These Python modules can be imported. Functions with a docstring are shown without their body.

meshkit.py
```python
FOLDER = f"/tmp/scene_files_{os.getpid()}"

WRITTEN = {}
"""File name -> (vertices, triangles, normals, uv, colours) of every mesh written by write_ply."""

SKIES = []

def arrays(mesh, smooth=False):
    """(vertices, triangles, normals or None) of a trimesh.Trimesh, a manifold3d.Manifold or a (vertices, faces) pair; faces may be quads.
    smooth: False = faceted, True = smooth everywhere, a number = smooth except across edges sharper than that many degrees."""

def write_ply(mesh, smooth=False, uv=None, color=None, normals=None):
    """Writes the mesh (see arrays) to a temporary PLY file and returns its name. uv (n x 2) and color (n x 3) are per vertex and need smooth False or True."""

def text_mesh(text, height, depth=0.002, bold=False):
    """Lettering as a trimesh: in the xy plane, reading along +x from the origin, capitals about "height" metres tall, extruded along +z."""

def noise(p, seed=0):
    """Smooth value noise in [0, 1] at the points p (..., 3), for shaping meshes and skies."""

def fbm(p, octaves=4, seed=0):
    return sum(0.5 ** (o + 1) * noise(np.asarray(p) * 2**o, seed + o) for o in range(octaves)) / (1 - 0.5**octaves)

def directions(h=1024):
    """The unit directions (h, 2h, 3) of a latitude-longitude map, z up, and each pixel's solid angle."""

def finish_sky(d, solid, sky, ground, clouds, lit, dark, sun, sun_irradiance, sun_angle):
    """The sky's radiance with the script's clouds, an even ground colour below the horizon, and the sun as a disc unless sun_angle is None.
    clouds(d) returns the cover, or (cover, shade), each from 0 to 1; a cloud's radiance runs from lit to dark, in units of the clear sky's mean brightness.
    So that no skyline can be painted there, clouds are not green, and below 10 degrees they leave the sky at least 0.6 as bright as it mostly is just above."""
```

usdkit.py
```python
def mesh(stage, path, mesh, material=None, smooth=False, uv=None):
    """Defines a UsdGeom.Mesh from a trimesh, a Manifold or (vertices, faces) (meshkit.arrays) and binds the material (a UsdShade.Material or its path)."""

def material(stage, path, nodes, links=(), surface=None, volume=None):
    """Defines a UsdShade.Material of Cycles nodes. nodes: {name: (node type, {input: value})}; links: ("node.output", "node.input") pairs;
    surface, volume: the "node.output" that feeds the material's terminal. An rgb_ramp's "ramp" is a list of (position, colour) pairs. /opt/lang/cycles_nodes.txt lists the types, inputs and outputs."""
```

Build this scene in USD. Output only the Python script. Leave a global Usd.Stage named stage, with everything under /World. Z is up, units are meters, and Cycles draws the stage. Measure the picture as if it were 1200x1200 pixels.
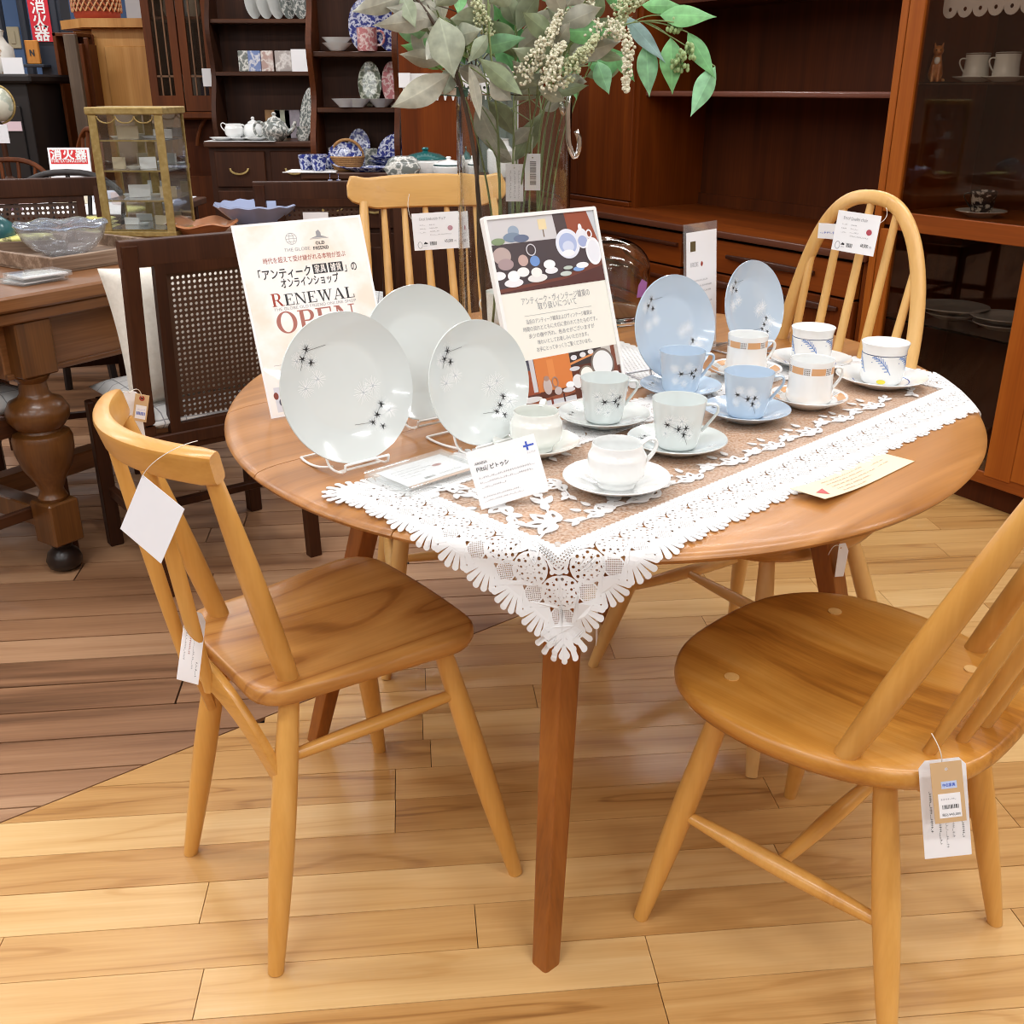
import math, glob, random
import numpy as np, trimesh, manifold3d as m3, shapely
from shapely import affinity
from shapely.geometry import Polygon, Point, LineString, MultiPolygon, box as sbox
from shapely.ops import unary_union
from pxr import Usd, UsdGeom, UsdLux, UsdShade, Gf, Sdf, Vt
import usdkit, meshkit

# tuning
EXPOSURE = 0.0
DOME = 0.0001
TUBES = [(x, y, 6.75, 1.2) for y in (-3.2, -1.6, 0.1, 1.7, 3.4, 5.2, 7.0) for x in (-5.2, -3.1, -1.0, 1.1, 3.2)]
HOOP_RZ, HOOP_TOP, HOOP_X0, HOOP_LEAN = 214, 1.035, -.115, .13

stage = Usd.Stage.CreateInMemory()
UsdGeom.SetStageUpAxis(stage, 'Z'); UsdGeom.SetStageMetersPerUnit(stage, 1.0)
UsdGeom.Xform.Define(stage, '/World'); UsdGeom.Scope.Define(stage, '/World/Looks')
rng = np.random.default_rng(7); random.seed(7)
pi = math.pi

# ------------------------------------------------------------------ camera
CAM_H, PITCH = 1.22, math.radians(22.5)
cam = UsdGeom.Camera.Define(stage, '/World/camera')
cam.CreateFocalLengthAttr(36.0); cam.CreateHorizontalApertureAttr(36.0); cam.CreateVerticalApertureAttr(36.0)
cam.CreateClippingRangeAttr((0.05, 200.0))
cam.AddTranslateOp().Set((0, 0, CAM_H)); cam.AddRotateXOp().Set(90.0 - 22.5)
cam.CreateExposureAttr(EXPOSURE)

# ------------------------------------------------------------------ light: evenly lit shop, rows of ceiling tubes
dome = UsdLux.DomeLight.Define(stage, '/World/ambient_light')
dome.CreateIntensityAttr(DOME); dome.CreateColorAttr((1.0, 0.985, 0.96))
def rect(name, x, y, z, w, d, power, color=(0.985, 0.995, 1.0), rx=0, rz=0):
    l = UsdLux.RectLight.Define(stage, '/World/' + name)
    l.CreateWidthAttr(w); l.CreateHeightAttr(d); l.CreateIntensityAttr(power / (w * d)); l.CreateColorAttr(color)
    l.AddTranslateOp().Set((x, y, z)); l.AddRotateZOp().Set(rz); l.AddRotateXOp().Set(rx)
for k, (x, y, p, w) in enumerate(TUBES):
    rect('ceiling_tube_%02d' % k, x, y, 2.75, w, 0.16, p)

# ------------------------------------------------------------------ helpers
_RIGHT = np.array([1., 0, 0]); _UP = np.array([0, math.sin(PITCH), math.cos(PITCH)]); _FWD = np.array([0, math.cos(PITCH), -math.sin(PITCH)])
def ray(px, py): return _RIGHT * (px - 600) / 1200 + _UP * (600 - py) / 1200 + _FWD
def G(px, py, z):
    "the point at height z that the photograph shows at (px, py)"
    r = ray(px, py); return np.array([0, 0, CAM_H]) + r * (z - CAM_H) / r[2]
def AY(px, py, y):
    "the point at forward distance y that the photograph shows at (px, py)"
    r = ray(px, py); return np.array([0, 0, CAM_H]) + r * y / r[1]

_used = {}
def numbered(parent, name):
    k = parent + '/' + name; n = _used.get(k, 0); _used[k] = n + 1
    return k if n == 0 else '%s_%03d' % (k, n)
def tag(p, label=None, cat=None, group=None, kind=None):
    p = p.GetPrim() if hasattr(p, 'GetPrim') else p
    for k, v in (('label', label), ('category', cat), ('group', group), ('kind', kind)):
        if v: p.SetCustomDataByKey(k, v)
    return p
def thing(name, label, cat, loc=(0, 0, 0), rz=0.0, group=None, kind=None, rx=0.0, ry=0.0):
    x = UsdGeom.Xform.Define(stage, numbered('/World', name))
    x.AddTranslateOp().Set(Gf.Vec3d(*map(float, loc))); x.AddRotateZOp().Set(float(rz))
    if ry: x.AddRotateYOp().Set(float(ry))
    if rx: x.AddRotateXOp().Set(float(rx))
    return tag(x, label, cat, group, kind)
def struct(name, mat=None, mesh=None, smooth=False):
    if mesh is None:
        x = UsdGeom.Xform.Define(stage, numbered('/World', name)); return tag(x, kind='structure')
    return tag(usdkit.mesh(stage, numbered('/World', name), mesh, mat, smooth=smooth), kind='structure')
def part(name, mesh, mat, parent, smooth=30, label=None, kind=None, tint=None):
    pp = str(parent.GetPath()) if hasattr(parent, 'GetPath') else parent
    if isinstance(mesh, list): mesh = cat(mesh)
    m = usdkit.mesh(stage, numbered(pp, name), mesh, mat, smooth=smooth)
    if tint is not None:
        UsdGeom.PrimvarsAPI(m).CreatePrimvar('tint', Sdf.ValueTypeNames.Color3fArray, 'vertex').Set(Vt.Vec3fArray.FromNumpy(np.asarray(tint, np.float32)))
    if label or kind: tag(m, label, None, None, kind)
    return m.GetPrim()
def single(name, label, cat_, mesh, mat, smooth=30, group=None, kind=None, tint=None):
    "a thing of one mesh"
    if isinstance(mesh, list): mesh = cat(mesh)
    m = usdkit.mesh(stage, numbered('/World', name), mesh, mat, smooth=smooth)
    if tint is not None:
        UsdGeom.PrimvarsAPI(m).CreatePrimvar('tint', Sdf.ValueTypeNames.Color3fArray, 'vertex').Set(Vt.Vec3fArray.FromNumpy(np.asarray(tint, np.float32)))
    return tag(m, label, cat_, group, kind)

def TM(v, f): return trimesh.Trimesh(np.asarray(v, float), np.asarray(f, int), process=False)
def cat(ms): return trimesh.util.concatenate([m for m in ms if m is not None and len(m.faces)])
def rotz(a):
    c, s = math.cos(a), math.sin(a); return np.array([[c, -s, 0], [s, c, 0], [0, 0, 1.]])
def xf(m, R=None, t=(0, 0, 0), s=1.0):
    m = m.copy(); v = np.asarray(m.vertices) * s
    if R is not None: v = v @ np.asarray(R).T
    m.vertices = v + np.asarray(t, float); return m
def box(lo, hi, ch=0.0):
    lo, hi = np.minimum(lo, hi).astype(float), np.maximum(lo, hi).astype(float)
    if ch <= 0:
        m = trimesh.creation.box(hi - lo); m.apply_translation((lo + hi) / 2); return m
    ch = min(ch, 0.49 * (hi - lo).min()); pts = []
    for k in range(3):
        a, b = lo.copy(), hi.copy(); a += ch; b -= ch; a[k] = lo[k]; b[k] = hi[k]
        pts += [[(a, b)[i][0], (a, b)[j][1], (a, b)[l][2]] for i in (0, 1) for j in (0, 1) for l in (0, 1)]
    return trimesh.convex.convex_hull(np.array(pts))
def frames(P):
    P = np.asarray(P, float); T = np.gradient(P, axis=0); T /= np.linalg.norm(T, axis=1)[:, None] + 1e-12
    a = np.array([0, 0, 1.]) if abs(T[0][2]) < .9 else np.array([1., 0, 0])
    N = np.zeros_like(P); N[0] = np.cross(a, T[0]); N[0] /= np.linalg.norm(N[0])
    for i in range(1, len(P)):
        n = N[i - 1] - T[i] * (N[i - 1] @ T[i]); N[i] = n / (np.linalg.norm(n) + 1e-12)
    return T, N, np.cross(T, N)
def tube(P, r, n=10, flat=1.0, closed=False):
    P = np.asarray(P, float); k = len(P); r = np.broadcast_to(np.asarray(r, float), k)
    T, N, B = frames(P); a = np.arange(n) * 2 * pi / n
    V = P[:, None] + r[:, None, None] * (np.cos(a)[None, :, None] * N[:, None] + flat * np.sin(a)[None, :, None] * B[:, None])
    return skin(V, closed)
def skin(V, closed=False, cap=True):
    k, n = V.shape[:2]; F = []; idx = np.arange(k * n).reshape(k, n)
    rows = range(k if closed else k - 1)
    for i in rows:
        a, b = idx[i], idx[(i + 1) % k]
        for j in range(n):
            q = (j + 1) % n; F += [[a[j], a[q], b[q]], [a[j], b[q], b[j]]]
    V = V.reshape(-1, 3)
    if cap and not closed:
        c0, c1 = len(V), len(V) + 1; V = np.vstack([V, V[idx[0]].mean(0), V[idx[-1]].mean(0)])
        for j in range(n):
            q = (j + 1) % n; F += [[c0, idx[0][q], idx[0][j]], [c1, idx[-1][j], idx[-1][q]]]
    m = TM(V, F)
    if m.volume < 0: m.invert()
    return m
def sweep(P, sec, up=(0, 0, 1), scale=None):
    "section (n,2) of (side, up) offsets along the path P; up per point or one vector"
    P = np.asarray(P, float); T = np.gradient(P, axis=0); T /= np.linalg.norm(T, axis=1)[:, None]
    U = np.broadcast_to(np.asarray(up, float), P.shape); S = np.cross(T, U); S /= np.linalg.norm(S, axis=1)[:, None]
    U = np.cross(S, T); sec = np.asarray(sec, float); sc = np.ones((len(P), 2)) if scale is None else np.asarray(scale, float)
    V = P[:, None] + (sec[None, :, 0] * sc[:, :1])[..., None] * S[:, None] + (sec[None, :, 1] * sc[:, 1:])[..., None] * U[:, None]
    return skin(V)
def rrect(w, h, r, n=3):
    return np.array([(sx * (w / 2 - r) + r * math.cos(a), sy * (h / 2 - r) + r * math.sin(a)) for sx, sy, a0 in ((1, 1, 0), (-1, 1, pi / 2), (-1, -1, pi), (1, -1, 1.5 * pi)) for a in np.linspace(a0, a0 + pi / 2, n)])
def lathe(prof, n=40, flip=False):
    "prof (r, z) from the outside bottom round to the inside"
    prof = np.asarray(prof, float); a = np.arange(n) * 2 * pi / n
    V = np.stack([prof[:, :1] * np.cos(a), prof[:, :1] * np.sin(a), np.broadcast_to(prof[:, 1:], (len(prof), n))], -1)
    F = []; idx = np.arange(len(prof) * n).reshape(-1, n)
    for i in range(len(prof) - 1):
        A, Bq = idx[i], idx[i + 1]
        for j in range(n):
            q = (j + 1) % n
            if prof[i, 0] > 1e-9: F.append([A[j], A[q], Bq[q]])
            if prof[i + 1, 0] > 1e-9: F.append([A[j], Bq[q], Bq[j]])
    m = TM(V.reshape(-1, 3), F); m.merge_vertices()
    if flip: m.invert()
    return m
def stick(p0, p1, r0, rm, r1, n=12, k=9, at=.5, bend=(0, 0, 0)):
    t = np.linspace(0, 1, k); P = np.outer(1 - t, p0) + np.outer(t, p1) + np.outer(4 * t * (1 - t), bend)
    r = np.where(t < at, r0 + (rm - r0) * np.sin(np.clip(t / at, 0, 1) * pi / 2), r1 + (rm - r1) * np.cos(np.clip((t - at) / (1 - at), 0, 1) * pi / 2))
    return tube(P, r, n)
def extr(poly, h, z0=0.0):
    gs = [g for g in getattr(poly, 'geoms', [poly]) if g.geom_type == 'Polygon' and g.area > 1e-12]
    if not gs: return None
    m = cat([trimesh.creation.extrude_polygon(g, h, engine='earcut') for g in gs]); m.apply_translation((0, 0, z0)); return m
def slab(out, rings, dish=None):
    "outline (n,2) star-shaped about its mean; rings: (inset, z) from the bottom centre over the rim to the top centre"
    c = out.mean(0); d = out - c; L = np.linalg.norm(d, axis=1)[:, None]; V = []
    for ins, z in rings:
        q = c + d * np.clip(1 - ins / L, 0.0, 1); zz = np.full(len(out), z)
        if dish is not None: zz = zz + dish(q, ins, z)
        V.append(np.column_stack([q, zz]))
    return skin(np.array(V))
def circ(x, y, r, n=3): return Point(x, y).buffer(r, quad_segs=n)
def rounded(pts, r, n=6):
    p = Polygon(pts).buffer(-r, quad_segs=n).buffer(r, quad_segs=n); q = np.array(p.exterior.coords)[:-1]
    L = LineString(p.exterior); return np.array([L.interpolate(t, True).coords[0] for t in np.linspace(0, 1, 72, endpoint=False)])
def quadR(x, y):
    "rotation whose columns are the unit vectors x, y', x cross y'"
    x = np.asarray(x, float); x /= np.linalg.norm(x); y = np.asarray(y, float); z = np.cross(x, y); z /= np.linalg.norm(z); return np.column_stack([x, np.cross(z, x), z])

# ---- lettering
from PIL import ImageFont
def _font(cjk, size):
    fs = glob.glob('/opt/blender-*/*/datafiles/fonts/' + ('Noto Sans CJK*' if cjk else 'Inter.woff2'))
    return ImageFont.truetype(fs[0], size)
_fc = {}
def text_poly(text, height, cjk=True, bold=0, size=64):
    "flat lettering as a shapely shape, baseline at the origin"
    if (cjk, size) not in _fc: _fc[(cjk, size)] = _font(cjk, size)
    if bold:
        thin = text_poly(text, height, cjk, 0, size)
    m, off = _fc[(cjk, size)].getmask2(text, mode='L', anchor='ls', stroke_width=bold)
    on = np.pad(np.array(list(m)).reshape(m.size[1], m.size[0]) > 120, ((0, 0), (1, 1))).astype(np.int8)
    rows, st = np.nonzero(np.diff(on, axis=1) == 1); en = np.nonzero(np.diff(on, axis=1) == -1)[1]
    sh = unary_union(shapely.box(st, -rows - 1, en, -rows)).buffer(.5, quad_segs=1).buffer(-.5, quad_segs=1).simplify(.7)
    s = height / (0.74 * size); out = affinity.affine_transform(sh, [s, 0, 0, s, off[0] * s, -off[1] * s])
    return out.union(thin.buffer(.2 * s)) if bold else out
def fit(poly, x, y, width=None, align='l'):
    "moves lettering so that its left (or centre) baseline is at x, y, squeezed to a width"
    a, b, c, d = poly.bounds
    if width: poly = affinity.scale(poly, width / (c - a), 1, origin=(a, 0))
    a, b, c, d = poly.bounds
    return affinity.translate(poly, x - (a if align == 'l' else (a + c) / 2), y)
def paint(layers, step=0.00004, z=0.0):
    "flat print: (shape, colour) layers stacked a hair apart -> mesh and tints"
    ms, ts = [], []
    for k, (p, col) in enumerate(layers):
        m = extr(p, step, z + k * step)
        if m is None: continue
        ms.append(m); ts.append(np.tile(col, (len(m.vertices), 1)))
    return cat(ms), np.vstack(ts)

# ------------------------------------------------------------------ materials
def mat(name, nodes, links=(), surface='p.BSDF'):
    return usdkit.material(stage, '/World/Looks/' + name, nodes, list(links), surface=surface)
def plain(name, col, rough=.5, metal=0.0, spec=.5, **kw):
    return mat(name, {'p': ('principled_bsdf', {'base_color': col, 'roughness': rough, 'metallic': metal, 'specular_ior_level': spec, **kw})})
def wood(name, ramp, axis='x', rough=.42, coat=0.0, swirl=6.0, cross=9.0, along=.7, fine=.5, vary=.0, bump=.02, spec=.5, lines=.0, broad=.5, ring=.16):
    "grain lines drawn out along an axis of the object; each object takes its own stretch of timber"
    k = 'xyz'.index(axis)
    sc1 = [cross] * 3; sc1[k] = along; sc2 = [170.0] * 3; sc2[k] = 5.0; sc3 = [30.0] * 3; sc3[k] = 1.2
    n = {'tc': ('texture_coordinate', {}), 'oi': ('object_info', {}),
         'r1': ('math', {'math_type': 'multiply', 'value2': 31.0}), 'r2': ('math', {'math_type': 'multiply', 'value2': 17.0}),
         'cx': ('combine_xyz', {}), 'add': ('vector_math', {'math_type': 'add'}),
         'm1': ('mapping', {'scale': sc1}), 'm2': ('mapping', {'scale': sc2}), 'm3': ('mapping', {'scale': sc3}),
         'n1': ('noise_texture', {'scale': 1.0, 'detail': 2.0, 'roughness': .45, 'distortion': .5}),
         'k1': ('math', {'math_type': 'multiply', 'value2': swirl * 6.28}), 'sn': ('math', {'math_type': 'sine'}),
         'n2': ('noise_texture', {'scale': 1.0, 'detail': 3.0, 'roughness': .6}),
         'n3': ('noise_texture', {'scale': 1.0, 'detail': 3.0, 'roughness': .5, 'distortion': .3}),
         'a1': ('math', {'math_type': 'multiply_add', 'value2': ring, 'value3': .5}),
         'a2': ('math', {'math_type': 'multiply_add', 'value2': fine, 'value3': -.5 * fine}),
         'a3': ('math', {'math_type': 'multiply_add', 'value2': broad, 'value3': -.5 * broad}),
         's1': ('math', {'math_type': 'add'}), 's2': ('math', {'math_type': 'add'}),
         'v1': ('math', {'math_type': 'multiply_add', 'value2': vary, 'value3': -.5 * vary}), 's3': ('math', {'math_type': 'add', 'use_clamp': True}),
         'ln': ('map_range', {'from_min': -1.0, 'from_max': -.90, 'to_min': 1.0, 'to_max': 0.0, 'clamp': True}), 'lg': ('math', {'math_type': 'multiply'}), 'lk': ('math', {'math_type': 'multiply', 'value2': -lines}), 's4': ('math', {'math_type': 'add', 'use_clamp': True}),
         'rp': ('rgb_ramp', {'ramp': ramp}), 'b': ('bump', {'strength': bump * 4, 'distance': .002}),
         'p': ('principled_bsdf', {'roughness': rough, 'coat_weight': coat, 'coat_roughness': .18, 'specular_ior_level': spec})}
    l = [('oi.random', 'r1.value1'), ('oi.random', 'r2.value1'), ('r1.value', 'cx.x'), ('r2.value', 'cx.y'), ('r1.value', 'cx.z'), ('tc.object', 'add.vector1'), ('cx.vector', 'add.vector2')]
    l += [('add.vector', 'm%d.vector' % i) for i in (1, 2, 3)] + [('m%d.vector' % i, 'n%d.vector' % i) for i in (1, 2, 3)]
    l += [('n1.fac', 'k1.value1'), ('k1.value', 'sn.value1'), ('sn.value', 'a1.value1'), ('n2.fac', 'a2.value1'), ('n3.fac', 'a3.value1'), ('a1.value', 's1.value1'), ('a2.value', 's1.value2'),
          ('s1.value', 's2.value1'), ('a3.value', 's2.value2'), ('oi.random', 'v1.value1'), ('s2.value', 's3.value1'), ('v1.value', 's3.value2'), ('sn.value', 'ln.value'), ('ln.result', 'lg.value1'), ('n3.fac', 'lg.value2'), ('lg.value', 'lk.value1'), ('s3.value', 's4.value1'), ('lk.value', 's4.value2'), ('s4.value', 'rp.fac'), ('rp.color', 'p.base_color'), ('n2.fac', 'b.height'), ('b.normal', 'p.normal')]
    return mat(name, n, l)
def mottled(name, cols, scale=30.0, rough=.3, detail=3.0, coat=0.0, kind='noise_texture', metal=0.0):
    n = {'tc': ('texture_coordinate', {}), 'n': (kind, {'scale': scale, **({'detail': detail} if kind == 'noise_texture' else {})}), 'rp': ('rgb_ramp', {'ramp': cols}), 'p': ('principled_bsdf', {'roughness': rough, 'coat_weight': coat, 'metallic': metal})}
    return mat(name, n, [('tc.object', 'n.vector'), ('n.fac' if kind == 'noise_texture' else 'n.distance', 'rp.fac'), ('rp.color', 'p.base_color')])
def sr(r, g, b):
    f = lambda c: (c / 255 / 12.92) if c < 10 else ((c / 255 + .055) / 1.055) ** 2.4
    return (f(r), f(g), f(b))
# honey beech / elm of the chairs
HONEY = [(0, sr(160, 102, 42)), (.3, sr(204, 148, 70)), (.6, sr(221, 168, 90)), (1, sr(237, 194, 120))]
M_beech_z = wood('beech_stick', HONEY, 'z', rough=.33, coat=.25, swirl=1.2, fine=.25)
M_beech_y = wood('beech_rail', HONEY, 'y', rough=.33, coat=.25, swirl=1.5, fine=.25)
M_beech_x = wood('beech_stretcher', HONEY, 'x', rough=.33, coat=.25, swirl=1.2, fine=.25)
PALE = [(0, sr(176, 120, 60)), (.35, sr(214, 166, 96)), (.65, sr(226, 182, 116)), (1, sr(238, 204, 146))]
M_pale_z = wood('pale_beech_stick', PALE, 'z', rough=.35, coat=.2, swirl=1.0, fine=.2)
M_pale_y = wood('pale_beech_rail', PALE, 'y', rough=.35, coat=.2, swirl=1.4, fine=.2)
ELM = [(0, sr(118, 68, 26)), (.35, sr(172, 114, 52)), (.62, sr(198, 142, 74)), (1, sr(216, 170, 108))]
M_elm = wood('elm_seat', ELM, 'x', rough=.36, coat=.2, swirl=6.0, cross=6.5, along=1.3, fine=.25, lines=.30, broad=.25, ring=.10)
M_elm_dark = wood('elm_seat_golden', [(0, sr(122, 72, 24)), (.35, sr(178, 116, 42)), (.6, sr(198, 138, 58)), (1, sr(214, 162, 90))], 'x', rough=.34, coat=.25, swirl=4.0, cross=6.0, along=1.0, fine=.45, lines=.22)
M_top = wood('oiled_table_top', [(0, sr(124, 76, 32)), (.35, sr(162, 108, 52)), (.65, sr(180, 124, 66)), (1, sr(200, 148, 90))], 'x', rough=.38, coat=.2, swirl=4.0, cross=9.0, along=.5, fine=.35, lines=.16, broad=.3)
M_tleg = wood('table_leg_wood', [(0, sr(96, 50, 12)), (.4, sr(142, 80, 24)), (1, sr(172, 108, 44))], 'z', rough=.4, coat=.2, swirl=1.2)
M_plank = wood('light_floorboard', [(0, sr(120, 76, 36)), (.22, sr(180, 132, 74)), (.5, sr(205, 160, 100)), (.75, sr(219, 180, 122)), (1, sr(232, 202, 152))], 'x', rough=.36, coat=.08, swirl=4.5, cross=8.0, along=.8, fine=.34, vary=.42, lines=.24, broad=.20, ring=.06)
M_dplank = wood('dark_floorboard', [(0, sr(84, 56, 34)), (.3, sr(130, 92, 64)), (.6, sr(154, 114, 82)), (1, sr(180, 142, 108))], 'x', rough=.45, swirl=2.5, cross=11.0, along=.6, fine=.45, vary=.45, lines=.2, broad=.3)
M_gap = plain('joint_dark', sr(48, 32, 20), .8)
M_dgap = plain('joint_black', sr(18, 14, 12), .9)
# dark furniture
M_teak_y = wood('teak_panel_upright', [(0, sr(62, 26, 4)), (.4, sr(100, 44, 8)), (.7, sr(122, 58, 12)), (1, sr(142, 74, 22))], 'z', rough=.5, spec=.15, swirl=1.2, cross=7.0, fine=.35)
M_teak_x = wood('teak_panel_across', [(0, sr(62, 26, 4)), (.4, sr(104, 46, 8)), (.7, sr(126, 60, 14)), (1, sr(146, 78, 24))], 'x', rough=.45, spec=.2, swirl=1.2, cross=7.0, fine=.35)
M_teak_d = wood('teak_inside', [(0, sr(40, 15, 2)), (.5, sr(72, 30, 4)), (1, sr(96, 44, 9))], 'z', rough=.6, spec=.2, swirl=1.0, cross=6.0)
M_mahog = wood('mahogany', [(0, sr(54, 24, 6)), (.4, sr(90, 43, 11)), (1, sr(122, 64, 22))], 'z', rough=.5, spec=.25, swirl=1.2)
M_oakd = wood('dark_oak', [(0, sr(32, 16, 8)), (.4, sr(56, 29, 15)), (1, sr(84, 48, 27))], 'z', rough=.5, spec=.25, swirl=1.0)
M_oakd_x = wood('dark_oak_across', [(0, sr(34, 17, 8)), (.4, sr(62, 33, 17)), (1, sr(94, 56, 32))], 'x', rough=.42, spec=.35, swirl=1.0)
M_oakm = wood('brown_oak', [(0, sr(48, 26, 8)), (.35, sr(82, 48, 18)), (.65, sr(104, 64, 26)), (1, sr(132, 86, 42))], 'z', rough=.35, coat=.25, swirl=2.5, fine=.6)
M_oakm_x = wood('brown_oak_across', [(0, sr(70, 40, 18)), (.35, sr(108, 68, 36)), (.65, sr(128, 84, 48)), (1, sr(152, 106, 68))], 'x', rough=.32, coat=.3, swirl=2.5, fine=.6)
M_lightoak = wood('light_oak_cupboard', [(0, sr(164, 106, 44)), (.4, sr(200, 142, 72)), (1, sr(220, 168, 100))], 'z', rough=.5, swirl=3.0, cross=7.0)
M_greyboard = wood('weathered_board', [(0, sr(60, 46, 34)), (.5, sr(92, 74, 58)), (1, sr(124, 106, 88))], 'z', rough=.6, swirl=2.0)
M_rustic = wood('rustic_tray_wood', [(0, sr(74, 56, 44)), (.5, sr(126, 102, 82)), (1, sr(180, 160, 140))], 'x', rough=.6, swirl=4.0, fine=.8)
# ceramics, glass, metal, paper
def china(name, col, rough=.12): return plain(name, col, rough, coat_weight=.4, coat_roughness=.04)
M_grey = china('pale_grey_glaze', sr(214, 221, 220)); M_blue = china('pale_blue_glaze', sr(188, 206, 223)); M_white = china('white_glaze', sr(236, 238, 237)); M_cream = china('cream_white_glaze', sr(231, 234, 229))
M_ink = plain('black_flower_ink', sr(28, 30, 34), .3); M_hair = plain('white_flower_ink', sr(246, 248, 248), .3); M_ghost = plain('grey_flower_ink', sr(186, 194, 198), .3); M_ghostb = plain('pale_blue_ink', sr(206, 220, 236), .3)
M_tan = plain('tan_band', sr(214, 164, 116), .25); M_brown = plain('brown_line', sr(96, 78, 66), .3); M_cobalt = plain('cobalt_blue_paint', sr(64, 92, 158), .2); M_cobaltl = plain('light_blue_paint', sr(120, 148, 200), .25)
M_yellow = plain('yellow_sticker', sr(226, 214, 70), .4)
M_wirew = plain('white_wire', sr(238, 238, 236), .3); M_chrome = plain('polished_steel', (.85, .86, .88), .08, 1.0); M_greymetal = plain('grey_wire', (.5, .5, .52), .3, 1.0)
M_brass = mottled('aged_brass', [(0, sr(120, 98, 52)), (.5, sr(166, 142, 86)), (1, sr(200, 180, 130))], 60, .45, metal=.45)
M_paper = plain('white_paper', sr(240, 240, 242), .55); M_glossy = plain('glossy_paper', sr(244, 243, 240), .3); M_tagback = plain('grey_white_card', sr(226, 226, 230), .6); M_kraft = plain('kraft_tag', sr(206, 172, 128), .6); M_creamcard = plain('cream_card', sr(236, 224, 192), .35)
M_black_ink = plain('printed_black', sr(44, 44, 48), .6); M_grey_ink = plain('printed_grey', sr(150, 150, 154), .6); M_red_ink = plain('printed_red', sr(156, 58, 42), .6); M_blue_ink = plain('printed_blue', sr(60, 90, 190), .6)
M_tint = mat('printed_colours', {'a': ('attribute', {'attribute': 'tint'}), 'p': ('principled_bsdf', {'roughness': .4})}, [('a.color', 'p.base_color')])
M_string = plain('white_string', sr(220, 215, 205), .7); M_nylon = plain('clear_nylon', sr(230, 230, 225), .3)
M_glass = mat('clear_glass', {'p': ('principled_bsdf', {'base_color': (.97, .985, .98), 'roughness': .0, 'ior': 1.46, 'transmission_weight': 1.0})})
M_blueglass = mat('blue_tinged_glass', {'p': ('principled_bsdf', {'base_color': (.78, .86, .98), 'roughness': .05, 'ior': 1.46, 'transmission_weight': .9})})
def pane(name, tint, base=.04, haze=0.0, rough=.02):
    "thin sheet: clear, with a mirror part that grows towards grazing angles"
    return mat(name, {'w': ('layer_weight', {'blend': .5}), 'pw': ('math', {'math_type': 'power', 'value2': 4.0}), 'ma': ('math', {'math_type': 'multiply_add', 'value2': .7, 'value3': base}), 't': ('transparent_bsdf', {'color': tint}), 'd': ('diffuse_bsdf', {'color': (.9, .92, .93)}), 'm0': ('mix_closure', {'fac': haze}), 'g': ('glossy_bsdf', {'roughness': rough, 'color': (1, 1, 1)}), 'm': ('mix_closure', {})},
               [('w.facing', 'pw.value1'), ('pw.value', 'ma.value1'), ('ma.value', 'm.fac'), ('t.BSDF', 'm0.closure1'), ('d.BSDF', 'm0.closure2'), ('m0.closure', 'm.closure1'), ('g.BSDF', 'm.closure2')], 'm.closure')
M_pane = pane('window_pane', (.93, .94, .94))
M_pane_t = pane('smoked_cabinet_pane', (.80, .76, .72), .03)
M_acryl = pane('clear_acrylic', (.98, .99, .99), .05, .08, .05)

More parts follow.
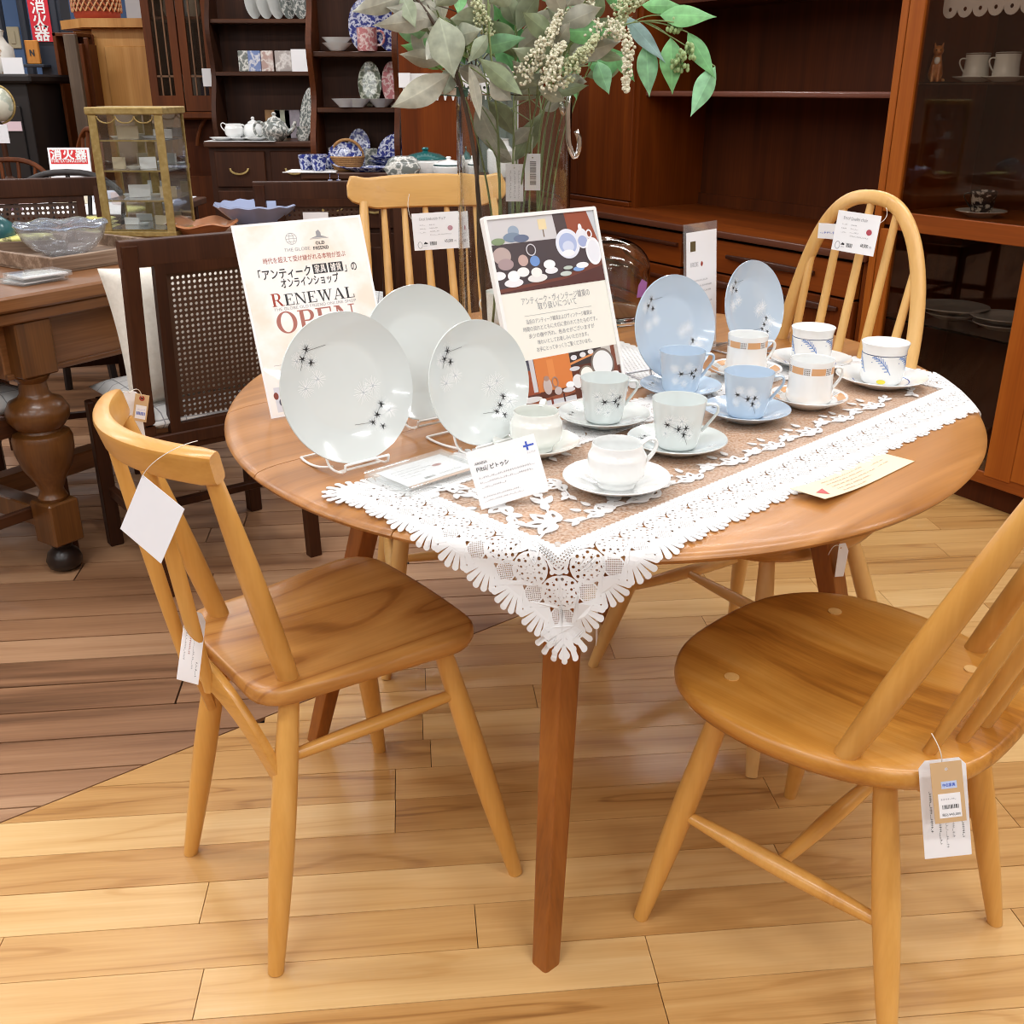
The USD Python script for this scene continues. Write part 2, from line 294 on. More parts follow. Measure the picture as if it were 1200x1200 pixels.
# ------------------------------------------------------------------ floors
BP, BD = np.array([-.534, 1.806]), np.array([math.cos(math.radians(39.8)), math.sin(math.radians(39.8))]); BN = np.array([BD[1], -BD[0]])
def half(side):   # side +1: the light floor (right, near), -1 the dark boards
    a, b = BP - 14 * BD, BP + 14 * BD; return Polygon([a, b, b + side * 14 * BN, a + side * 14 * BN])
def lay(root, ang, width, gap, xr, yr, lens, region, matl, seed, origin=(0, 0), depth=.014, first={}):
    r = random.Random(seed); A = rotz(math.radians(ang)); x0 = UsdGeom.Xformable(root)
    reg = affinity.rotate(region, -ang, origin=(0, 0)); n = 0
    for i, y in enumerate(np.arange(yr[0], yr[1], width)):
        x = xr[0] - r.uniform(0, lens[1])
        for L in first.get(i, []) + [None] * 60:
            if x > xr[1]: break
            L = L or r.uniform(*lens)
            p = Polygon(rrect(L - gap, width - gap, .0006, 2)); p = affinity.translate(p, x + L / 2, y + width / 2).intersection(reg.buffer(-gap / 2)); x += L
            if p.is_empty or p.area < 4e-4: continue
            lift = r.uniform(0, .0004)
            part('plank', extr(p, depth, -depth + lift), matl, root, smooth=False); n += 1
    return n
fl = struct('floor'); fl.GetPrim()
UsdGeom.Xformable(fl).AddRotateZOp().Set(5.5)
part('floor_bed', box((-6, -2, -.06), (7, 9, -.012)), M_gap, fl)
lay(fl, 5.5, .0922, .0014, (-1.0, 4.2), (.55, 4.60), (.5, 1.05), half(1).intersection(sbox(-1.2, .7, 3.2, 4.5)), M_plank, 5)
fd = struct('floor_dark_boards')
UsdGeom.Xformable(fd).AddRotateZOp().Set(6.6); UsdGeom.Xformable(fd).AddTranslateOp().Set((0, 0, .0005))
part('floor_bed', extr(affinity.rotate(half(-1).intersection(sbox(-7, -1, 3, 9.5)), -6.6, origin=(0, 0)), .004, -.0125), M_dgap, fd)
lay(fd, 6.6, .107, .0042, (-2.6, .8), (1.3, 4.1), (.8, 1.7), half(-1).intersection(sbox(-2.4, 1.2, .7, 4.0)), M_dplank, 9)
far = part('floorboards_beyond', cat([extr(affinity.rotate(half(1).intersection(sbox(-3, 4.48, 5, 9).union(sbox(3.18, -1, 5, 9)).union(sbox(-3, -1, 5, .72))), -6.6, origin=(0, 0)), .011, -.0115), extr(affinity.rotate(half(-1).intersection(sbox(-7, 4.0, 3, 9.5).union(sbox(-7, -1, -2.4, 4.0))), -6.6, origin=(0, 0)), .008, -.0085)]), M_dplank, fd, smooth=False)

# ------------------------------------------------------------------ drop-leaf table
TZ = .72; EC = np.array([.160, 1.828]); EA, EB, ET = .748, .651, 1.412      # centre, semi-axes, turn of the oval top
GR = math.radians(42.0)                                                       # direction of its grain and seams
def ellipse_xy(th, grow=0.0):
    u, v = (EA + grow) * np.cos(th), (EB + grow) * np.sin(th); return EC[0] + u * math.cos(ET) - v * math.sin(ET), EC[1] + u * math.sin(ET) + v * math.cos(ET)
def rim(P):
    "nearest rim point, outward normal and signed distance (positive outside) of ground points P"
    d = P - EC; u = d @ [math.cos(ET), math.sin(ET)]; v = d @ [-math.sin(ET), math.cos(ET)]
    th = np.arctan2(v / EB, u / EA)
    for _ in range(12):
        c, s = np.cos(th), np.sin(th); ex, ey = EA * c, EB * s; dx, dy = -EA * s, EB * c
        f = (ex - u) * dx + (ey - v) * dy; fp = dx * dx + dy * dy + (ex - u) * (-ex) + (ey - v) * (-ey)
        th = th - np.clip(f / np.where(np.abs(fp) < 1e-6, 1e-6, np.abs(fp)), -.3, .3)
    c, s = np.cos(th), np.sin(th); n = np.stack([c / EA, s / EB], -1); n /= np.linalg.norm(n, axis=-1)[..., None]
    q = np.stack([EA * c, EB * s], -1); sd = (np.stack([u, v], -1) - q); sd = (sd * n).sum(-1)
    R2 = np.array([[math.cos(ET), math.sin(ET)], [-math.sin(ET), math.cos(ET)]])
    return q @ R2 + EC, n @ R2, sd
table = thing('dining_table', 'oval honey-brown wooden drop-leaf dining table laid with lace and china', 'table', (EC[0], EC[1], 0), math.degrees(GR))
th = np.linspace(0, 2 * pi, 160, endpoint=False); ring = np.stack(ellipse_xy(th), -1) - EC
ring = ring @ rotz(GR)[:2, :2]
prof = [(9, TZ - .026), (.2, TZ - .026), (.060, TZ - .026), (.030, TZ - .0245), (.012, TZ - .0215), (.003, TZ - .0165), (0, TZ - .0115), (.0025, TZ - .007), (.009, TZ - .004), (.020, TZ - .0020), (.036, TZ - .0006), (.055, TZ), (.2, TZ), (9, TZ)]
top = slab(ring, prof); tm = m3.Manifold(m3.Mesh(top.vertices.astype(np.float32), top.faces.astype(np.uint32)))
def cut(a, b):
    return tm ^ m3.Manifold.cube((3, b - a - .0016, .2)).translate((-1.5, a + .0008, .6))
for nm, a, b in (('leaf', .297, 1), ('centre_board', .004, .297), ('centre_board', -.292, .004), ('leaf', -1, -.292)):
    part(nm, cut(a, b), M_top, table, smooth=40)
def tl(p): return np.append((np.asarray(p[:2]) - EC) @ rotz(GR)[:2, :2], p[2] if len(p) > 2 else 0)
LC = np.array([.142, 1.70])
for foot in ((.051, 1.168), (-.395, 1.742), (.683, 1.655), (.233, 2.235)):
    foot = np.array(foot); tp = LC + (foot - LC) * .66; a, b = tl([*foot, 0]), tl([*tp, TZ - .03])
    V = np.array([[a + np.append(c * .016, 0) for c in rrect(2, 2, .35, 3)], [a + (b - a) * .55 + np.append(c * .0205, 0) for c in rrect(2, 2, .3, 3)], [b + np.append(c * .0225, 0) for c in rrect(2, 2, .25, 3)]])
    part('leg', skin(V), M_tleg, table, smooth=40)
fr = [tl([*(LC + (np.array(f) - LC) * .66), TZ - .062]) for f in ((.051, 1.168), (-.395, 1.742), (.233, 2.235), (.683, 1.655))]
for i in range(4):
    a, b = fr[i], fr[(i + 1) % 4]; part('apron', sweep([a, b], rrect(.022, .06, .004)), M_tleg, table)
part('leaf_support', [sweep([tl([-.08, 1.55, TZ - .038]), tl([.36, 1.95, TZ - .038])], rrect(.03, .022, .004)), sweep([tl([.2, 1.35, TZ - .038]), tl([-.2, 1.8, TZ - .038])], rrect(.03, .022, .004))], M_tleg, table)

# ------------------------------------------------------------------ the four beech chairs round the table (x = facing, y = sitter's left)
def legs(t, m, front, rear, tf, tr, zt, r=(.0115, .0175, .013)):
    for (fx, fy), (tx, ty) in ((front, tf), (rear, tr)):
        for s in (1, -1): part('leg', stick((fx, s * fy, 0), (tx, s * ty, zt), r[0], r[1], r[2], 14, 13, .55), m, t)
def on(a, b, z, z1): k = z / z1; return np.array([a[0] + (b[0] - a[0]) * k, a[1] + (b[1] - a[1]) * k, z])
def dished(depth, cx=-.02, rx=.17, ry=.19):
    def f(q, ins, z): return np.where(ins > .001, -depth * np.clip(1 - ((q[:, 0] - cx) / rx) ** 2 - (q[:, 1] / ry) ** 2, 0, 1), 0) * (1 if z > f.z else 0)
    return f
def seat_mesh(out, top, thick, depth, edge=.007, under=.010):
    d = dished(depth); d.z = top - thick * .4
    return slab(out, [(9, top - thick), (under + .02, top - thick), (under, top - thick + .001), (under * .45, top - thick + .004), (.001, top - thick * .62), (0, top - thick * .42), (edge * .25, top - edge * .5), (edge, top - .0006), (edge + .012, top), (.05, top), (.08, top), (.11, top), (.14, top), (9, top)], d)

# A: stacking chair, left of the table, its back to the left
A = thing('stacking_chair', 'honey beech chair with low curved top rail, nearest on the left of the table', 'chair', (-.292, 1.405, 0), 38)
zs = .460
out = rounded([(.178, -.188), (.178, .188), (-.178, .150), (-.178, -.150)], .052)
out = np.column_stack([out[:, 0] + .012 * (1 - (out[:, 1] / .19) ** 2) * (out[:, 0] > 0), out[:, 1]])
part('seat', seat_mesh(out, zs, .03, .008), M_elm, A, smooth=50)
legs(A, M_beech_z, (.207, .219), (-.205, .164), (.125, .135), (-.12, .118), zs - .028, (.012, .019, .014))
for s in (1, -1):
    a = on((.207, s * .219), (.125, s * .135), .345, .43); b = on((-.205, s * .164), (-.12, s * .118), .335, .43)
    part('stretcher', stick(a, b, .0085, .0115, .0085, 12, 9), M_beech_x, A)
# bent bow behind the seat that carries the two inner sticks
t = np.linspace(-1, 1, 25); P = np.column_stack([-.150 - .055 * (1 - t ** 2), t * .128, .30 + .155 * (1 - np.abs(t) ** 2.6)])
part('back_bow', sweep(P, rrect(.032, .016, .006), up=np.column_stack([-np.ones(25), np.zeros(25), .35 * np.ones(25)])), M_beech_y, A, smooth=40)
ct = np.linspace(-1, 1, 21); CR = np.column_stack([-.205 - .060 * (1 - ct ** 2), ct * .174 + .008, np.full(21, .801)])
up = np.column_stack([-.30 * np.ones(21), np.zeros(21), np.ones(21)])
part('top_rail', sweep(CR, rrect(.027, .045, .008), up=up, scale=np.column_stack([np.where(np.abs(ct) > .97, .8, 1), np.where(np.abs(ct) > .97, .9, 1)])), M_beech_y, A, smooth=40)
for s in (1, -1):
    part('back_post', stick((-.118, s * .118, zs - .012), (-.205, s * .157 + .008, .782), .015, .0165, .0105, 14, 11, .35), M_beech_z, A)
    part('back_stick', stick((-.205, s * .040, .430), (-.255, s * .068, .782), .0085, .011, .0085, 12, 9), M_beech_z, A)

# B, C: chairs with turned sticks and a shaped comb
ang = np.linspace(0, 2 * pi, 72, endpoint=False)
def d_seat(w=.236, f=.226, b=.232):
    x = np.where(np.cos(ang) > 0, f, b) * np.sign(np.cos(ang)) * np.abs(np.cos(ang)) ** .78; y = w * np.sign(np.sin(ang)) * np.abs(np.sin(ang)) ** .72
    return np.column_stack([x, y * (1 - .10 * np.clip(-x / b, 0, 1))])
def comb(w, h0, x0, z0, bow=.05):
    t = np.linspace(-1, 1, 41); a = np.abs(t)
    hi = .5 * h0 * (1 - .30 * a ** 2 + .28 * np.exp(-((a - .93) / .13) ** 2)); lo = -.5 * h0 * (1.0 - .62 * np.clip((a - .62) / .38, 0, 1) ** 1.4 - .0 * a)
    V = []
    for k in range(41):
        x = x0 - bow * (1 - t[k] ** 2); e = 1 if a[k] < .985 else .55
        V.append([(x + sx * .011 * e - .22 * zz, t[k] * w / 2, z0 + zz) for sx, zz in ((1, lo[k] * e + .004), (1, hi[k] * e - .005), (.6, hi[k] * e), (-.6, hi[k] * e), (-1, hi[k] * e - .005), (-1, lo[k] * e + .004), (-.6, lo[k] * e), (.6, lo[k] * e))])
    return skin(np.array(V))
def stick_chair(label, loc, rz, mz, my, ms, top, plugs):
    t = thing('comb_back_chair', label, 'chair', loc, rz); zs = .445
    part('seat', seat_mesh(d_seat(), zs, .034, .012, .008, .016), ms, t, smooth=50)
    legs(t, mz, (.182, .218), (-.215, .176), (.108, .142), (-.125, .128), zs - .03, (.0115, .019, .014))
    st = []
    for s in (1, -1):
        a = on((.182, s * .218), (.108, s * .142), .205, .415); b = on((-.215, s * .176), (-.125, s * .128), .19, .415)
        part('stretcher', stick(a, b, .008, .0145, .008, 12, 11), mz, t); st.append((a + b) / 2)
    part('cross_stretcher', stick(st[0] + [0, -.008, 0], st[1] + [0, .008, 0], .008, .013, .008, 12, 11), my, t)
    cz = top - .035
    part('comb_rail', comb(.375, .074, -.305, cz, .045), my, t, smooth=40)
    for s in (1, -1):
        part('back_post', stick((-.096, s * .190, zs - .012), (-.296, s * .152, cz - .018), .0145, .0185, .0095, 14, 13, .32), mz, t)
    for y0, y1 in ((-.112, -.101), (-.056, -.051), (0, 0), (.056, .051), (.112, .101)):
        x0 = -.160 - .032 * math.cos(y0 * 12); part('back_stick', stick((x0, y0, zs - .012), (-.305 - .045 * (1 - (y1 / .1875) ** 2), y1, cz - .02), .0075, .0105, .0065, 12, 9, .4), mz, t)
    if plugs:
        for x, y in ((.105, .142), (.105, -.142), (-.122, -.128)):
            z = zs - .012 * max(0, 1 - ((x + .02) / .17) ** 2 - (y / .19) ** 2)
            part('leg_plug', xf(extr(circ(0, 0, .0105, 6), .006), None, (x, y, z - .0048)), M_pale_z, t, label='pale round leg end showing in the seat')
    return t
B = stick_chair('honey beech stick-back chair on the right, seat towards the table, back out of frame', (.488, 1.280, 0), 134, M_beech_z, M_beech_y, M_elm_dark, .985, True)
Cc = stick_chair('pale beech stick-back chair with wavy comb rail, behind the glass vase', (-.118, 2.205, 0), -75, M_pale_z, M_pale_y, M_elm, 1.030, False)

# D: hoop-back chair
D = thing('hoop_back_chair', 'pale beech hoop-back chair pushed under the table in front of the cabinet', 'chair', (.50, 1.945, 0), HOOP_RZ)
zs = .445
part('seat', seat_mesh(d_seat(), zs, .034, .012, .008, .016), M_elm, D, smooth=50)
legs(D, M_pale_z, (.215, .246), (-.225, .240), (.118, .145), (-.125, .128), zs - .03, (.0115, .019, .014))
st = []
for s in (1, -1):
    a = on((.215, s * .246), (.118, s * .145), .205, .415); b = on((-.225, s * .24), (-.125, s * .128), .19, .415)
    part('stretcher', stick(a, b, .008, .0145, .008, 12, 11), M_pale_z, D); st.append((a + b) / 2)
part('cross_stretcher', stick(st[0] + [0, -.008, 0], st[1] + [0, .008, 0], .008, .013, .008, 12, 11), M_pale_y, D)
HT = HOOP_TOP; u = np.linspace(-1, 1, 61); aa = u * pi / 2
hy = .186 * np.sign(np.sin(aa)) * np.abs(np.sin(aa)) ** .80; hk = np.cos(aa) ** .80
hz = zs - .012 + (HT - zs) * hk; hx = HOOP_X0 - HOOP_LEAN * hk - .03 * np.sin(hk * pi)
P = np.column_stack([hx, hy * (1 - .12 * (1 - hk)), hz])
T, N, Bn = frames(P)
part('hoop', sweep(P, rrect(.027, .022, .008), up=np.column_stack([np.ones(61), np.zeros(61), .35 * np.ones(61)])), M_pale_z, D, smooth=50)
for y0, y1 in ((-.112, -.128), (-.056, -.064), (0, 0), (.056, .064), (.112, .128)):
    k = np.argmin(np.abs(P[:, 1] - y1) + 10 * (P[:, 2] < .7)); part('back_stick', stick((HOOP_X0 - .035, y0, zs - .012), P[k] - [0, 0, .006], .0075, .0095, .0075, 12, 9, .4), M_pale_z, D)

# ------------------------------------------------------------------ lace runner
M_lace = mat('white_cotton_lace', {'d': ('diffuse_bsdf', {'color': sr(242, 242, 242)}), 't': ('translucent_bsdf', {'color': sr(236, 236, 236)}), 'm': ('mix_closure', {'fac': .22})}, [('d.BSDF', 'm.closure1'), ('t.BSDF', 'm.closure2')], 'm.closure')
M_net = mat('fine_white_net', {'tc': ('texture_coordinate', {}), 'n': ('noise_texture', {'scale': 240.0, 'detail': 2.0}), 'mr': ('map_range', {'from_min': .35, 'from_max': .65, 'to_min': .12, 'to_max': .46, 'clamp': True}),
    'd': ('diffuse_bsdf', {'color': sr(238, 228, 216)}), 't': ('transparent_bsdf', {}), 'm': ('mix_closure', {})}, [('tc.object', 'n.vector'), ('n.fac', 'mr.value'), ('mr.result', 'm.fac'), ('t.BSDF', 'm.closure1'), ('d.BSDF', 'm.closure2')], 'm.closure')
CF = np.array([.050, .950]); E1 = np.array([math.cos(math.radians(43.5)), math.sin(math.radians(43.5))]); E2 = np.array([-E1[1], E1[0]])
PT = .0444; NU, NV = 27, 10; CL, CW, BW = PT * NU, PT * NV, .108
def drape(u, v, lift=0.0):
    P = CF + np.outer(u, E1) + np.outer(v, E2); q, n, d = rim(P); r = .019; s = np.clip(d + .016, 0, None); a = np.minimum(s / r, math.radians(83)); rest = np.clip(s - r * math.radians(83), 0, None)
    o = r * np.sin(a) + rest * math.cos(math.radians(83)) - .016; z = TZ + .0011 - r * (1 - np.cos(a)) - rest * math.sin(math.radians(83))
    ins = np.clip((.05 + d) / .05, 0, 1) * (d <= -.016)
    xy = np.where((s > 0)[:, None], q + n * o[:, None], P); nz = np.cos(a); nn = n * np.sin(a)[:, None]
    wob = .0035 * np.sin(u * 95 + 1) * np.clip(rest / .06, 0, 1)
    return np.column_stack([xy + nn * (lift + wob)[:, None] if np.ndim(lift) else xy + nn * (lift + wob[:, None]), z + nz * lift])
def petal(cx, cy, L, w, ang, tip=.62):
    t = np.linspace(0, 1, 9); y = w * np.sin(pi * t ** (1 / (2 * tip))) ** .8 * .5; x = t * L
    p = Polygon(np.vstack([np.column_stack([x, y]), np.column_stack([x[::-1], -y[::-1]])[1:-1]])).buffer(0)
    return affinity.translate(affinity.rotate(p, math.degrees(ang), origin=(0, 0)), cx, cy)

def fan(cx, cy, L, base=-pi / 2, spread=.92, k=7):
    ps = [circ(cx, cy, .0052)]
    for i in range(k):
        f = (i - (k - 1) / 2) / ((k - 1) / 2); a = base + spread * f; l = L * (1 - .12 * f * f); c, s = math.cos(a), math.sin(a); w0, w1 = .0014, .0041
        ps.append(Polygon([(cx - w0 * s, cy + w0 * c), (cx + l * c - w1 * s, cy + l * s + w1 * c), (cx + l * c + w1 * s, cy + l * s - w1 * c), (cx + w0 * s, cy - w0 * c)]).union(circ(cx + l * c, cy + l * s, w1 + .0003, 3)))
    return unary_union(ps)
def netoval(cx, cy, rx, ry, rot=0):
    o = affinity.scale(Point(0, 0).buffer(1, quad_segs=6), rx, ry); bars = []
    for k in np.arange(-.03, .031, .0036):
        for s in (1, -1): bars.append(LineString([(k - .03, -.03 * s), (k + .03, .03 * s)]).buffer(.00050, cap_style=2))
    g = unary_union(bars).intersection(o).union(o.exterior.buffer(.0009, quad_segs=1))
    return affinity.translate(affinity.rotate(g, rot, origin=(0, 0)), cx, cy)
def medallion(cx, cy, R):
    ps = [Point(cx, cy).buffer(R, quad_segs=6).exterior.buffer(.0010, quad_segs=1), circ(cx, cy, .0042)]
    for k in range(8):
        a = k * pi / 4; ps.append(circ(cx + .0078 * math.cos(a), cy + .0078 * math.sin(a), .0031, 2)); a += pi / 8
        ps.append(circ(cx + .0132 * math.cos(a), cy + .0132 * math.sin(a), .0027, 2))
        ps.append(LineString([(cx + .004 * math.cos(a), cy + .004 * math.sin(a)), (cx + R * math.cos(a), cy + R * math.sin(a))]).buffer(.0006, cap_style=2))
    disc = Point(cx, cy).buffer(R, quad_segs=6); hs = []
    for k in range(8):
        a = k * pi / 4; hs += [circ(cx + .0056 * math.cos(a), cy + .0056 * math.sin(a), .0009, 1), circ(cx + .0116 * math.cos(a + pi / 8), cy + .0116 * math.sin(a + pi / 8), .0017, 2), circ(cx + .0172 * math.cos(a), cy + .0172 * math.sin(a), .0022, 2), circ(cx + .0150 * math.cos(a + pi / 8), cy + .0150 * math.sin(a + pi / 8), .0010, 1)]
    return disc.difference(unary_union(hs)).union(disc.exterior.buffer(.0012, quad_segs=1))
def motif():
    h = PT / 2; parts = []
    parts.append(fan(h, .0405, .0365))
    parts.append(netoval(0, .0400, .0118, .0165))
    parts.append(medallion(h, .0620, .0205))
    parts.append(LineString([(0, .053), (h * .35, .060)]).buffer(.0016).union(LineString([(PT, .053), (PT - h * .35, .060)]).buffer(.0016)))
    band = sbox(0, .083, PT, .1000); holes = []
    for i, x in enumerate(np.arange(.0020, PT, .0037)):
        for j, y in enumerate((.0862, .0902, .0942)): holes.append(circ(x + (.0018 if j % 2 else 0), y, .00105, 1))
    parts.append(band.difference(unary_union(holes)))
    parts += [circ(PT * (i + .5) / 5, .1000, .0048, 3) for i in range(5)]
    parts.append(unary_union([LineString([(0, .0785), (h * .5, .084)]).buffer(.0022), LineString([(PT, .0785), (PT - h * .5, .084)]).buffer(.0022), circ(0, .0765, .0030, 2), circ(PT, .0765, .0030, 2)]))
    return unary_union(parts).buffer(0).simplify(.00012)
MO = motif()
def tri2(poly):
    vs, fs, n = [], [], 0
    for g in getattr(poly, 'geoms', [poly]):
        if g.geom_type != 'Polygon' or g.area < 1e-8: continue
        m = trimesh.creation.extrude_polygon(g, .0009, engine='earcut'); vs.append(m.vertices); fs.append(m.faces + n); n += len(m.vertices)
    return np.vstack(vs), np.vstack(fs)
EDGES = [(0, 0, 0, CL, NU), (CL, 0, 90, CW, NV), (CL, CW, 180, CL, NU), (0, CW, 270, CW, NV)]
def clipm(L): return Polygon([(0, 0), (L, 0), (L - min(L / 2, .12), min(L / 2, .12)), (.12, .12)])
cloth = thing('lace_table_runner', 'white lace runner with scalloped border, one corner hanging over the table edge', 'tablecloth', (0, 0, 0))
mv, mf = tri2(MO); mv, mf = trimesh.remesh.subdivide_to_size(mv, mf, .011)
def place(v, ox, oy, rot, lift=0.0):
    R = rotz(math.radians(rot))[:2, :2]; uv = v[:, :2] @ R.T + [ox, oy]; return drape(uv[:, 0], uv[:, 1], (v[:, 2] + .0004 + lift)[:, None] * 1.0 if False else v[:, 2] + .0004 + lift)
def drape2(uv, h):
    P0 = drape(uv[:, 0], uv[:, 1]); P1 = drape(uv[:, 0], uv[:, 1], .004); N_ = P1 - P0; return P0 + N_ / .004 * h[:, None]
for ox, oy, rot, L, k in EDGES:
    R = rotz(math.radians(rot))[:2, :2]; V, F, n = [], [], 0; C2 = affinity.translate(clipm(L), 0, 0)
    for i in range(k):
        if i < 3 or i >= k - 3:
            p = affinity.translate(MO, i * PT, 0).intersection(unary_union([C2, sbox(.03, -.01, L - .03, .012)])); v, f = tri2(p); v = v + [0, 0, .00022 * (i % 2)]
        else: v, f = mv + [i * PT, 0, .00022 * (i % 2)], mf
        uv = v[:, :2] @ R.T + [ox, oy]; V.append(drape2(uv, v[:, 2] + .0003)); F.append(f + n); n += len(v)
    part('lace_border', TM(np.vstack(V), np.vstack(F)), M_lace, cloth, smooth=False)
    c = unary_union([fan(.038, .038, .048, base=-.75 * pi, spread=1.0), netoval(.040, .016, .009, .013, 60), netoval(.016, .040, .009, .013, 30), LineString([(.03, .03), (.11, .11)]).buffer(.0035)]); v, f = tri2(c)
    uv = v[:, :2] @ R.T + [ox, oy]; part('lace_corner', TM(drape2(uv, v[:, 2] + .0006), f), M_lace, cloth, smooth=False)
gu, gv = np.meshgrid(np.linspace(.094, CL - .094, 170), np.linspace(.094, CW - .094, 60), indexing='ij')
P = drape(gu.ravel(), gv.ravel()); idx = np.arange(gu.size).reshape(gu.shape)
q = np.stack([idx[:-1, :-1], idx[1:, :-1], idx[1:, 1:], idx[:-1, 1:]], -1).reshape(-1, 4)
part('net_ground', TM(P, np.vstack([q[:, [0, 1, 2]], q[:, [0, 2, 3]]])), M_net, cloth, smooth=True)
def spray():
    ps = []
    for a in (.15, .95, 1.9, 2.75): ps.append(petal(0, 0, .030, .018, a, .7).difference(petal(.011 * math.cos(a), .011 * math.sin(a), .011, .005, a)))
    for (x, y, a, l) in ((.030, .010, .2, .022), (.046, .014, .8, .020), (.046, .012, -.2, .022), (.062, .018, .5, .018), (-.030, .012, 2.6, .022), (-.046, .016, 2.1, .020), (-.046, .014, 3.2, .02), (.012, .030, 1.3, .02), (-.012, .030, 1.8, .018)): ps.append(petal(x, y, l, .0095, a, .7))
    ps.append(LineString([(-.05, .014), (-.02, .006), (0, 0), (.02, .006), (.065, .018)]).buffer(.0012)); ps.append(circ(0, .004, .006))
    return unary_union(ps).buffer(0)
SP = spray()
for fi, (u, v, r, s) in enumerate([(.145, .24, 80, 1.1), (.22, .135, 12, .9), (.40, .130, 2, .9), (.60, .128, 3, .9), (.80, .128, -3, .9), (.150, .155, 40, 1.35), (.300, .128, 5, 1.15), (.50, .128, -4, .95), (.70, .125, 6, 1.0), (.90, .128, 0, 1.0), (1.06, .15, 50, 1.0), (.14, .34, 130, 1.0), (.33, .36, 182, 1.0), (.55, .365, 176, 1.0), (.78, .36, 183, 1.0), (1.0, .35, 190, 1.0), (.25, .24, 75, .9), (.47, .24, 20, .9), (.72, .25, 160, .9)]):
    p = affinity.translate(affinity.rotate(affinity.scale(SP, s, s, origin=(0, 0)), r, origin=(0, 0)), u, v); vv, f = tri2(p)
    part('lace_flower', TM(drape2(vv[:, :2], vv[:, 2] + .0005 + .00013 * fi), f), M_lace, cloth, smooth=False)
# a second, smaller lace piece under the blue plate
dl = thing('lace_doily', 'small off-white lace mat beside the tilted handling notice, under the left blue plate', 'doily', (.215, 1.985, TZ + .0012), 30)
pts = sbox(-.09, -.17, .09, .17); hol = [circ(x + (.004 if k % 2 else 0), y, .0022, 1) for x in np.arange(-.078, .08, .0085) for k, y in enumerate(np.arange(-.158, .16, .0085))]
sc = [circ(-.09 + .02 * k, s * .17, .0105) for k in range(10) for s in (1, -1)] + [circ(s * .09, -.17 + .02 * k, .0105) for k in range(18) for s in (1, -1)]
part('lace_mat', extr(unary_union([pts] + sc).difference(unary_union(hol)), .0008), M_lace, dl, smooth=False)

# ------------------------------------------------------------------ china on the table
CZ = TZ + .0024                                             # what stands on the lace stands here
def saucer_prof(R, h=.019, well=.34):
    return [(0, .0035), (R * .30, .0030), (R * .42, .0008), (R * .46, 0), (R * .50, .0008), (R * .62, h * .30), (R * .86, h * .68), (R * .985, h - .0010), (R, h), (R * .992, h + .0012), (R * .96, h + .0002), (R * .84, h * .74 + .0012), (R * .60, h * .36 + .0024), (R * .46, .0056), (R * well, .0046), (R * (well - .02), .0060), (0, .0060)]
def surf_at(prof, r):
    "height of the upper face of a lathe profile at radius r"
    p = np.array(prof); k = np.argmax(p[:, 0]); q = p[k:][::-1]; return np.interp(r, q[:, 0], q[:, 1])
def ray_star(r0, r1, n, w0, w1, ph=0.0, arc=2 * pi, jit=0.0, seed=0):
    g = np.random.default_rng(seed); ps = []
    for k in range(n):
        a = ph + arc * (k / n) + g.uniform(-jit, jit); L = r1 * g.uniform(.72, 1.0); c, s = math.cos(a), math.sin(a)
        ps.append(Polygon([(r0 * c - w0 * s, r0 * s + w0 * c), (L * c - w1 * s, L * s + w1 * c), (L * c + w1 * s, L * s - w1 * c), (r0 * c + w0 * s, r0 * s - w0 * c)]))
    return unary_union(ps)
def sprig(stars, ghosts, stems):
    ink, hair, ghost = [], [], []
    for i, (x, y, s) in enumerate(stars):
        ink.append(affinity.translate(ray_star(0, .0064 * s, 6, .0010 * s, .0003, ph=i, jit=.35, seed=i).union(circ(0, 0, .0011 * s, 2)), x, y))
        hair.append(affinity.translate(ray_star(.002, .0125 * s, 20, .00022, .00016, ph=i, jit=.1, seed=i + 9).union(unary_union([circ(.0125 * s * math.cos(a), .0125 * s * math.sin(a), .0005, 1) for a in np.linspace(0, 2 * pi, 17)[:-1]])), x, y))
        ghost.append(affinity.translate(ray_star(.003, .0095 * s, 13, .00028, .0002, ph=i + .2, jit=.1, seed=i + 5), x, y))
    for i, (x, y, s) in enumerate(ghosts): hair.append(affinity.translate(ray_star(.0005, .013 * s, 22, .00035, .00022, jit=.1, seed=i + 40), x, y)); ghost.append(affinity.translate(ray_star(0, .0060 * s, 6, .0007, .0002, jit=.3, seed=i + 60), x, y))
    for a, b in stems: ink.append(LineString([a, b]).buffer(.00022))
    return unary_union(ink), unary_union(hair), unary_union(ghost)
def dense(poly, step=.003):
    return poly.segmentize(step) if hasattr(poly, 'segmentize') else poly
def decal(poly, fn, lift):
    m = extr(dense(poly), .00008, 0)
    if m is None: return None
    v, f = trimesh.remesh.subdivide_to_size(np.array(m.vertices), np.array(m.faces), .0042); return TM(fn(v[:, 0], v[:, 1], v[:, 2] + lift), f)
def print_on(t, sp, fn, hairm, ghostm, split=False):
    if split:
        for s in (-1, 1): print_on(t, [unary_union([g for g in getattr(p, 'geoms', [p]) if (g.centroid.x - .004 > 0) == (s > 0)]) for p in sp], fn, hairm, ghostm)
        return
    for nm, p, m_, l in (('flower_print', sp[1], hairm, .00012), ('flower_print', sp[2], ghostm, .00022), ('flower_print', sp[0], M_ink, .00032)):
        d = decal(p, fn, l)
        if d is not None: part(nm, d, m_, t, smooth=False)
def handle(P, r, flat=.55): return tube(P, r, 10, flat)
def spline(pts, n=24):
    from scipy.interpolate import CubicSpline
    p = np.asarray(pts, float); d = np.r_[0, np.cumsum(np.linalg.norm(np.diff(p, axis=0), axis=1))]; return CubicSpline(d, p)(np.linspace(0, d[-1], n))
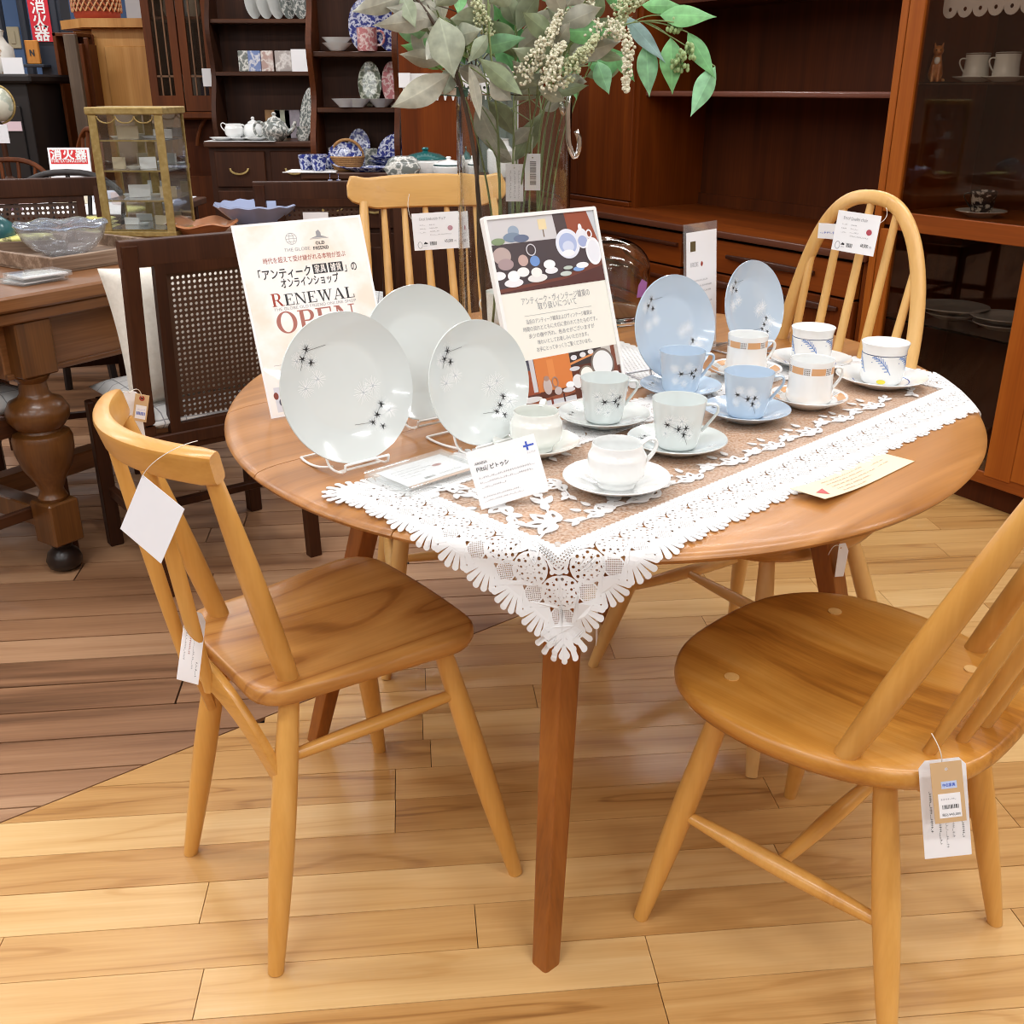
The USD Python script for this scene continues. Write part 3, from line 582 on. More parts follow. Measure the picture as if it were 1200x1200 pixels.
CUPS = {
  'floral': dict(prof=[(0, .003), (.020, .003), (.0215, 0), (.0245, 0), (.0275, .0012), (.0298, .0040), (.0310, .0095), (.0395, .0705), (.0392, .0715), (.0384, .0708), (.0296, .011), (.026, .0065), (0, .0055)],
                 han=[(.0372, 0, .062), (.047, 0, .0635), (.0545, 0, .061), (.0560, 0, .054), (.0500, 0, .043), (.0415, 0, .032), (.0340, 0, .0235)], hr=.0034, pf=lambda z: np.interp(z, [.0095, .0705], [.0310, .0395])),
  'low': dict(prof=[(0, .004), (.022, .004), (.0235, 0), (.0255, 0), (.0260, .004), (.0266, .0065), (.0330, .0110), (.0372, .0160), (.0388, .0215), (.0392, .032), (.0393, .0400), (.0386, .0430), (.0366, .0465), (.0348, .0500), (.0340, .0545), (.0338, .0585), (.0331, .0592), (.0324, .0585), (.0328, .053), (.0345, .0485), (.0372, .0425), (.0380, .032), (.0374, .0225), (.034, .0155), (.02, .011), (0, .010)],
              han=[(.0330, 0, .055), (.0400, 0, .0605), (.0490, 0, .0615), (.0540, 0, .056), (.0530, 0, .047), (.0475, 0, .0385), (.0395, 0, .030)], hr=.0040, pf=None),
  'band': dict(prof=[(0, .004), (.024, .004), (.026, 0), (.030, 0), (.0355, .004), (.0385, .010), (.0382, .018), (.0365, .032), (.0358, .046), (.0360, .060), (.0364, .0745), (.0360, .0752), (.0350, .0745), (.0345, .058), (.0345, .046), (.0352, .032), (.0368, .018), (.034, .010), (0, .008)],
               han=[(.0350, 0, .058), (.0440, 0, .060), (.0525, 0, .057), (.0545, 0, .049), (.0505, 0, .039), (.0440, 0, .029), (.0365, 0, .021)], hr=.0036, pf=lambda z: np.interp(z, [.018, .032, .046, .060, .0745], [.0382, .0365, .0358, .0360, .0364])),
  'leaf': dict(prof=[(0, .004), (.025, .004), (.027, 0), (.031, 0), (.0345, .004), (.0365, .011), (.0372, .024), (.0375, .040), (.0376, .053), (.0380, .061), (.0402, .0690), (.0410, .0716), (.0402, .0724), (.0372, .063), (.0364, .053), (.036, .024), (.034, .011), (0, .008)],
               han=[(.0372, 0, .052), (.047, 0, .055), (.054, 0, .050), (.055, 0, .040), (.050, 0, .028), (.0368, 0, .018)], hr=.0037, pf=lambda z: np.interp(z, [.011, .024, .040, .053, .062], [.0365, .0372, .0375, .0376, .0380])),
}
def on_cup(pf):
    def fn(u, v, h):
        R = pf(v) + h; a = -pi / 2 + u / .036; return np.column_stack([R * np.cos(a), R * np.sin(a), v])
    return fn
def cup(kind, label, gm, loc, face, han, sc=1.0, scale_z=1.0):
    "face: the yaw that turns the print to the front; han: angle of the handle"
    c = CUPS[kind]; t = thing('cup', label, 'cup', loc, face); pr = np.array(c['prof']) * [sc, sc]
    part('body', lathe(pr, 72), gm, t, smooth=50)
    if han is not None:
        H = spline(np.array(c['han']) * sc); k = np.linspace(0, 1, len(H)); part('handle', xf(handle(H, c['hr'] * sc * (1 + .25 * np.abs(2 * k - 1))), rotz(math.radians(han - face))), gm, t, smooth=60)
    return t
def saucer(label, gm, loc, R, rz=0.0, **k):
    t = thing('saucer', label, 'saucer', loc, rz); part('dish', lathe(saucer_prof(R, **k), 64), gm, t, smooth=50); return t
def on_plate(prof):
    def fn(u, v, h): return np.column_stack([u, v, surf_at(prof, np.hypot(u, v)) + h])
    return fn
SETS = [ # cup kind, glaze, saucer pixel centre, saucer width m, label cup, label saucer, face, handle, sc
  ('low', M_cream, (628, 524), .128, 'plain white low cup standing behind the Finnish flag card', 'plain white saucer half hidden behind the Finnish flag card', 0, 75, .98),
  ('low', M_white, (722, 566), .1445, 'plain white low cup with looped handle, nearest the front of the table', 'plain white saucer nearest the hanging lace corner', 0, 12, 1.0),
  ('floral', M_grey, (707, 491), .148, 'pale grey cup with black dandelion print, in front of the propped notice board', 'pale grey saucer in front of the propped notice board', 0, 12, .985),
  ('floral', M_grey, (793, 521), .148, 'pale grey cup with dandelion sprig, right behind the front white cup', 'pale grey saucer right behind the front white cup', -8, -2, 1.02),
  ('floral', M_blue, (797, 457), .142, 'light blue dandelion cup directly below the larger blue plate', 'light blue saucer directly below the larger blue plate', -6, 8, 1.02),
  ('floral', M_blue, (874, 485), .142, 'light blue dandelion cup between the grey cup and the tan-banded cups', 'light blue saucer between the grey cup and the tan-banded cups', -12, 2, 1.02),
  ('band', M_white, (873, 437), .134, 'white cup with tan band, standing below the smaller blue plate', 'white tan-patched saucer below the smaller blue plate', -18, 12, 1.0),
  ('band', M_white, (947, 470), .128, 'white cup with tan band, nearer the lace border', 'white tan-patched saucer nearer the lace border', -22, 6, 1.0),
  ('leaf', M_white, (949, 425), .155, 'white cup with flared lip and blue fronds, behind the tan-banded cups', 'white blue-ringed saucer partly hidden behind the tan-banded cup', -22, 78, 1.0),
  ('leaf', M_white, (1032, 446), .160, 'white cup with blue fronds and yellow sticker, farthest right on the runner', 'white blue-ringed saucer with yellow sticker cup, farthest right on the runner', -26, 80, 1.02),
]
GR_C = {'floral0': 'pale grey dandelion cups and saucers', 'low': 'plain white cups and saucers'}
for i, (kind, gm, (px, py), dia, lc, ls, face, han, sc) in enumerate(SETS):
    p = G(px, py, CZ + .008); loc = (p[0], p[1], CZ); R = dia / 2
    s = saucer(ls, gm, loc, R, face); cz = CZ + .0062
    cpl = cup(kind, lc, gm, (p[0], p[1], cz), face, han, sc)
    sp_ = saucer_prof(R)
    if kind == 'floral':
        var = i % 2
        if i in (2, 4): spg = sprig([(-.002, .040, 1), (.016, .040, 1), (.0235, .0455, .8), (.022, .0335, .85)], [(-.014, .048, .8), (.010, .052, .8), (-.012, .026, .7), (.004, .022, .7)], [((.002, .040), (.013, .0405))])
        else: spg = sprig([(-.0165, .042, .9), (.000, .0365, 1), (.011, .0385, .95), (.0085, .0285, 1)], [(-.012, .050, .8), (.004, .049, .8), (-.020, .028, .7), (.018, .026, .6)], [((-.014, .0415), (-.004, .0375)), ((.0085, .0285), (.0155, .0120))])
        print_on(cpl, spg, on_cup(lambda z, f=CUPS[kind]['pf'], k=sc: f(z / k) * k), M_hair, M_ghost if gm is M_grey else M_ghostb)
        print_on(s, sprig([(-.052, .010, .6), (.02, .054, .6), (-.048, .022, .6)], [(.05, -.01, .8), (.012, -.05, .8), (-.03, -.042, .8), (-.04, .04, .8)], []), on_plate(sp_), M_hair, M_ghost if gm is M_grey else M_ghostb)
    if kind == 'band':
        fn = on_cup(lambda z, f=CUPS[kind]['pf'], k=sc: f(z / k) * k); W = 2 * pi * .036
        tan, grid = [], []
        for k in range(6):
            u0 = -W / 2 + k * W / 6 + .004; tan.append(sbox(u0, .0545, u0 + .0240, .0660))
            for a in range(4):
                for b_ in range(4): grid.append(sbox(u0 + .0252 + a * .0027, .0548 + b_ * .0029, u0 + .0252 + a * .0027 + .0017, .0548 + b_ * .0029 + .0017))
        [part('tan_patch', decal(q_, fn, .0002), M_tan, cpl, smooth=False) for q_ in tan]; [part('grid_patch', decal(unary_union(grid[16 * q_:16 * q_ + 16]), fn, .0002), M_brown, cpl, smooth=False) for q_ in range(6)]
        ringp = Point(0, 0).buffer(R * .93, quad_segs=24).difference(Point(0, 0).buffer(R * .74, quad_segs=24)); tz, gz = [], []
        for k in range(6):
            a0 = k * 60; w = Polygon([(0, 0)] + [(R * 1.2 * math.cos(math.radians(a0 + d)), R * 1.2 * math.sin(math.radians(a0 + d))) for d in (0, 12, 24, 36)]); tz.append(ringp.intersection(w))
            for rr in (.76, .80, .84, .88):
                for d in (41, 45, 49, 53): gz.append(circ(R * rr * math.cos(math.radians(a0 + d)), R * rr * math.sin(math.radians(a0 + d)), .0009, 1))
        [part('tan_patch', decal(q_, on_plate(sp_), .0003), M_tan, s, smooth=False) for q_ in tz]; [part('grid_patch', decal(unary_union(gz[16 * q_:16 * q_ + 16]), on_plate(sp_), .0003), M_brown, s, smooth=False) for q_ in range(6)]
    if kind == 'leaf':
        fn = on_cup(lambda z, f=CUPS[kind]['pf'], k=sc: f(z / k) * k); W = 2 * pi * .036
        part('blue_line', decal(sbox(-W / 2, .0535, W / 2, .0546).segmentize(.004), fn, .00025), M_cobalt, cpl, smooth=False)
        fr = []; dots = []
        for k in range(5):
            u0 = -W / 2 + k * W / 5 + .010; c_ = np.array([(u0 + .030 * t, .052 - .030 * t ** 1.7) for t in np.linspace(0, 1, 9)]); fr.append(LineString(c_).buffer(.0007))
            for t in range(1, 8): fr.append(LineString([c_[t], (c_[t][0] - .0035, c_[t][1] + min(.012, .0525 - c_[t][1]))]).buffer(.0005)); fr.append(LineString([c_[t], (c_[t][0] - .006, c_[t][1] - .001)]).buffer(.0008))
            dots.append(circ(u0 - .002, .042, .0009, 2))
        part('blue_frond', decal(unary_union(fr), fn, .0003), M_cobaltl, cpl, smooth=False); part('blue_dot', decal(unary_union(dots), fn, .0003), M_cobalt, cpl, smooth=False)
        part('blue_line', decal(Point(0, 0).buffer(R * .62, quad_segs=24).difference(Point(0, 0).buffer(R * .595, quad_segs=24)).difference(sbox(-R, -.01, -R * .3, .03)), on_plate(sp_), .0004), M_cobalt, s, smooth=False)
        if i == 9: part('sticker', decal(affinity.scale(circ(.004, .0085, .0075, 4), 1, .55), fn, .0003), M_yellow, cpl, smooth=False)

# plates on wire stands
def plate_prof(R): return [(0, .0035), (R * .52, .0030), (R * .55, 0), (R * .58, 0), (R * .62, .0035), (R * .80, .0085), (R * .97, .0165), (R, .0185), (R * .994, .0200), (R * .965, .0186), (R * .80, .0120), (R * .64, .0075), (R * .55, .0062), (0, .0058)]
def plate(label, slabel, gm, px, cz, R, yaw, lean, wire, ghost, full=True, spin=0, gap=.07):
    p = G(*px, cz); a = math.radians(yaw); t = thing('plate', label, 'plate', p, yaw, rx=90 - lean); pr = plate_prof(R)
    part('dish', lathe(pr, 80), gm, t, smooth=50); k = R / .11
    A = [(-.060, .052, 1), (-.052, .064, 1), (-.046, .045, 1.0), (-.040, .058, .8), (-.066, .036, .9)]; Bq = [(.056, -.034, 1), (.046, -.048, 1), (.036, -.058, .9), (.050, -.066, .8), (.060, -.020, .6)]
    if full: print_on(t, sprig([(x * k, y * k, s) for x, y, s in A[:3] + Bq[:4]], [(-.062 * k, .010 * k, 1.2), (-.04 * k, .02 * k, 1), (.03 * k, -.012 * k, 1.3), (.048 * k, -.005 * k, 1.2), (.066 * k, -.045 * k, 1), (-.07 * k, .05 * k, 1)], [((-.05 * k, .062 * k), (-.018 * k, .066 * k)), ((.036 * k, -.058 * k), (.006 * k, -.056 * k)), ((-.066 * k, .036 * k), (-.052 * k, .064 * k)), ((.036 * k, -.058 * k), (.056 * k, -.034 * k))]), on_plate(pr), M_hair, ghost, True)
    # wire easel: built in the plate's floor frame (x along the plate, y away from the viewer)
    z0 = TZ + .0035 - cz; l = math.radians(lean); foot = R * math.cos(l); w = gap / 2
    s = thing('plate_stand', slabel, 'plate stand', p, yaw); r = .0019
    zb = -foot - .002; yb = -R * math.sin(l)                                        # lowest point of the plate
    for sx in (-1, 1):
        x = sx * w; P = spline([(x, yb - .030, zb + .012), (x, yb - .027, zb + .002), (x, yb - .012, zb - .003), (x, yb + .012, zb - .002), (x * .9, yb + .030, zb + .02), (x * .6, R * math.sin(l) * .35 + .022, R * .35)], 22); part('wire_support', tube(P, r, 8), wire, s, smooth=60)
        P = spline([(x * .9, yb + .012, zb - .002), (x * 1.05, yb + .05, z0 - .001 + .0005), (x * 1.0, yb + .095, z0)], 10); part('wire_foot', tube(P, r, 8), wire, s, smooth=60)
    part('wire_bar', tube([(-w, yb - .030, zb + .012), (w, yb - .030, zb + .012)], r, 8), wire, s, smooth=60); part('wire_bar', tube([(-w, yb - .010, zb - .003), (w, yb - .010, zb - .003)], r, 8), wire, s, smooth=60)
    part('wire_bar', tube([(-w, yb + .095, z0), (w, yb + .095, z0)], r, 8), wire, s, smooth=60)
plate('large pale grey plate with dandelion print, nearest, in front of the renewal poster', 'white wire easel holding the large grey plate in front of the poster', M_grey, (401, 455), .836, .1035, 40, 14, M_wirew, M_ghost)
plate('plain-looking pale grey plate standing behind the other two grey plates', 'white wire easel holding the rearmost grey plate', M_grey, (489, 414), .838, .104, 36, 14, M_wirew, M_ghost, full=False)
plate('smaller pale grey dandelion plate on the right of the three grey plates', 'white wire easel under the smaller grey plate beside the notice board', M_grey, (554, 449), .818, .0915, 40, 14, M_wirew, M_ghost)
plate('larger light blue dandelion plate, left of the tall acrylic sign', 'grey wire easel holding the larger light blue plate', M_blue, (784, 384), .820, .0925, 32, 13, M_greymetal, M_ghostb)
plate('light blue dandelion plate standing right of the tall acrylic sign', 'grey wire easel holding the blue plate right of the acrylic sign', M_blue, (876, 360), .814, .0905, 39, 13, M_greymetal, M_ghostb)

# ------------------------------------------------------------------ printed things
def thingM(name, label, cat_, R, t, group=None):
    x = UsdGeom.Xform.Define(stage, numbered('/World', name)); R = np.asarray(R)
    R = R / np.linalg.norm(R, axis=0); m = Gf.Matrix4d(*R[:, 0].tolist(), 0, *R[:, 1].tolist(), 0, *R[:, 2].tolist(), 0, *map(float, t), 1)
    x.AddTransformOp().Set(m); return tag(x, label, cat_, group)
def lettering(parent, items, z=.0006, name='lettering'):
    "items: (shape, material); each line of print is a flat mesh of its own"
    for p, m in items:
        e = extr(p, .0001, z)
        if e is not None: part(name, e, m, parent, smooth=False)
def scribble(x, y, w, h, seed, n=None):
    "a line of print too small to read"
    g = np.random.default_rng(seed); ps = []; c = x
    while c < x + w:
        L = h * g.uniform(.35, .95); k = g.integers(0, 3)
        ps.append(sbox(c, y + h * (.42 if k else .1), c + L, y + h * (.58 if k else .24)));
        if k: ps.append(sbox(c + L * .4, y, c + L * .6, y + h))
        c += L + h * .22
    return unary_union(ps)
def barcode(x, y, w, h, seed):
    g = np.random.default_rng(seed); ps = []; c = x
    while c < x + w: L = g.uniform(.0004, .0012); ps.append(sbox(c, y, c + L, y + h)); c += L + g.uniform(.0005, .0012)
    return unary_union(ps)
def ell(x, y, rx, ry, rot=0, q=8): return affinity.translate(affinity.rotate(affinity.scale(Point(0, 0).buffer(1, quad_segs=q), rx, ry), rot), x, y)
def serif(ch):
    B = sbox; ring = lambda x, y, a, b, c, d: ell(x, y, a, b, 0, 10).difference(ell(x, y, c, d, 0, 10))
    stem = [B(.09, 0, .27, 1), B(0, 0, .36, .05), B(0, .95, .3, 1)]
    if ch == 'E': return unary_union(stem + [B(.2, .94, .72, 1), B(.2, .48, .5, .54), B(0, 0, .76, .06), B(.66, .76, .72, 1), B(.70, 0, .76, .27), B(.46, .38, .51, .64)]), .84
    if ch == 'L': return unary_union(stem + [B(0, 0, .74, .06), B(.68, 0, .74, .3), B(0, .95, .38, 1)]), .8
    bowl = unary_union([B(.2, .45, .46, 1), ell(.46, .725, .27, .275)]).difference(unary_union([B(.27, .51, .44, .94), ell(.44, .725, .12, .215)]))
    if ch == 'P': return unary_union(stem + [bowl]), .8
    if ch == 'R': return unary_union(stem + [bowl, Polygon([(.36, .49), (.54, .49), (.84, .05), (.95, .05), (.95, 0), (.70, 0)])]), .98
    if ch == 'N': return unary_union([B(.1, 0, .16, 1), Polygon([(.05, 1), (.25, 1), (.86, 0), (.72, 0)]), B(.78, .0, .84, 1), B(0, 0, .28, .05), B(.66, .95, .96, 1), B(0, .95, .2, 1)]), 1.03
    if ch == 'W': return unary_union([Polygon([(.08, 1), (.27, 1), (.50, 0), (.40, 0)]), Polygon([(.40, 0), (.46, 0), (.70, 1), (.64, 1)]), Polygon([(.56, 1), (.74, 1), (.96, 0), (.86, 0)]), Polygon([(.86, 0), (.92, 0), (1.22, 1), (1.15, 1)]), B(0, .95, .36, 1), B(.50, .95, .82, 1), B(1.04, .95, 1.3, 1)]), 1.34
    if ch == 'A': return unary_union([Polygon([(.08, 0), (.14, 0), (.46, .95), (.42, 1)]), Polygon([(.40, 1), (.54, 1), (.90, 0), (.70, 0)]), B(.22, .30, .70, .36), B(0, 0, .26, .05), B(.58, 0, 1.0, .05)]), 1.04
    return ring(.47, .5, .46, .53, .27, .47), .98                                                  # O
def serif_word(wd, h, width):
    ps, x = [], 0
    for c in wd: p, adv = serif(c); ps.append(affinity.translate(p, x, 0)); x += adv + .03
    return [affinity.scale(p, width / x, h, origin=(0, 0)) for p in ps]
# --- poster
PW, PH = .2207, .3121
poster = thingM('poster', 'white sale poster reading RENEWAL OPEN, leaning behind the largest grey plate', 'poster', [[.8685, -.1842, .4601], [.4951, .2799, -.8225], [.0227, .9422, .3343]], (-.3916, 1.5973, .7225))
M_postbg = mottled('cream_marbled_print', [(0, sr(246, 244, 242)), (.48, sr(246, 243, 240)), (.60, sr(240, 226, 212)), (1, sr(228, 206, 186))], 9.0, .28, 5.0, coat=.5)
part('sheet', box((0, 0, -.0008), (PW, PH, 0)), M_paper, poster, smooth=False)
part('print_ground', extr(sbox(.004, .004, PW - .004, PH - .004), .0002, 0), M_postbg, poster, smooth=False)
U = lambda u: u * PW
V = lambda v: (1 - v) * PH
L_ = []
L_.append((fit(text_poly('時代を超えて受け継がれる本物が並ぶ', .0075), U(.18), V(.208), U(.64)), M_red_ink))
L_.append((fit(text_poly('「アンティーク', .0135, bold=1), U(.125), V(.287), U(.40)), M_black_ink)); L_.append((fit(text_poly('」の', .0125, bold=1), U(.79), V(.287), U(.10)), M_black_ink))
for a, w in ((.543, '家具'), (.668, '雑貨')):
    L_.append((sbox(U(a), V(.287), U(a + .112), V(.236)).difference(fit(text_poly(w, .0105, bold=1), U(a + .014), V(.278), U(.086))), M_black_ink))
L_.append((fit(text_poly('オンラインショップ', .0125, bold=1), U(.28), V(.338), U(.45)), M_black_ink))
ws = serif_word('RENEWAL', .0185, U(.645))
L_.append((affinity.translate(affinity.scale(ws[0], 1.06, 1.14, origin=(0, 0)), U(.183), V(.433)), M_red_ink)); L_.append((affinity.translate(unary_union(ws[1:]), U(.190), V(.433)), M_black_ink))
L_.append((fit(text_poly('THE GLOBE OLD FRIEND ONLINE SHOP', .0046, cjk=False), U(.187), V(.456), U(.645)), M_grey_ink))
L_.append((affinity.translate(unary_union(serif_word('OPEN', .034, U(.64))), U(.185), V(.574)), plain('faded_red_print', sr(168, 104, 92), .5)))
L_.append((fit(text_poly('THE GLOBE', .0052, cjk=False), U(.355), V(.158), U(.2)), M_grey_ink)); L_.append((fit(text_poly('OLD', .0050, cjk=False, bold=2), U(.64), V(.135), U(.07), 'c'), M_black_ink)); L_.append((fit(text_poly('FRIEND', .0052, cjk=False, bold=2), U(.64), V(.162), U(.12), 'c'), M_black_ink))
cx_, cy_ = U(.425), V(.093); globe_ = [Point(cx_, cy_).buffer(.0095).difference(Point(cx_, cy_).buffer(.0089)), ell(cx_, cy_, .0042, .0092).difference(ell(cx_, cy_, .0037, .0087)), sbox(cx_ - .009, cy_ - .0003, cx_ + .009, cy_ + .0003), sbox(cx_ - .0075, cy_ + .0045, cx_ + .0075, cy_ + .0050), sbox(cx_ - .0075, cy_ - .0050, cx_ + .0075, cy_ - .0045)]
L_.append((unary_union(globe_), M_grey_ink))
cx_, cy_ = U(.64), V(.10); L_.append((unary_union([Polygon([(cx_ - .014, cy_), (cx_ - .004, cy_ + .003), (cx_ - .004, cy_ + .010), (cx_ + .001, cy_ + .013), (cx_ + .004, cy_ + .008), (cx_ + .004, cy_ + .003), (cx_ + .014, cy_)]), sbox(cx_ - .016, cy_ - .0016, cx_ + .016, cy_ - .0008)]), M_grey_ink))
L_.append((fit(text_poly('とっておきの家具と雑貨をお届けします', .005), U(.30), V(.66), U(.42)), M_grey_ink)); L_.append((sbox(U(.10), V(.735), U(.9), V(.733)), M_grey_ink)); L_.append((fit(text_poly('公式サイトはこちらから', .0065, bold=1), U(.22), V(.80), U(.5)), M_black_ink))
lettering(poster, L_, .0003)
pr = [(sbox(U(.06), V(.975), U(.94), V(.845)), sr(214, 216, 226))]; g = np.random.default_rng(3)
for k in range(26): x = .07 + .85 * k / 26; pr.append((ell(U(x), V(.905 + g.uniform(-.02, .03)), .004, .006), [sr(132, 62, 50), sr(70, 70, 92), sr(196, 150, 140), sr(236, 236, 240), sr(110, 52, 40)][int(g.integers(5))]))
pm = paint(pr, z=.0003); part('photo_print', pm[0], M_tint, poster, smooth=False, tint=pm[1])

# --- second notice: white frame with photographs
SW, SH = .2309, .3214
sg = thingM('notice_board', 'white framed notice with tableware photographs, propped in front of the vase', 'sign', [[.8233, -.1886, .5353], [.5674, .2530, -.7836], [.0123, .9489, .3153]], (.0129, 1.6106, .7245))
fo = Polygon(rrect(SW, SH, .004, 4)); fo = affinity.translate(fo, SW / 2, SH / 2)
part('frame', extr(fo.difference(sbox(.006, .006, SW - .006, SH - .006)), .011, -.009), M_wirew, sg, smooth=False)
part('backing', box((.004, .004, -.008), (SW - .004, SH - .004, -.001)), M_paper, sg, smooth=False)
part('sheet', extr(sbox(.006, .006, SW - .006, SH - .006), .0004, -.001), plain('ivory_print', sr(240, 238, 228), .35, coat_weight=.5), sg, smooth=False)
U = lambda u: .006 + u * (SW - .012); V = lambda v: .006 + (1 - v) * (SH - .012)
def PB(a, b, c, d): return sbox(U(a), V(d), U(c), V(b))
W_, H_ = SW - .012, SH - .012
A_ = [(PB(0, 0, 1, .385), sr(206, 204, 206)), (PB(0, .13, 1, .385), sr(70, 58, 62)), (Polygon([(U(.60), V(0)), (U(.62), V(.17)), (U(1), V(.20)), (U(1), V(.0))]), sr(74, 58, 58)), (Polygon([(U(.71), V(.0)), (U(.73), V(.14)), (U(1), V(.17)), (U(.93), V(.0))]), sr(146, 68, 38)), (Polygon([(U(.93), V(0)), (U(1), V(.17)), (U(1), V(0))]), sr(196, 200, 206)),
      (PB(.455, .02, .53, .075), sr(232, 214, 170)), (PB(.487, .075, .497, .115), sr(120, 100, 80)), (Polygon([(U(0), V(.385)), (U(0), V(.36)), (U(.6), V(.335)), (U(1), V(.26)), (U(1), V(.385))]), sr(112, 58, 44)), (Polygon([(U(0), V(.385)), (U(0), V(.378)), (U(.6), V(.35)), (U(1), V(.30)), (U(1), V(.385))]), sr(84, 44, 40))]
for x, y, rx, ry, c in ((.22, .07, .05, .03, (150, 166, 186)), (.20, .10, .08, .025, (120, 138, 160)), (.07, .115, .06, .018, (128, 148, 110)), (.28, .11, .07, .02, (100, 112, 140)), (.08, .19, .08, .045, (184, 164, 160)), (.10, .235, .07, .03, (168, 146, 148)), (.26, .225, .045, .03, (196, 166, 158)), (.365, .235, .045, .028, (110, 148, 206)), (.70, .165, .115, .08, (226, 230, 242)), (.70, .165, .085, .058, (170, 184, 222)), (.70, .18, .055, .03, (206, 214, 236)), (.69, .215, .06, .018, (240, 240, 244)), (.845, .145, .06, .055, (228, 230, 238)), (.845, .16, .045, .03, (160, 172, 212)), (.84, .085, .018, .02, (236, 236, 240)), (.935, .22, .075, .075, (242, 242, 246)), (.935, .22, .058, .06, (228, 230, 238)),
                      (.02, .29, .06, .022, (240, 240, 244)), (.14, .335, .085, .022, (236, 236, 240)), (.15, .30, .055, .028, (246, 246, 248)), (.24, .285, .055, .025, (242, 240, 240)), (.36, .325, .09, .022, (232, 230, 228)), (.36, .295, .05, .025, (242, 240, 236)), (.50, .295, .06, .018, (234, 234, 238)), (.49, .262, .055, .024, (244, 244, 246)), (.63, .322, .055, .013, (196, 206, 200)), (.66, .292, .045, .010, (188, 200, 190)), (.76, .305, .055, .013, (130, 166, 216)), (.80, .288, .06, .016, (238, 238, 242))): A_.append((ell(U(x), V(y), rx * W_, ry * H_), sr(*c)))
A_.append((ell(U(.345), V(.175), .045 * W_, .032 * H_).difference(ell(U(.345), V(.175), .036 * W_, .026 * H_)), sr(206, 204, 210)))
A_.append((ell(U(.915), V(.125), .03 * W_, .025 * H_).difference(ell(U(.915), V(.125), .018 * W_, .016 * H_)), sr(236, 236, 240)))
A_ = [(p.intersection(PB(0, 0, 1, .385)), c) for p, c in A_]
Bq = [(PB(0, .745, 1, 1), sr(92, 46, 30)), (PB(0, .745, .16, .80), sr(70, 70, 84)), (PB(.03, .80, .2, .93), sr(150, 70, 36)), (PB(.14, .745, .18, .92), sr(206, 204, 208)), (PB(.185, .745, .52, .925), sr(212, 124, 62)), (PB(.30, .76, .36, .92), sr(220, 136, 72)), (PB(.52, .745, 1, .82), sr(60, 48, 46)), (Polygon([(U(.52), V(.80)), (U(.78), V(.765)), (U(.78), V(.775)), (U(.52), V(.812))]), sr(214, 140, 84)), (PB(.84, .745, 1, .86), sr(196, 190, 184)), (PB(.93, .745, .97, 1), sr(120, 66, 46)), (Polygon([(U(0), V(1)), (U(0), V(.975)), (U(.52), V(.945)), (U(.52), V(.96)), (U(.2), V(1))]), sr(150, 84, 56)), (PB(.22, .975, .52, 1), sr(206, 208, 214)), (PB(.28, .965, .30, 1), sr(120, 50, 34)), (PB(.40, .955, .415, 1), sr(70, 40, 40))]
for x, y, rx, ry, c in ((.83, .835, .115, .085, (120, 110, 104)), (.83, .835, .098, .072, (232, 234, 234)), (.66, .88, .075, .052, (130, 116, 104)), (.66, .88, .062, .043, (240, 238, 232)), (.56, .905, .05, .038, (226, 226, 226)), (.85, .925, .08, .015, (222, 224, 226)), (.56, .775, .03, .014, (220, 220, 224)), (.65, .768, .03, .014, (226, 224, 226)), (.73, .76, .028, .013, (226, 226, 228)), (.55, .835, .05, .012, (206, 206, 210)), (.27, .90, .04, .045, (196, 180, 176)), (.27, .858, .025, .014, (170, 134, 118)), (.36, .935, .035, .022, (200, 186, 184)), (.48, .915, .04, .018, (246, 246, 248)), (.46, .94, .06, .013, (222, 222, 226)), (.10, .955, .10, .016, (226, 226, 226)), (.06, .86, .02, .018, (110, 130, 70)), (.62, .95, .05, .012, (222, 220, 216)), (.93, .90, .04, .012, (232, 230, 228))): Bq.append((ell(U(x), V(y), rx * W_, ry * H_), sr(*c)))
Bq.append((ell(U(.345), V(.885), .03 * W_, .03 * H_).difference(ell(U(.345), V(.885), .022 * W_, .022 * H_)), sr(160, 130, 116)))
Bq = [(p.intersection(PB(0, .745, 1, 1)), c) for p, c in Bq]
for q in (A_, Bq): pm = paint(q, z=-.0006); part('photo_print', pm[0], M_tint, sg, smooth=False, tint=pm[1])
L_ = [(fit(text_poly('アンティーク・ヴィンテージ雑貨の', .0095), U(.5), V(.452), U(.62), 'c'), M_grey_ink), (fit(text_poly('取り扱いについて', .0095), U(.5), V(.488), U(.34), 'c'), M_grey_ink), (PB(.18, .514, .82, .5155), M_grey_ink)]
for k, (tx, w) in enumerate((('当店のアンティーク雑貨およびヴィンテージ雑貨は', .60), ('時間の流れとともに大切に使われてきたものです。', .68), ('多少の傷や汚れ、色あせがございますが', .60), ('味わいとしてお楽しみいただけます。', .46), ('お手にとってゆっくりご覧くださいませ。', .50))): L_.append((fit(text_poly(tx, .0062), U(.5), V(.556 + .038 * k), U(w), 'c'), M_grey_ink))
lettering(sg, L_, -.0004)

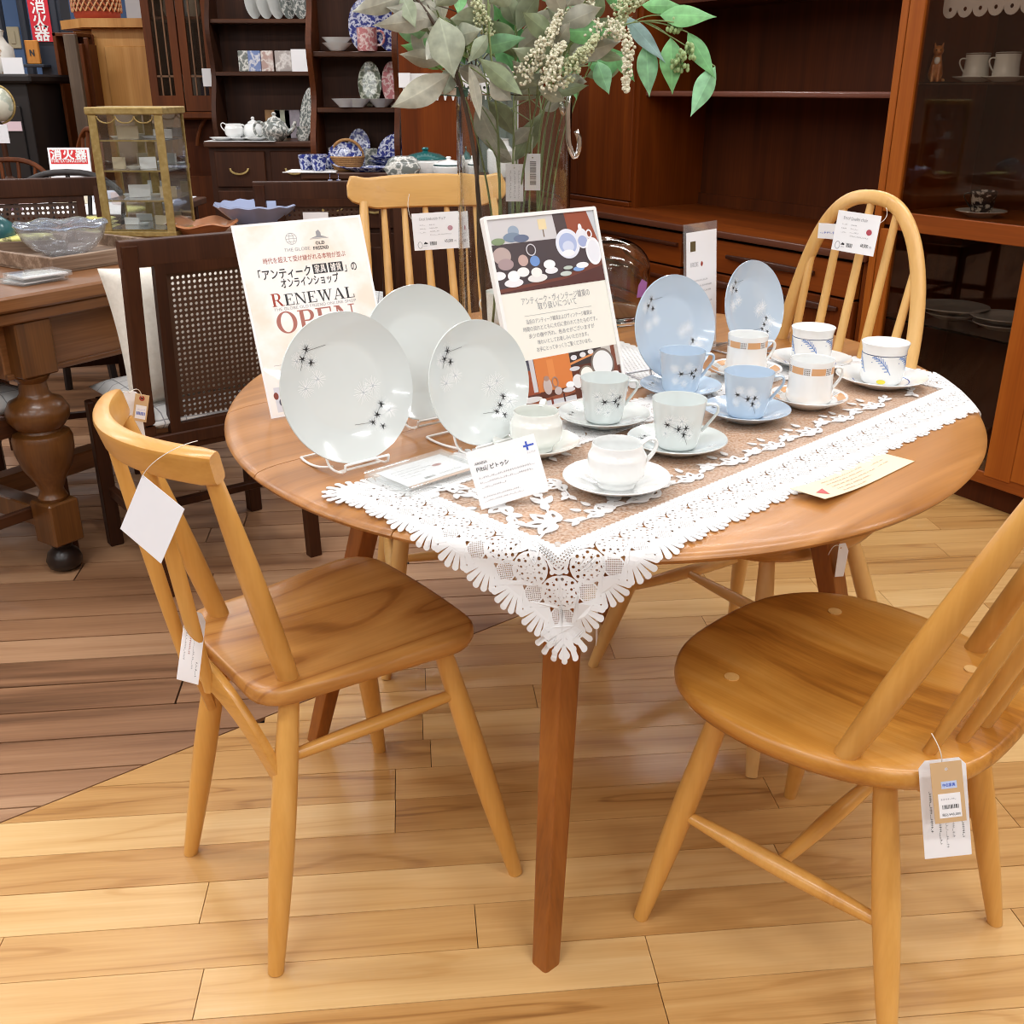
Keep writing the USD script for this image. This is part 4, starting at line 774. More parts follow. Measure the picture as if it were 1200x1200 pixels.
# --- folded card with the Finnish flag
R_ = [[.9024, -.2714, .3347], [.411, .3086, -.8578], [.1296, .9117, .39]]
tc = thingM('name_card', 'white card with blue Finnish flag cross, propped on the lace in front', 'card', R_, (-.0386, 1.2032, .7245)); TWd, THt = .0968, .0755
part('front', box((0, 0, -.0006), (TWd, THt, 0)), M_paper, tc, smooth=False)
part('strut', skin(np.array([[(.03, .05, -.001), (.066, .05, -.001), (.066, .05, -.0016), (.03, .05, -.0016)], [(.03, .004, -.030), (.066, .004, -.030), (.066, .004, -.0306), (.03, .004, -.0306)]])), M_paper, tc, smooth=False)
lettering(tc, [(unary_union([sbox(.0775, .0615, .0925, .0640), sbox(.0812, .0568, .0838, .0685)]), M_blue_ink), (fit(text_poly('フィンランド', .0022), .0805, .0525, .012), M_grey_ink), (fit(text_poly('ARABIA', .0034, cjk=False), .0075, .0560, .017), M_black_ink), (fit(text_poly('Pitsi/ ピトゥシ', .0052, bold=1), .0078, .0475, .045), M_black_ink)] +
          [(scribble(.008, .0375 - .0062 * k, (.078, .072, .034)[k], .0028, k), M_grey_ink) for k in range(3)] + [(scribble(.007, .0130 - .0052 * k, (.052, .054, .060)[k], .0024, 9 + k), M_grey_ink) for k in range(2)], .0002)

# --- tall acrylic sign between the blue plates
ac = thingM('acrylic_sign', 'tall clear acrylic stand holding a white printed leaflet between the blue plates', 'sign', [[.6685, -.0586, .7414], [.7436, .0688, -.6651], [-.012, .9959, .0895]], (.3506, 2.0358, .7255)); AW, AH = .1187, .2493
part('holder', box((0, 0, -.004), (AW, AH, 0), .0006), M_acryl, ac, smooth=False); part('foot', box((.0, -.002, -.045), (AW, .003, .030), .001), M_acryl, ac, smooth=False)
part('leaflet', box((.004, .006, .0004), (AW - .004, AH - .016, .0008)), M_paper, ac, smooth=False)
lettering(ac, [(sbox(.018, .196, .037, .2155), plain('olive_emblem', sr(92, 80, 52), .5)), (fit(text_poly('IROE', .0085), .019, .166, .028), M_grey_ink), (unary_union([ell(.0595, .1695, .0035, .005), sbox(.057, .168, .064, .172)]), M_red_ink)] + [(scribble(.020, .136 - .011 * k, (.06, .075, .074, .012, .076, .06)[k], .0042, 20 + k), M_grey_ink) for k in range(6)], .0009)
# --- price card in its clear case
cs = thing('price_card_case', 'clear plastic case with a price card inside, lying at the left end of the runner', 'card case', (-.2035, 1.3185, TZ + .0018), 43.5)
part('case', [box((0, -.094, 0), (.139, 0, .0065), .0008), box((0, -.094, .0095), (.139, 0, .0125), .0008), box((.001, -.093, .0065), (.004, -.001, .0095)), box((.135, -.093, .0065), (.138, -.001, .0095))], M_acryl, cs, smooth=False)
part('price_card', box((.016, -.078, .0070), (.130, -.006, .0076)), M_paper, cs, smooth=False); part('card_edge', box((.016, -.086, .0070), (.130, -.079, .0074)), plain('brown_card_edge', sr(200, 160, 130), .6), cs, smooth=False)
lettering(cs, [(scribble(.028, -.026 - .009 * k, (.05, .06, .045, .03)[k], .0032, 50 + k), M_grey_ink) for k in range(4)] + [(barcode(.052, -.072, .018, .006, 3), M_black_ink), (fit(text_poly('ARABIA Pitsi', .004, cjk=False), .078, -.070, .04), M_grey_ink), (ell(.098, -.038, .008, .004), M_red_ink)], .0078)
# --- long cream card lying on the table
lc = thing('price_card', 'long cream card with a red triangle emblem, lying on bare table wood at right', 'card', (.367, 1.2605, TZ + .0012), 43.8)
t = np.linspace(0, .248, 13); zc = .010 * np.clip(1 - t / .15, 0, 1) ** 2
part('card', skin(np.array([[(x, -.0515, z), (x, 0, z), (x, 0, z + .0006), (x, -.0515, z + .0006)] for x, z in zip(t, zc)])), M_creamcard, lc, smooth=False)
def onc(p):
    m = extr(p.segmentize(.006), .0001); v = np.array(m.vertices); m.vertices = np.column_stack([v[:, :2], np.interp(v[:, 0], t, zc) + .0009 + v[:, 2]]); return m
part('emblem', onc(Polygon([(.014, -.030), (.040, -.024), (.026, -.044)])), plain('pink_red_print', sr(196, 92, 92), .5), lc, smooth=False)
M_brownp = plain('brown_print', sr(186, 132, 110), .6)
for k in range(5): part('lettering', onc(scribble(.060, -.012 - .0085 * k, (.11, .10, .115, .09, .06)[k], .0030, 70 + k)), M_brownp, lc, smooth=False)
part('lettering', onc(scribble(.185, -.018, .035, .003, 80).union(scribble(.188, -.027, .03, .003, 81))), M_brownp, lc, smooth=False)

# --- tags hanging on the chairs
def price_card(label, R, t, w, h, title, price, seed, flag):
    c = thingM('price_card', label, 'price card', R, t); part('card', box((0, 0, -.0006), (w, h, 0)), M_paper, c, smooth=False)
    lettering(c, [(fit(text_poly(title, .0056), .16 * w, .80 * h, .56 * w), M_grey_ink), (barcode(.34 * w, .12 * h, .14 * w, .10 * h, seed), M_black_ink), (fit(text_poly(price, .0060, cjk=False, bold=1), .66 * w, .18 * h, .18 * w), M_black_ink), (text_poly('円', .003) if False else fit(text_poly('円', .0036), .87 * w, .18 * h), M_grey_ink), (ell(.13 * w, .14 * h, .0055, .0075).difference(ell(.13 * w, .14 * h, .0045, .0065)), M_grey_ink), (Polygon([(.20 * w, .16 * h), (.24 * w, .22 * h), (.29 * w, .19 * h), (.29 * w, .16 * h)]), M_black_ink), (scribble(.2 * w, .10 * h, .09 * w, .0022, seed + 3), M_grey_ink), (ell(.80 * w, .56 * h, .006, .0055), flag)] +
              [(scribble(.36 * w, (.66 - .09 * k) * h, (.12, .18, .2, .44)[k] * w, .0026, seed + 10 + k), M_grey_ink) for k in range(4)] + [(scribble(.15 * w, (.66 - .1 * k) * h, .12 * w, .0026, seed + 20 + k), M_grey_ink) for k in range(3)], .0002)
    return c
M_pinkflag = plain('faded_flag_print', sr(186, 140, 150), .6); M_redflag = plain('flag_print', sr(176, 70, 84), .6)
pc = price_card('white price card tied to the comb rail of the chair behind the vase', [[.9789, -.076, .1898], [.2012, .1947, -.96], [.036, .9779, .2059]], (-.2215, 2.3813, .8772), .107, .0815, 'Ercol Goldsmith チェア', '45,000', 3, M_pinkflag)
part('string', tube(spline([(-.001, .07, .0), (-.006, .09, .004), (.0, .125, .0)], 10), .0006, 5), M_nylon, pc)
pd = price_card('white price card hanging inside the hoop of the hoop-back chair', [[.6376, .0879, -.7653], [-.7694, .0239, -.6383], [-.0378, .9958, .0829]], (.6265, 2.055, .9272), .0933, .0746, 'Ercol Quaker chair', '48,000', 5, M_redflag)
part('string', tube(spline([(.093, .062, .0), (.099, .070, -.004), (.092, .09, -.012)], 10), .0006, 5), M_string, pd)
qh = AY(958, 279, 2.12); sc2 = thing('hang_tag', 'white tag with blue print half hidden behind the left of the hoop', 'tag', qh, -32, rx=3)
part('card', xf(extr(sbox(0, 0, .045, .030), .0006), np.array([[1, 0, 0], [0, 0, -1], [0, 1, 0]])), M_paper, sc2, smooth=False); part('lettering', xf(extr(scribble(.004, .010, .03, .005, 301), .0001, .0007), np.array([[1, 0, 0], [0, 0, -1], [0, 1, 0]])), M_blue_ink, sc2, smooth=False)
ta = thingM('blank_card', 'blank white card hung cornerwise from the rail of the left chair', 'price card', [[.7673, .4551, -.4517], [-.532, .0584, -.8447], [-.3581, .8885, .287]], (-.4700, 1.1270, .7315))
part('card', box((0, 0, -.0006), (.0757, .0757, 0)), M_tagback, ta, smooth=False); part('string', tube(spline([(.002, .074, .001), (.012, .10, .004), (.022, .125, -.01), (.03, .14, -.03)], 14), .0005, 5), M_nylon, ta)
tb = thingM('hang_tag', 'white hang tag with clipped corners at the back of the right chair seat', 'tag', [[.9934, -.1146, -.005], [.0261, .268, -.9631], [.1117, .9566, .2692]], (.5091, 1.0024, .3415)); w, h = .0576, .1256
part('card', extr(Polygon([(0, 0), (w, 0), (w, h - .009), (w - .008, h), (.008, h), (0, h - .009)]), .0006, -.0006), M_paper, tb, smooth=False)
lettering(tb, [(affinity.rotate(scribble(0, 0, .05, .0030, 90 + k), -90, origin=(0, 0)), M_grey_ink) for k in ()] + [(affinity.translate(affinity.rotate(scribble(0, 0, L, .0030, 90 + k), -90, origin=(0, 0)), x, y), m) for k, (x, y, L, m) in enumerate(((.010, .086, .05, M_black_ink), (.020, .048, .03, M_black_ink), (.028, .046, .032, M_grey_ink), (.036, .046, .022, M_grey_ink), (.046, .085, .03, M_grey_ink), (.048, .045, .022, M_black_ink)))], .0002)
part('string', tube(spline([(.026, .118, .002), (.024, .135, .012), (.020, .158, -.004)], 10), .0006, 5), M_string, tb)
tk = thingM('kraft_tag', 'brown kraft price tag over the white tag on the right chair', 'tag', [[.9923, -.1239, -.0094], [.029, .3043, -.9521], [.1208, .9445, .3055]], (.5095, .9952, .4015)); w, h = .0376, .0748
part('card', extr(sbox(0, 0, w, h).difference(circ(w / 2, h - .009, .0022)), .0008, 0), M_kraft, tk, smooth=False)
part('label_sticker', box((.006, .006, .0008), (w - .005, .036, .0010)), M_paper, tk, smooth=False); part('label_sticker', box((.011, .042, .0008), (w - .008, .051, .0010)), plain('pale_blue_label', sr(190, 206, 240), .5), tk, smooth=False)
lettering(tk, [(barcode(.010, .017, .020, .005, 8), M_black_ink), (scribble(.009, .028, .018, .0022, 4), M_grey_ink), (fit(text_poly('税込 ¥48,000', .0028), .009, .0085, .022), M_black_ink), (fit(text_poly('中古家具', .0034, bold=1), .0125, .0448, .015), M_blue_ink)], .0011)
# two tags seen through the left chair's back, and the long tag below
p0 = AY(153, 505, 1.475); t1 = thing('hang_tag', 'white looped tag on the far end of the left chair rail', 'tag', p0, 12, rx=4)
part('card', extr(rounded_poly([(0, 0), (.022, 0), (.022, .075), (0, .075)], .008) if False else affinity.translate(Polygon(rrect(.024, .085, .008, 4)), .008, .020), .0006), M_paper, t1, smooth=False) if False else part('card', xf(extr(affinity.translate(Polygon(rrect(.024, .085, .008, 4)), .008, .020), .0006), np.array([[1, 0, 0], [0, 0, -1], [0, 1, 0]])), M_paper, t1, smooth=False)
t2 = thing('kraft_tag', 'small brown kraft tag with red eyelet behind the left chair rail', 'tag', AY(155, 492, 1.462), 8, ry=14)
RX = np.array([[1, 0, 0], [0, 0, -1], [0, 1, 0]])
part('card', xf(extr(sbox(0, 0, .020, .042).difference(circ(.010, .036, .0018)), .0007), RX), M_kraft, t2, smooth=False); part('eyelet', xf(extr(circ(.010, .036, .004, 4).difference(circ(.010, .036, .0018)), .0008, .0002), RX), M_red_ink, t2, smooth=False); part('label_sticker', xf(extr(sbox(.003, .004, .018, .025), .0002, .0007), RX), M_paper, t2, smooth=False)
part('string', tube(spline([(.010, 0, .037), (.004, -.012, .052), (-.004, -.030, .050)], 8), .0006, 5), M_string, t2); part('string', tube(spline([(.008, 0, .060), (.002, -.014, .068), (-.006, -.034, .055)], 8), .0006, 5), M_string, t1)
lettering_ = xf(extr(barcode(.005, .010, .011, .005, 4).union(scribble(.005, .018, .011, .002, 3)), .0001, .001), RX); part('lettering', lettering_, M_blue_ink, t2, smooth=False)
t3 = thingM('hang_tag', 'long white tag hanging low behind the left chair back sticks', 'tag', [[.62, -.02, .78], [.52, .75, -.40], [-.585, .66, .49]], (-.4445, 1.1687, .4961))
part('card', extr(Polygon([(0, 0), (.034, 0), (.034, .090), (.026, .100), (.008, .100), (0, .092)]), .0006), M_paper, t3, smooth=False)
lettering(t3, [(affinity.translate(affinity.rotate(scribble(0, 0, L, .0028, 120 + k), -90, origin=(0, 0)), x, y), m) for k, (x, y, L, m) in enumerate(((.005, .08, .05, M_grey_ink), (.012, .078, .04, M_red_ink), (.019, .08, .06, M_grey_ink), (.026, .03, .02, M_black_ink)))], .0007)
# tag on the right table leg, and a thin one below the lace corner
tt = thing('hang_tag', 'grey-white tag hanging from the right leg of the table', 'tag', G(983, 672, .44) * 0 + AY(978, 676, 1.63), 30)
part('card', xf(extr(Polygon([(0, 0), (.022, -.004), (.026, .045), (.016, .062), (0, .064)]).difference(circ(.006, .055, .0018)), .0007), RX), M_tagback, tt, smooth=False); part('string', tube(spline([(.006, 0, .056), (-.012, -.002, .064), (-.03, -.006, .052)], 8), .0006, 5), M_string, tt)
tn = thing('hang_tag', 'thin white tag seen edge-on below the hanging lace corner', 'tag', AY(698, 757, 1.30), 75)
part('card', xf(extr(Polygon([(0, 0), (.012, .006), (.006, .062), (-.010, .058)]), .0006), RX), M_paper, tn, smooth=False)

# ------------------------------------------------------------------ glass vase, its stems, the cloche
VX, VY, VR, VH = .004, 2.125, .112, .488
vase = single('glass_vase', 'tall clear glass cylinder vase holding artificial leafy stems', 'vase', xf(lathe([(0, 0), (VR - .004, 0), (VR, .004), (VR, VH - .002), (VR - .002, VH), (VR - .0045, VH - .002), (VR - .005, .016), (VR - .012, .012), (0, .012)], 72), None, (VX, VY, TZ + .0006)), M_glass, smooth=40)
def leafmat(name, rough=.5, tr=.25):
    return mat(name, {'a': ('attribute', {'attribute': 'tint'}), 'tc': ('texture_coordinate', {}), 'n': ('noise_texture', {'scale': 60.0, 'detail': 3.0}), 'mr': ('map_range', {'from_min': .3, 'from_max': .7, 'to_min': .80, 'to_max': 1.14}),
        'h': ('hsv', {}), 'p': ('principled_bsdf', {'roughness': rough}), 't': ('translucent_bsdf', {}), 'm': ('mix_closure', {'fac': tr})},
        [('tc.object', 'n.vector'), ('n.fac', 'mr.value'), ('a.color', 'h.color'), ('mr.result', 'h.value'), ('h.color', 'p.base_color'), ('h.color', 't.color'), ('p.BSDF', 'm.closure1'), ('t.BSDF', 'm.closure2')], 'm.closure')
M_leaf = leafmat('leaf'); M_stemb = plain('brown_twig', sr(74, 60, 48), .7); M_stemg = plain('green_stem', sr(122, 140, 88), .5); M_floret = plain('cream_florets', sr(214, 212, 188), .7); M_floretg = plain('green_cream_florets', sr(188, 194, 156), .7); M_berry = plain('green_seed', sr(150, 176, 120), .5)
def leaf(bp, tp, w, col, roll=0.0, droop=.12, shape=.42, wave=0.0, seed=0):
    "leaf from base to tip (3-D), width w; col for the blade, paler along the midrib"
    g = np.random.default_rng(seed); bp, tp = np.asarray(bp, float), np.asarray(tp, float); ax = tp - bp; L = np.linalg.norm(ax); ax /= L
    view = bp - np.array([0, 0, CAM_H]); view /= np.linalg.norm(view); side = np.cross(ax, view); side /= np.linalg.norm(side); nor = np.cross(side, ax)
    c, s = math.cos(roll), math.sin(roll); side, nor = side * c + nor * s, nor * c - side * s
    t = np.linspace(0, 1, 13); a = np.clip(t ** (math.log(.5) / math.log(shape)), 0, 1); prof = np.sin(pi * a) ** 1.22 * (1 - .22 * t ** 2); V, C = [], []
    for k in range(13):
        row = []
        for j, x in enumerate((-1, -.55, -.08, 0, .08, .55, 1)):
            up = droop * L * (4 * t[k] * (1 - t[k])) + .10 * w * x * x * prof[k] + wave * w * math.sin(9 * t[k] + 2 * x + seed) * abs(x)
            row.append(bp + ax * L * t[k] + side * (x * w / 2 * prof[k]) + nor * up); C.append(np.array(col) * (1.18 if j == 3 else 1.0 + .05 * math.sin(k * 2.4) * (abs(x) > .3)) * (.94 if x > 0 else 1.03))
        V.append(row)
    V = np.array(V); i = np.arange(13 * 7).reshape(13, 7); q = np.stack([i[:-1, :-1], i[1:, :-1], i[1:, 1:], i[:-1, 1:]], -1).reshape(-1, 4)
    f = np.vstack([q[:, [0, 1, 2]], q[:, [0, 2, 3]]]); v = V.reshape(-1, 3); off = nor * .0007
    m = TM(np.vstack([v, v - off]), np.vstack([f, f[:, ::-1] + len(v)])); return m, np.clip(np.vstack([C, C]), 0, 1)
def add_leaf(t, *a, **k): m, c = leaf(*a, **k); part('leaf', m, M_leaf, t, smooth=True, tint=c)
def spike(t, P, r, seed, m_, n=110):
    g = np.random.default_rng(seed); P = spline(P, 40); T, N, B = frames(P); fl = []; oc = trimesh.creation.icosahedron()
    for i in range(n):
        u = g.uniform(0, 1) ** .9; k = min(int(u * 39), 38); a = g.uniform(0, 2 * pi); rr = r * (1 - .75 * u) * g.uniform(.35, 1.05)
        fl.append(xf(oc, quadR(g.normal(size=3), g.normal(size=3)) * [1, 1, 1.5], P[k] + rr * (math.cos(a) * N[k] + math.sin(a) * B[k]) + T[k] * g.uniform(-.004, .004), g.uniform(.0018, .0034)))
    part('spike_axis', tube(P, np.linspace(.0016, .0008, 40), 6), M_stemg, t); part('florets', cat(fl), m_, t, smooth=False, kind='stuff')
def berries(t, c, r, seed, n=26):
    g = np.random.default_rng(seed); ms, st = [], []
    for i in range(n):
        d = g.normal(size=3); d[1] *= .6; d /= np.linalg.norm(d); p = c + d * r * g.uniform(.5, 1); ms.append(xf(trimesh.creation.icosphere(1), np.diag([1, 1, 1.35]), p, .0036)); st.append(tube([c, p], .0007, 4))
    part('seed_cluster', cat(ms), M_berry, t, smooth=True, kind='stuff'); part('seed_stalks', cat(st), M_stemg, t)
DUST = [sr(178, 186, 164), sr(160, 172, 144), sr(190, 192, 178), sr(142, 156, 120), sr(182, 180, 162)]
BRI = [sr(128, 196, 132), sr(142, 206, 140), sr(118, 182, 118), sr(150, 206, 160)]; GREYBL = [sr(150, 182, 178)]
PAL = {'d': DUST, 'b': BRI, 'g': GREYBL}
def A3(px, py, dy): return AY(px, py, 2.10 + dy)
def stem_path(foot, *px): return spline([np.array([VX + foot[0], VY + foot[1], TZ + .016])] + [A3(*q) for q in px], 40)
def plant(name, label, foot, way, r0, m_, leaves, seed, spikes=(), seeds=(), group=None):
    spikes = [(p_, r_ * 1.35, m_2, int(n_ * 1.9)) for p_, r_, m_2, n_ in spikes]; t = thing(name, label, 'artificial stem', (0, 0, 0), group=group); P = stem_path(foot, *way); part('stem', tube(P, np.linspace(r0, r0 * .45, 40), 8), m_, t, smooth=60)
    g = np.random.default_rng(seed)
    for k, (bx, by, bd, tx, ty, td, w, pal) in enumerate(leaves):
        b, e = A3(bx, by, bd), A3(tx, ty, td); cols = PAL[pal]; add_leaf(t, b, e, w * (.72 if pal == 'd' else .88) * np.linalg.norm(b - [0, 0, CAM_H]) / 1200, cols[int(g.integers(len(cols)))], roll=g.uniform(-.45, .45), droop=g.uniform(-.10, .12) if pal == 'd' else g.uniform(-.05, .08), shape=.42 if pal != 'd' else .46, wave=.05 if pal == 'd' else .01, seed=seed * 31 + k)
        d = np.linalg.norm(P - b, axis=1); j = int(np.argmin(d))
        if d[j] > .006: part('leaf_stalk', tube(spline([P[max(j - 3, 0)], (P[max(j - 3, 0)] + b) / 2 + [0, 0, .004], b], 8), .0012, 6), m_, t, smooth=60)
    for k, (pts, r, mm, n) in enumerate(spikes): spike(t, [A3(*q) for q in pts], r, seed * 7 + k, mm, n)
    for k, (q, r) in enumerate(seeds): berries(t, A3(*q), r, seed * 11 + k)
    return t
plant('eucalyptus_stem', 'bright green narrow-leaved artificial stem arching out to the right of the vase', (.05, .0), [(640, 150, .02), (690, 50, .0), (745, 26, -.04), (790, 26, -.06)], .0026, M_stemg,
      [(773, 18, -.05, 840, 20, -.07, 27, 'b'), (806, 38, -.06, 838, 92, -.08, 24, 'b'), (838, 78, -.07, 809, 137, -.10, 27, 'b'), (786, 44, -.05, 788, 111, -.06, 30, 'b'), (757, 50, -.03, 761, 114, -.05, 27, 'b'), (732, 18, -.02, 780, 74, -.06, 20, 'g'), (700, 72, -.02, 714, 111, -.04, 24, 'b'), (722, 62, -.0, 744, 96, -.02, 18, 'b'), (752, 6, -.02, 802, 8, -.05, 18, 'b'), (736, 12, .02, 700, -14, .04, 24, 'b'), (664, 62, .03, 676, 118, .02, 22, 'b')], 1, seeds=[((797, 76, -.07), .018), ((806, 62, -.07), .016), ((790, 30, -.05), .014)])
plant('eucalyptus_stem', 'bright green artificial stem at the upper left of the vase with a long pointed leaf', (-.05, -.02), [(560, 140, -.02), (552, 70, -.05), (536, 10, -.06), (524, -20, -.06)], .0032, M_stemb,
      [(559, 58, -.07, 617, 44, -.10, 23, 'b'), (540, -12, -.06, 537, 18, -.08, 17, 'b'), (486, 4, -.06, 512, 27, -.08, 14, 'b'), (536, 52, -.07, 545, 76, -.08, 14, 'b'), (600, 34, -.02, 596, 60, -.02, 22, 'b'), (556, 78, -.07, 551, 92, -.08, 10, 'b'), (600, 8, .0, 606, 60, .0, 16, 'b')], 2, seeds=[((525, 42, -.09), .020), ((545, 54, -.08), .016)])
plant('dusty_leaf_stem', 'brown twig with broad dusty grey leaves leaning far left out of the vase', (-.06, .01), [(562, 240, -.05), (544, 120, -.08), (510, 30, -.10), (470, -20, -.10)], .0058, M_stemb,
      [(528, 86, -.11, 458, 126, -.16, 46, 'd'), (515, 20, -.10, 532, 92, -.12, 60, 'd'), (470, -8, -.10, 488, 34, -.14, 26, 'd'), (474, -6, -.10, 412, 14, -.14, 34, 'd'), (500, 4, -.09, 440, -18, -.10, 26, 'd'), (492, 2, -.08, 478, 30, -.10, 16, 'd'), (548, 34, -.06, 528, 22, -.08, 36, 'd')], 3)
plant('dusty_leaf_stem', 'twig with long drooping grey leaves over the front rim of the vase', (-.02, -.05), [(586, 260, -.04), (582, 130, -.08), (575, 60, -.10), (572, 0, -.10)], .0034, M_stemg,
      [(561, 68, -.12, 613, 112, -.15, 30, 'd'), (550, 78, -.13, 563, 142, -.15, 20, 'd'), (572, 40, -.10, 548, 74, -.13, 24, 'd'), (566, 26, -.09, 528, 22, -.10, 38, 'd'), (574, 4, -.09, 604, -20, -.10, 40, 'd'), (574, 92, -.11, 600, 118, -.12, 34, 'd'), (560, 118, -.05, 590, 182, -.02, 40, 'd'), (560, 150, .0, 602, 190, .03, 26, 'd')], 4)
plant('dusty_leaf_stem', 'upright stem of serrated grey-green leaves in the middle of the vase', (.0, .03), [(601, 240, .0), (603, 120, -.01), (604, 40, -.02), (606, -20, -.02)], .0034, M_stemg,
      [(604, 66, -.04, 570, 20, -.06, 40, 'd'), (606, 60, -.04, 650, 22, -.06, 36, 'd'), (604, 30, -.03, 590, -14, -.05, 30, 'd'), (606, 36, -.04, 634, -8, -.06, 34, 'd'), (603, 118, -.01, 640, 84, -.05, 42, 'd'), (603, 158, .0, 572, 118, -.03, 36, 'd'), (602, 190, .02, 640, 128, .0, 34, 'd'), (601, 190, .03, 575, 172, .02, 22, 'd'), (604, 100, -.02, 570, 70, -.03, 34, 'd'), (602, 170, .0, 626, 148, -.02, 26, 'd')], 5)
plant('dusty_leaf_stem', 'grey-green leafy stem spreading to the right rim above the steel hook', (.04, .02), [(630, 200, .0), (642, 110, -.02), (668, 50, -.05), (700, 10, -.06)], .0030, M_stemg,
      [(668, 66, -.06, 728, 48, -.10, 34, 'd'), (652, 96, -.05, 688, 96, -.09, 24, 'd'), (650, 108, -.06, 682, 88, -.08, 22, 'd'), (690, 40, -.06, 720, 20, -.09, 22, 'd'), (700, 24, -.05, 706, -14, -.06, 20, 'd'), (676, 46, -.04, 640, 8, -.05, 34, 'd'), (660, 70, -.05, 632, 40, -.05, 30, 'd'), (690, 60, -.07, 734, 70, -.08, 18, 'd'), (636, 130, .0, 664, 110, .02, 24, 'd'), (630, 90, .04, 612, 40, .05, 44, 'd'), (660, 60, .04, 700, 70, .05, 44, 'd')], 6)
plant('flower_spike_stem', 'stem with a dense cream flower spike in the centre of the bouquet', (.02, -.01), [(622, 190, .0), (620, 110, -.04), (617, 88, -.07)], .0024, M_stemg, [(618, 96, -.06, 600, 70, -.08, 20, 'd')], 7, [([(613, 88, -.10), (630, 62, -.12), (646, 40, -.12), (657, 12, -.12)], .016, M_floret, 170)])
plant('flower_spike_stem', 'stem with two fat cream spikes just above the vase rim', (.03, .0), [(636, 190, .02), (645, 120, -.04), (650, 104, -.08)], .0024, M_stemg, [(648, 110, -.07, 690, 100, -.10, 20, 'd')], 8, [([(646, 103, -.12), (648, 84, -.13), (652, 66, -.13), (660, 50, -.13)], .020, M_floret, 160), ([(658, 92, -.12), (672, 76, -.13), (688, 58, -.13), (700, 42, -.13)], .015, M_floretg, 150)])
plant('flower_spike_stem', 'stem whose cream spike bends over and trails down at the right', (.05, .03), [(650, 180, .03), (672, 90, -.02), (690, 40, -.06)], .0024, M_stemg, [], 9, [([(688, 42, -.10), (714, 32, -.12), (732, 42, -.13), (736, 70, -.14), (735, 108, -.14)], .015, M_floret, 190)])
plant('flower_spike_stem', 'stem with cream spike rising past the top edge, right of centre', (.04, .05), [(642, 190, .04), (660, 90, .0), (674, 30, -.03)], .0024, M_stemg, [(672, 34, -.04, 656, 4, -.05, 18, 'd')], 10, [([(676, 24, -.08), (684, 4, -.09), (694, -14, -.09), (702, -36, -.09)], .018, M_floret, 130)])
plant('flower_spike_stem', 'stem with thin cream spike at the upper left of the bouquet', (-.03, .03), [(585, 190, .02), (578, 90, -.02), (570, 40, -.05)], .0024, M_stemg, [], 11, [([(568, 40, -.09), (563, 14, -.10), (556, -8, -.10), (548, -26, -.10)], .013, M_floretg, 110)])
plant('flower_spike_stem', 'stem with pale spike at the top right of the bouquet', (.06, .05), [(655, 190, .05), (700, 60, .0), (730, 14, -.03)], .0024, M_stemg, [], 12, [([(722, 18, -.08), (738, 4, -.09), (756, -6, -.09), (772, -10, -.09)], .014, M_floretg, 110), ([(636, 72, .0), (650, 56, -.04), (664, 40, -.05)], .012, M_floretg, 60)])
g_ = np.random.default_rng(77)
def filler(k):
    out = []
    for i in range(13):
        cx, cy = g_.uniform(500, 715), g_.uniform(-12, 92); a = math.atan2(cy - 150, cx - 604) + g_.uniform(-.7, .7); L = g_.uniform(46, 74); d = g_.uniform(.0, .10)
        out.append((cx, cy, d, cx + L * math.cos(a), cy + L * math.sin(a), d - g_.uniform(-.02, .05), g_.uniform(26, 42), 'd' if i % 4 else 'b'))
    return out
plant('dusty_leaf_stem', 'leafy grey-green stem filling the back of the bouquet on the left', (-.03, .06), [(585, 210, .05), (572, 110, .05), (556, 30, .05)], .0026, M_stemg, filler(0), 13)
plant('dusty_leaf_stem', 'leafy grey-green stem filling the back of the bouquet on the right', (.02, .07), [(618, 210, .06), (640, 110, .05), (668, 30, .05)], .0026, M_stemg, filler(1), 14)
plant('dusty_leaf_stem', 'leafy grey-green stem rising straight up at the back of the bouquet', (.0, .05), [(606, 210, .05), (606, 110, .05), (608, 10, .05)], .0026, M_stemg, filler(2), 15)
plant('dusty_leaf_stem', 'grey-green leafy stem at the top left, in front of the brown twig', (-.05, .02), [(570, 210, .0), (545, 110, -.04), (512, 20, -.08)], .0028, M_stemg,
      [(516, 26, -.09, 452, 8, -.12, 36, 'd'), (512, 12, -.09, 470, -22, -.10, 32, 'd'), (520, 40, -.09, 500, 70, -.13, 30, 'd'), (510, 8, -.09, 548, -20, -.10, 34, 'd'), (524, 46, -.08, 566, 34, -.11, 34, 'd'), (534, 74, -.07, 520, 112, -.11, 28, 'd'), (512, 20, -.09, 436, 30, -.14, 34, 'd'), (536, 80, -.07, 574, 96, -.10, 28, 'd'), (505, -4, -.09, 426, -12, -.12, 36, 'd')], 16)
plant('dusty_leaf_stem', 'grey-green leafy stem in the upper middle, between the cream spikes', (.02, -.03), [(612, 210, -.02), (632, 110, -.06), (662, 10, -.09)], .0028, M_stemg,
      [(650, 44, -.10, 612, 14, -.13, 34, 'd'), (660, 18, -.10, 640, -26, -.12, 32, 'd'), (656, 30, -.10, 706, 8, -.13, 34, 'd'), (640, 76, -.09, 600, 56, -.12, 32, 'd'), (664, 8, -.10, 690, -30, -.12, 34, 'd'), (630, 100, -.08, 592, 96, -.11, 28, 'd'), (646, 60, -.09, 668, 26, -.14, 28, 'd'), (632, 104, -.09, 664, 118, -.12, 24, 'd'), (656, 36, -.09, 718, 38, -.13, 30, 'b')], 17)
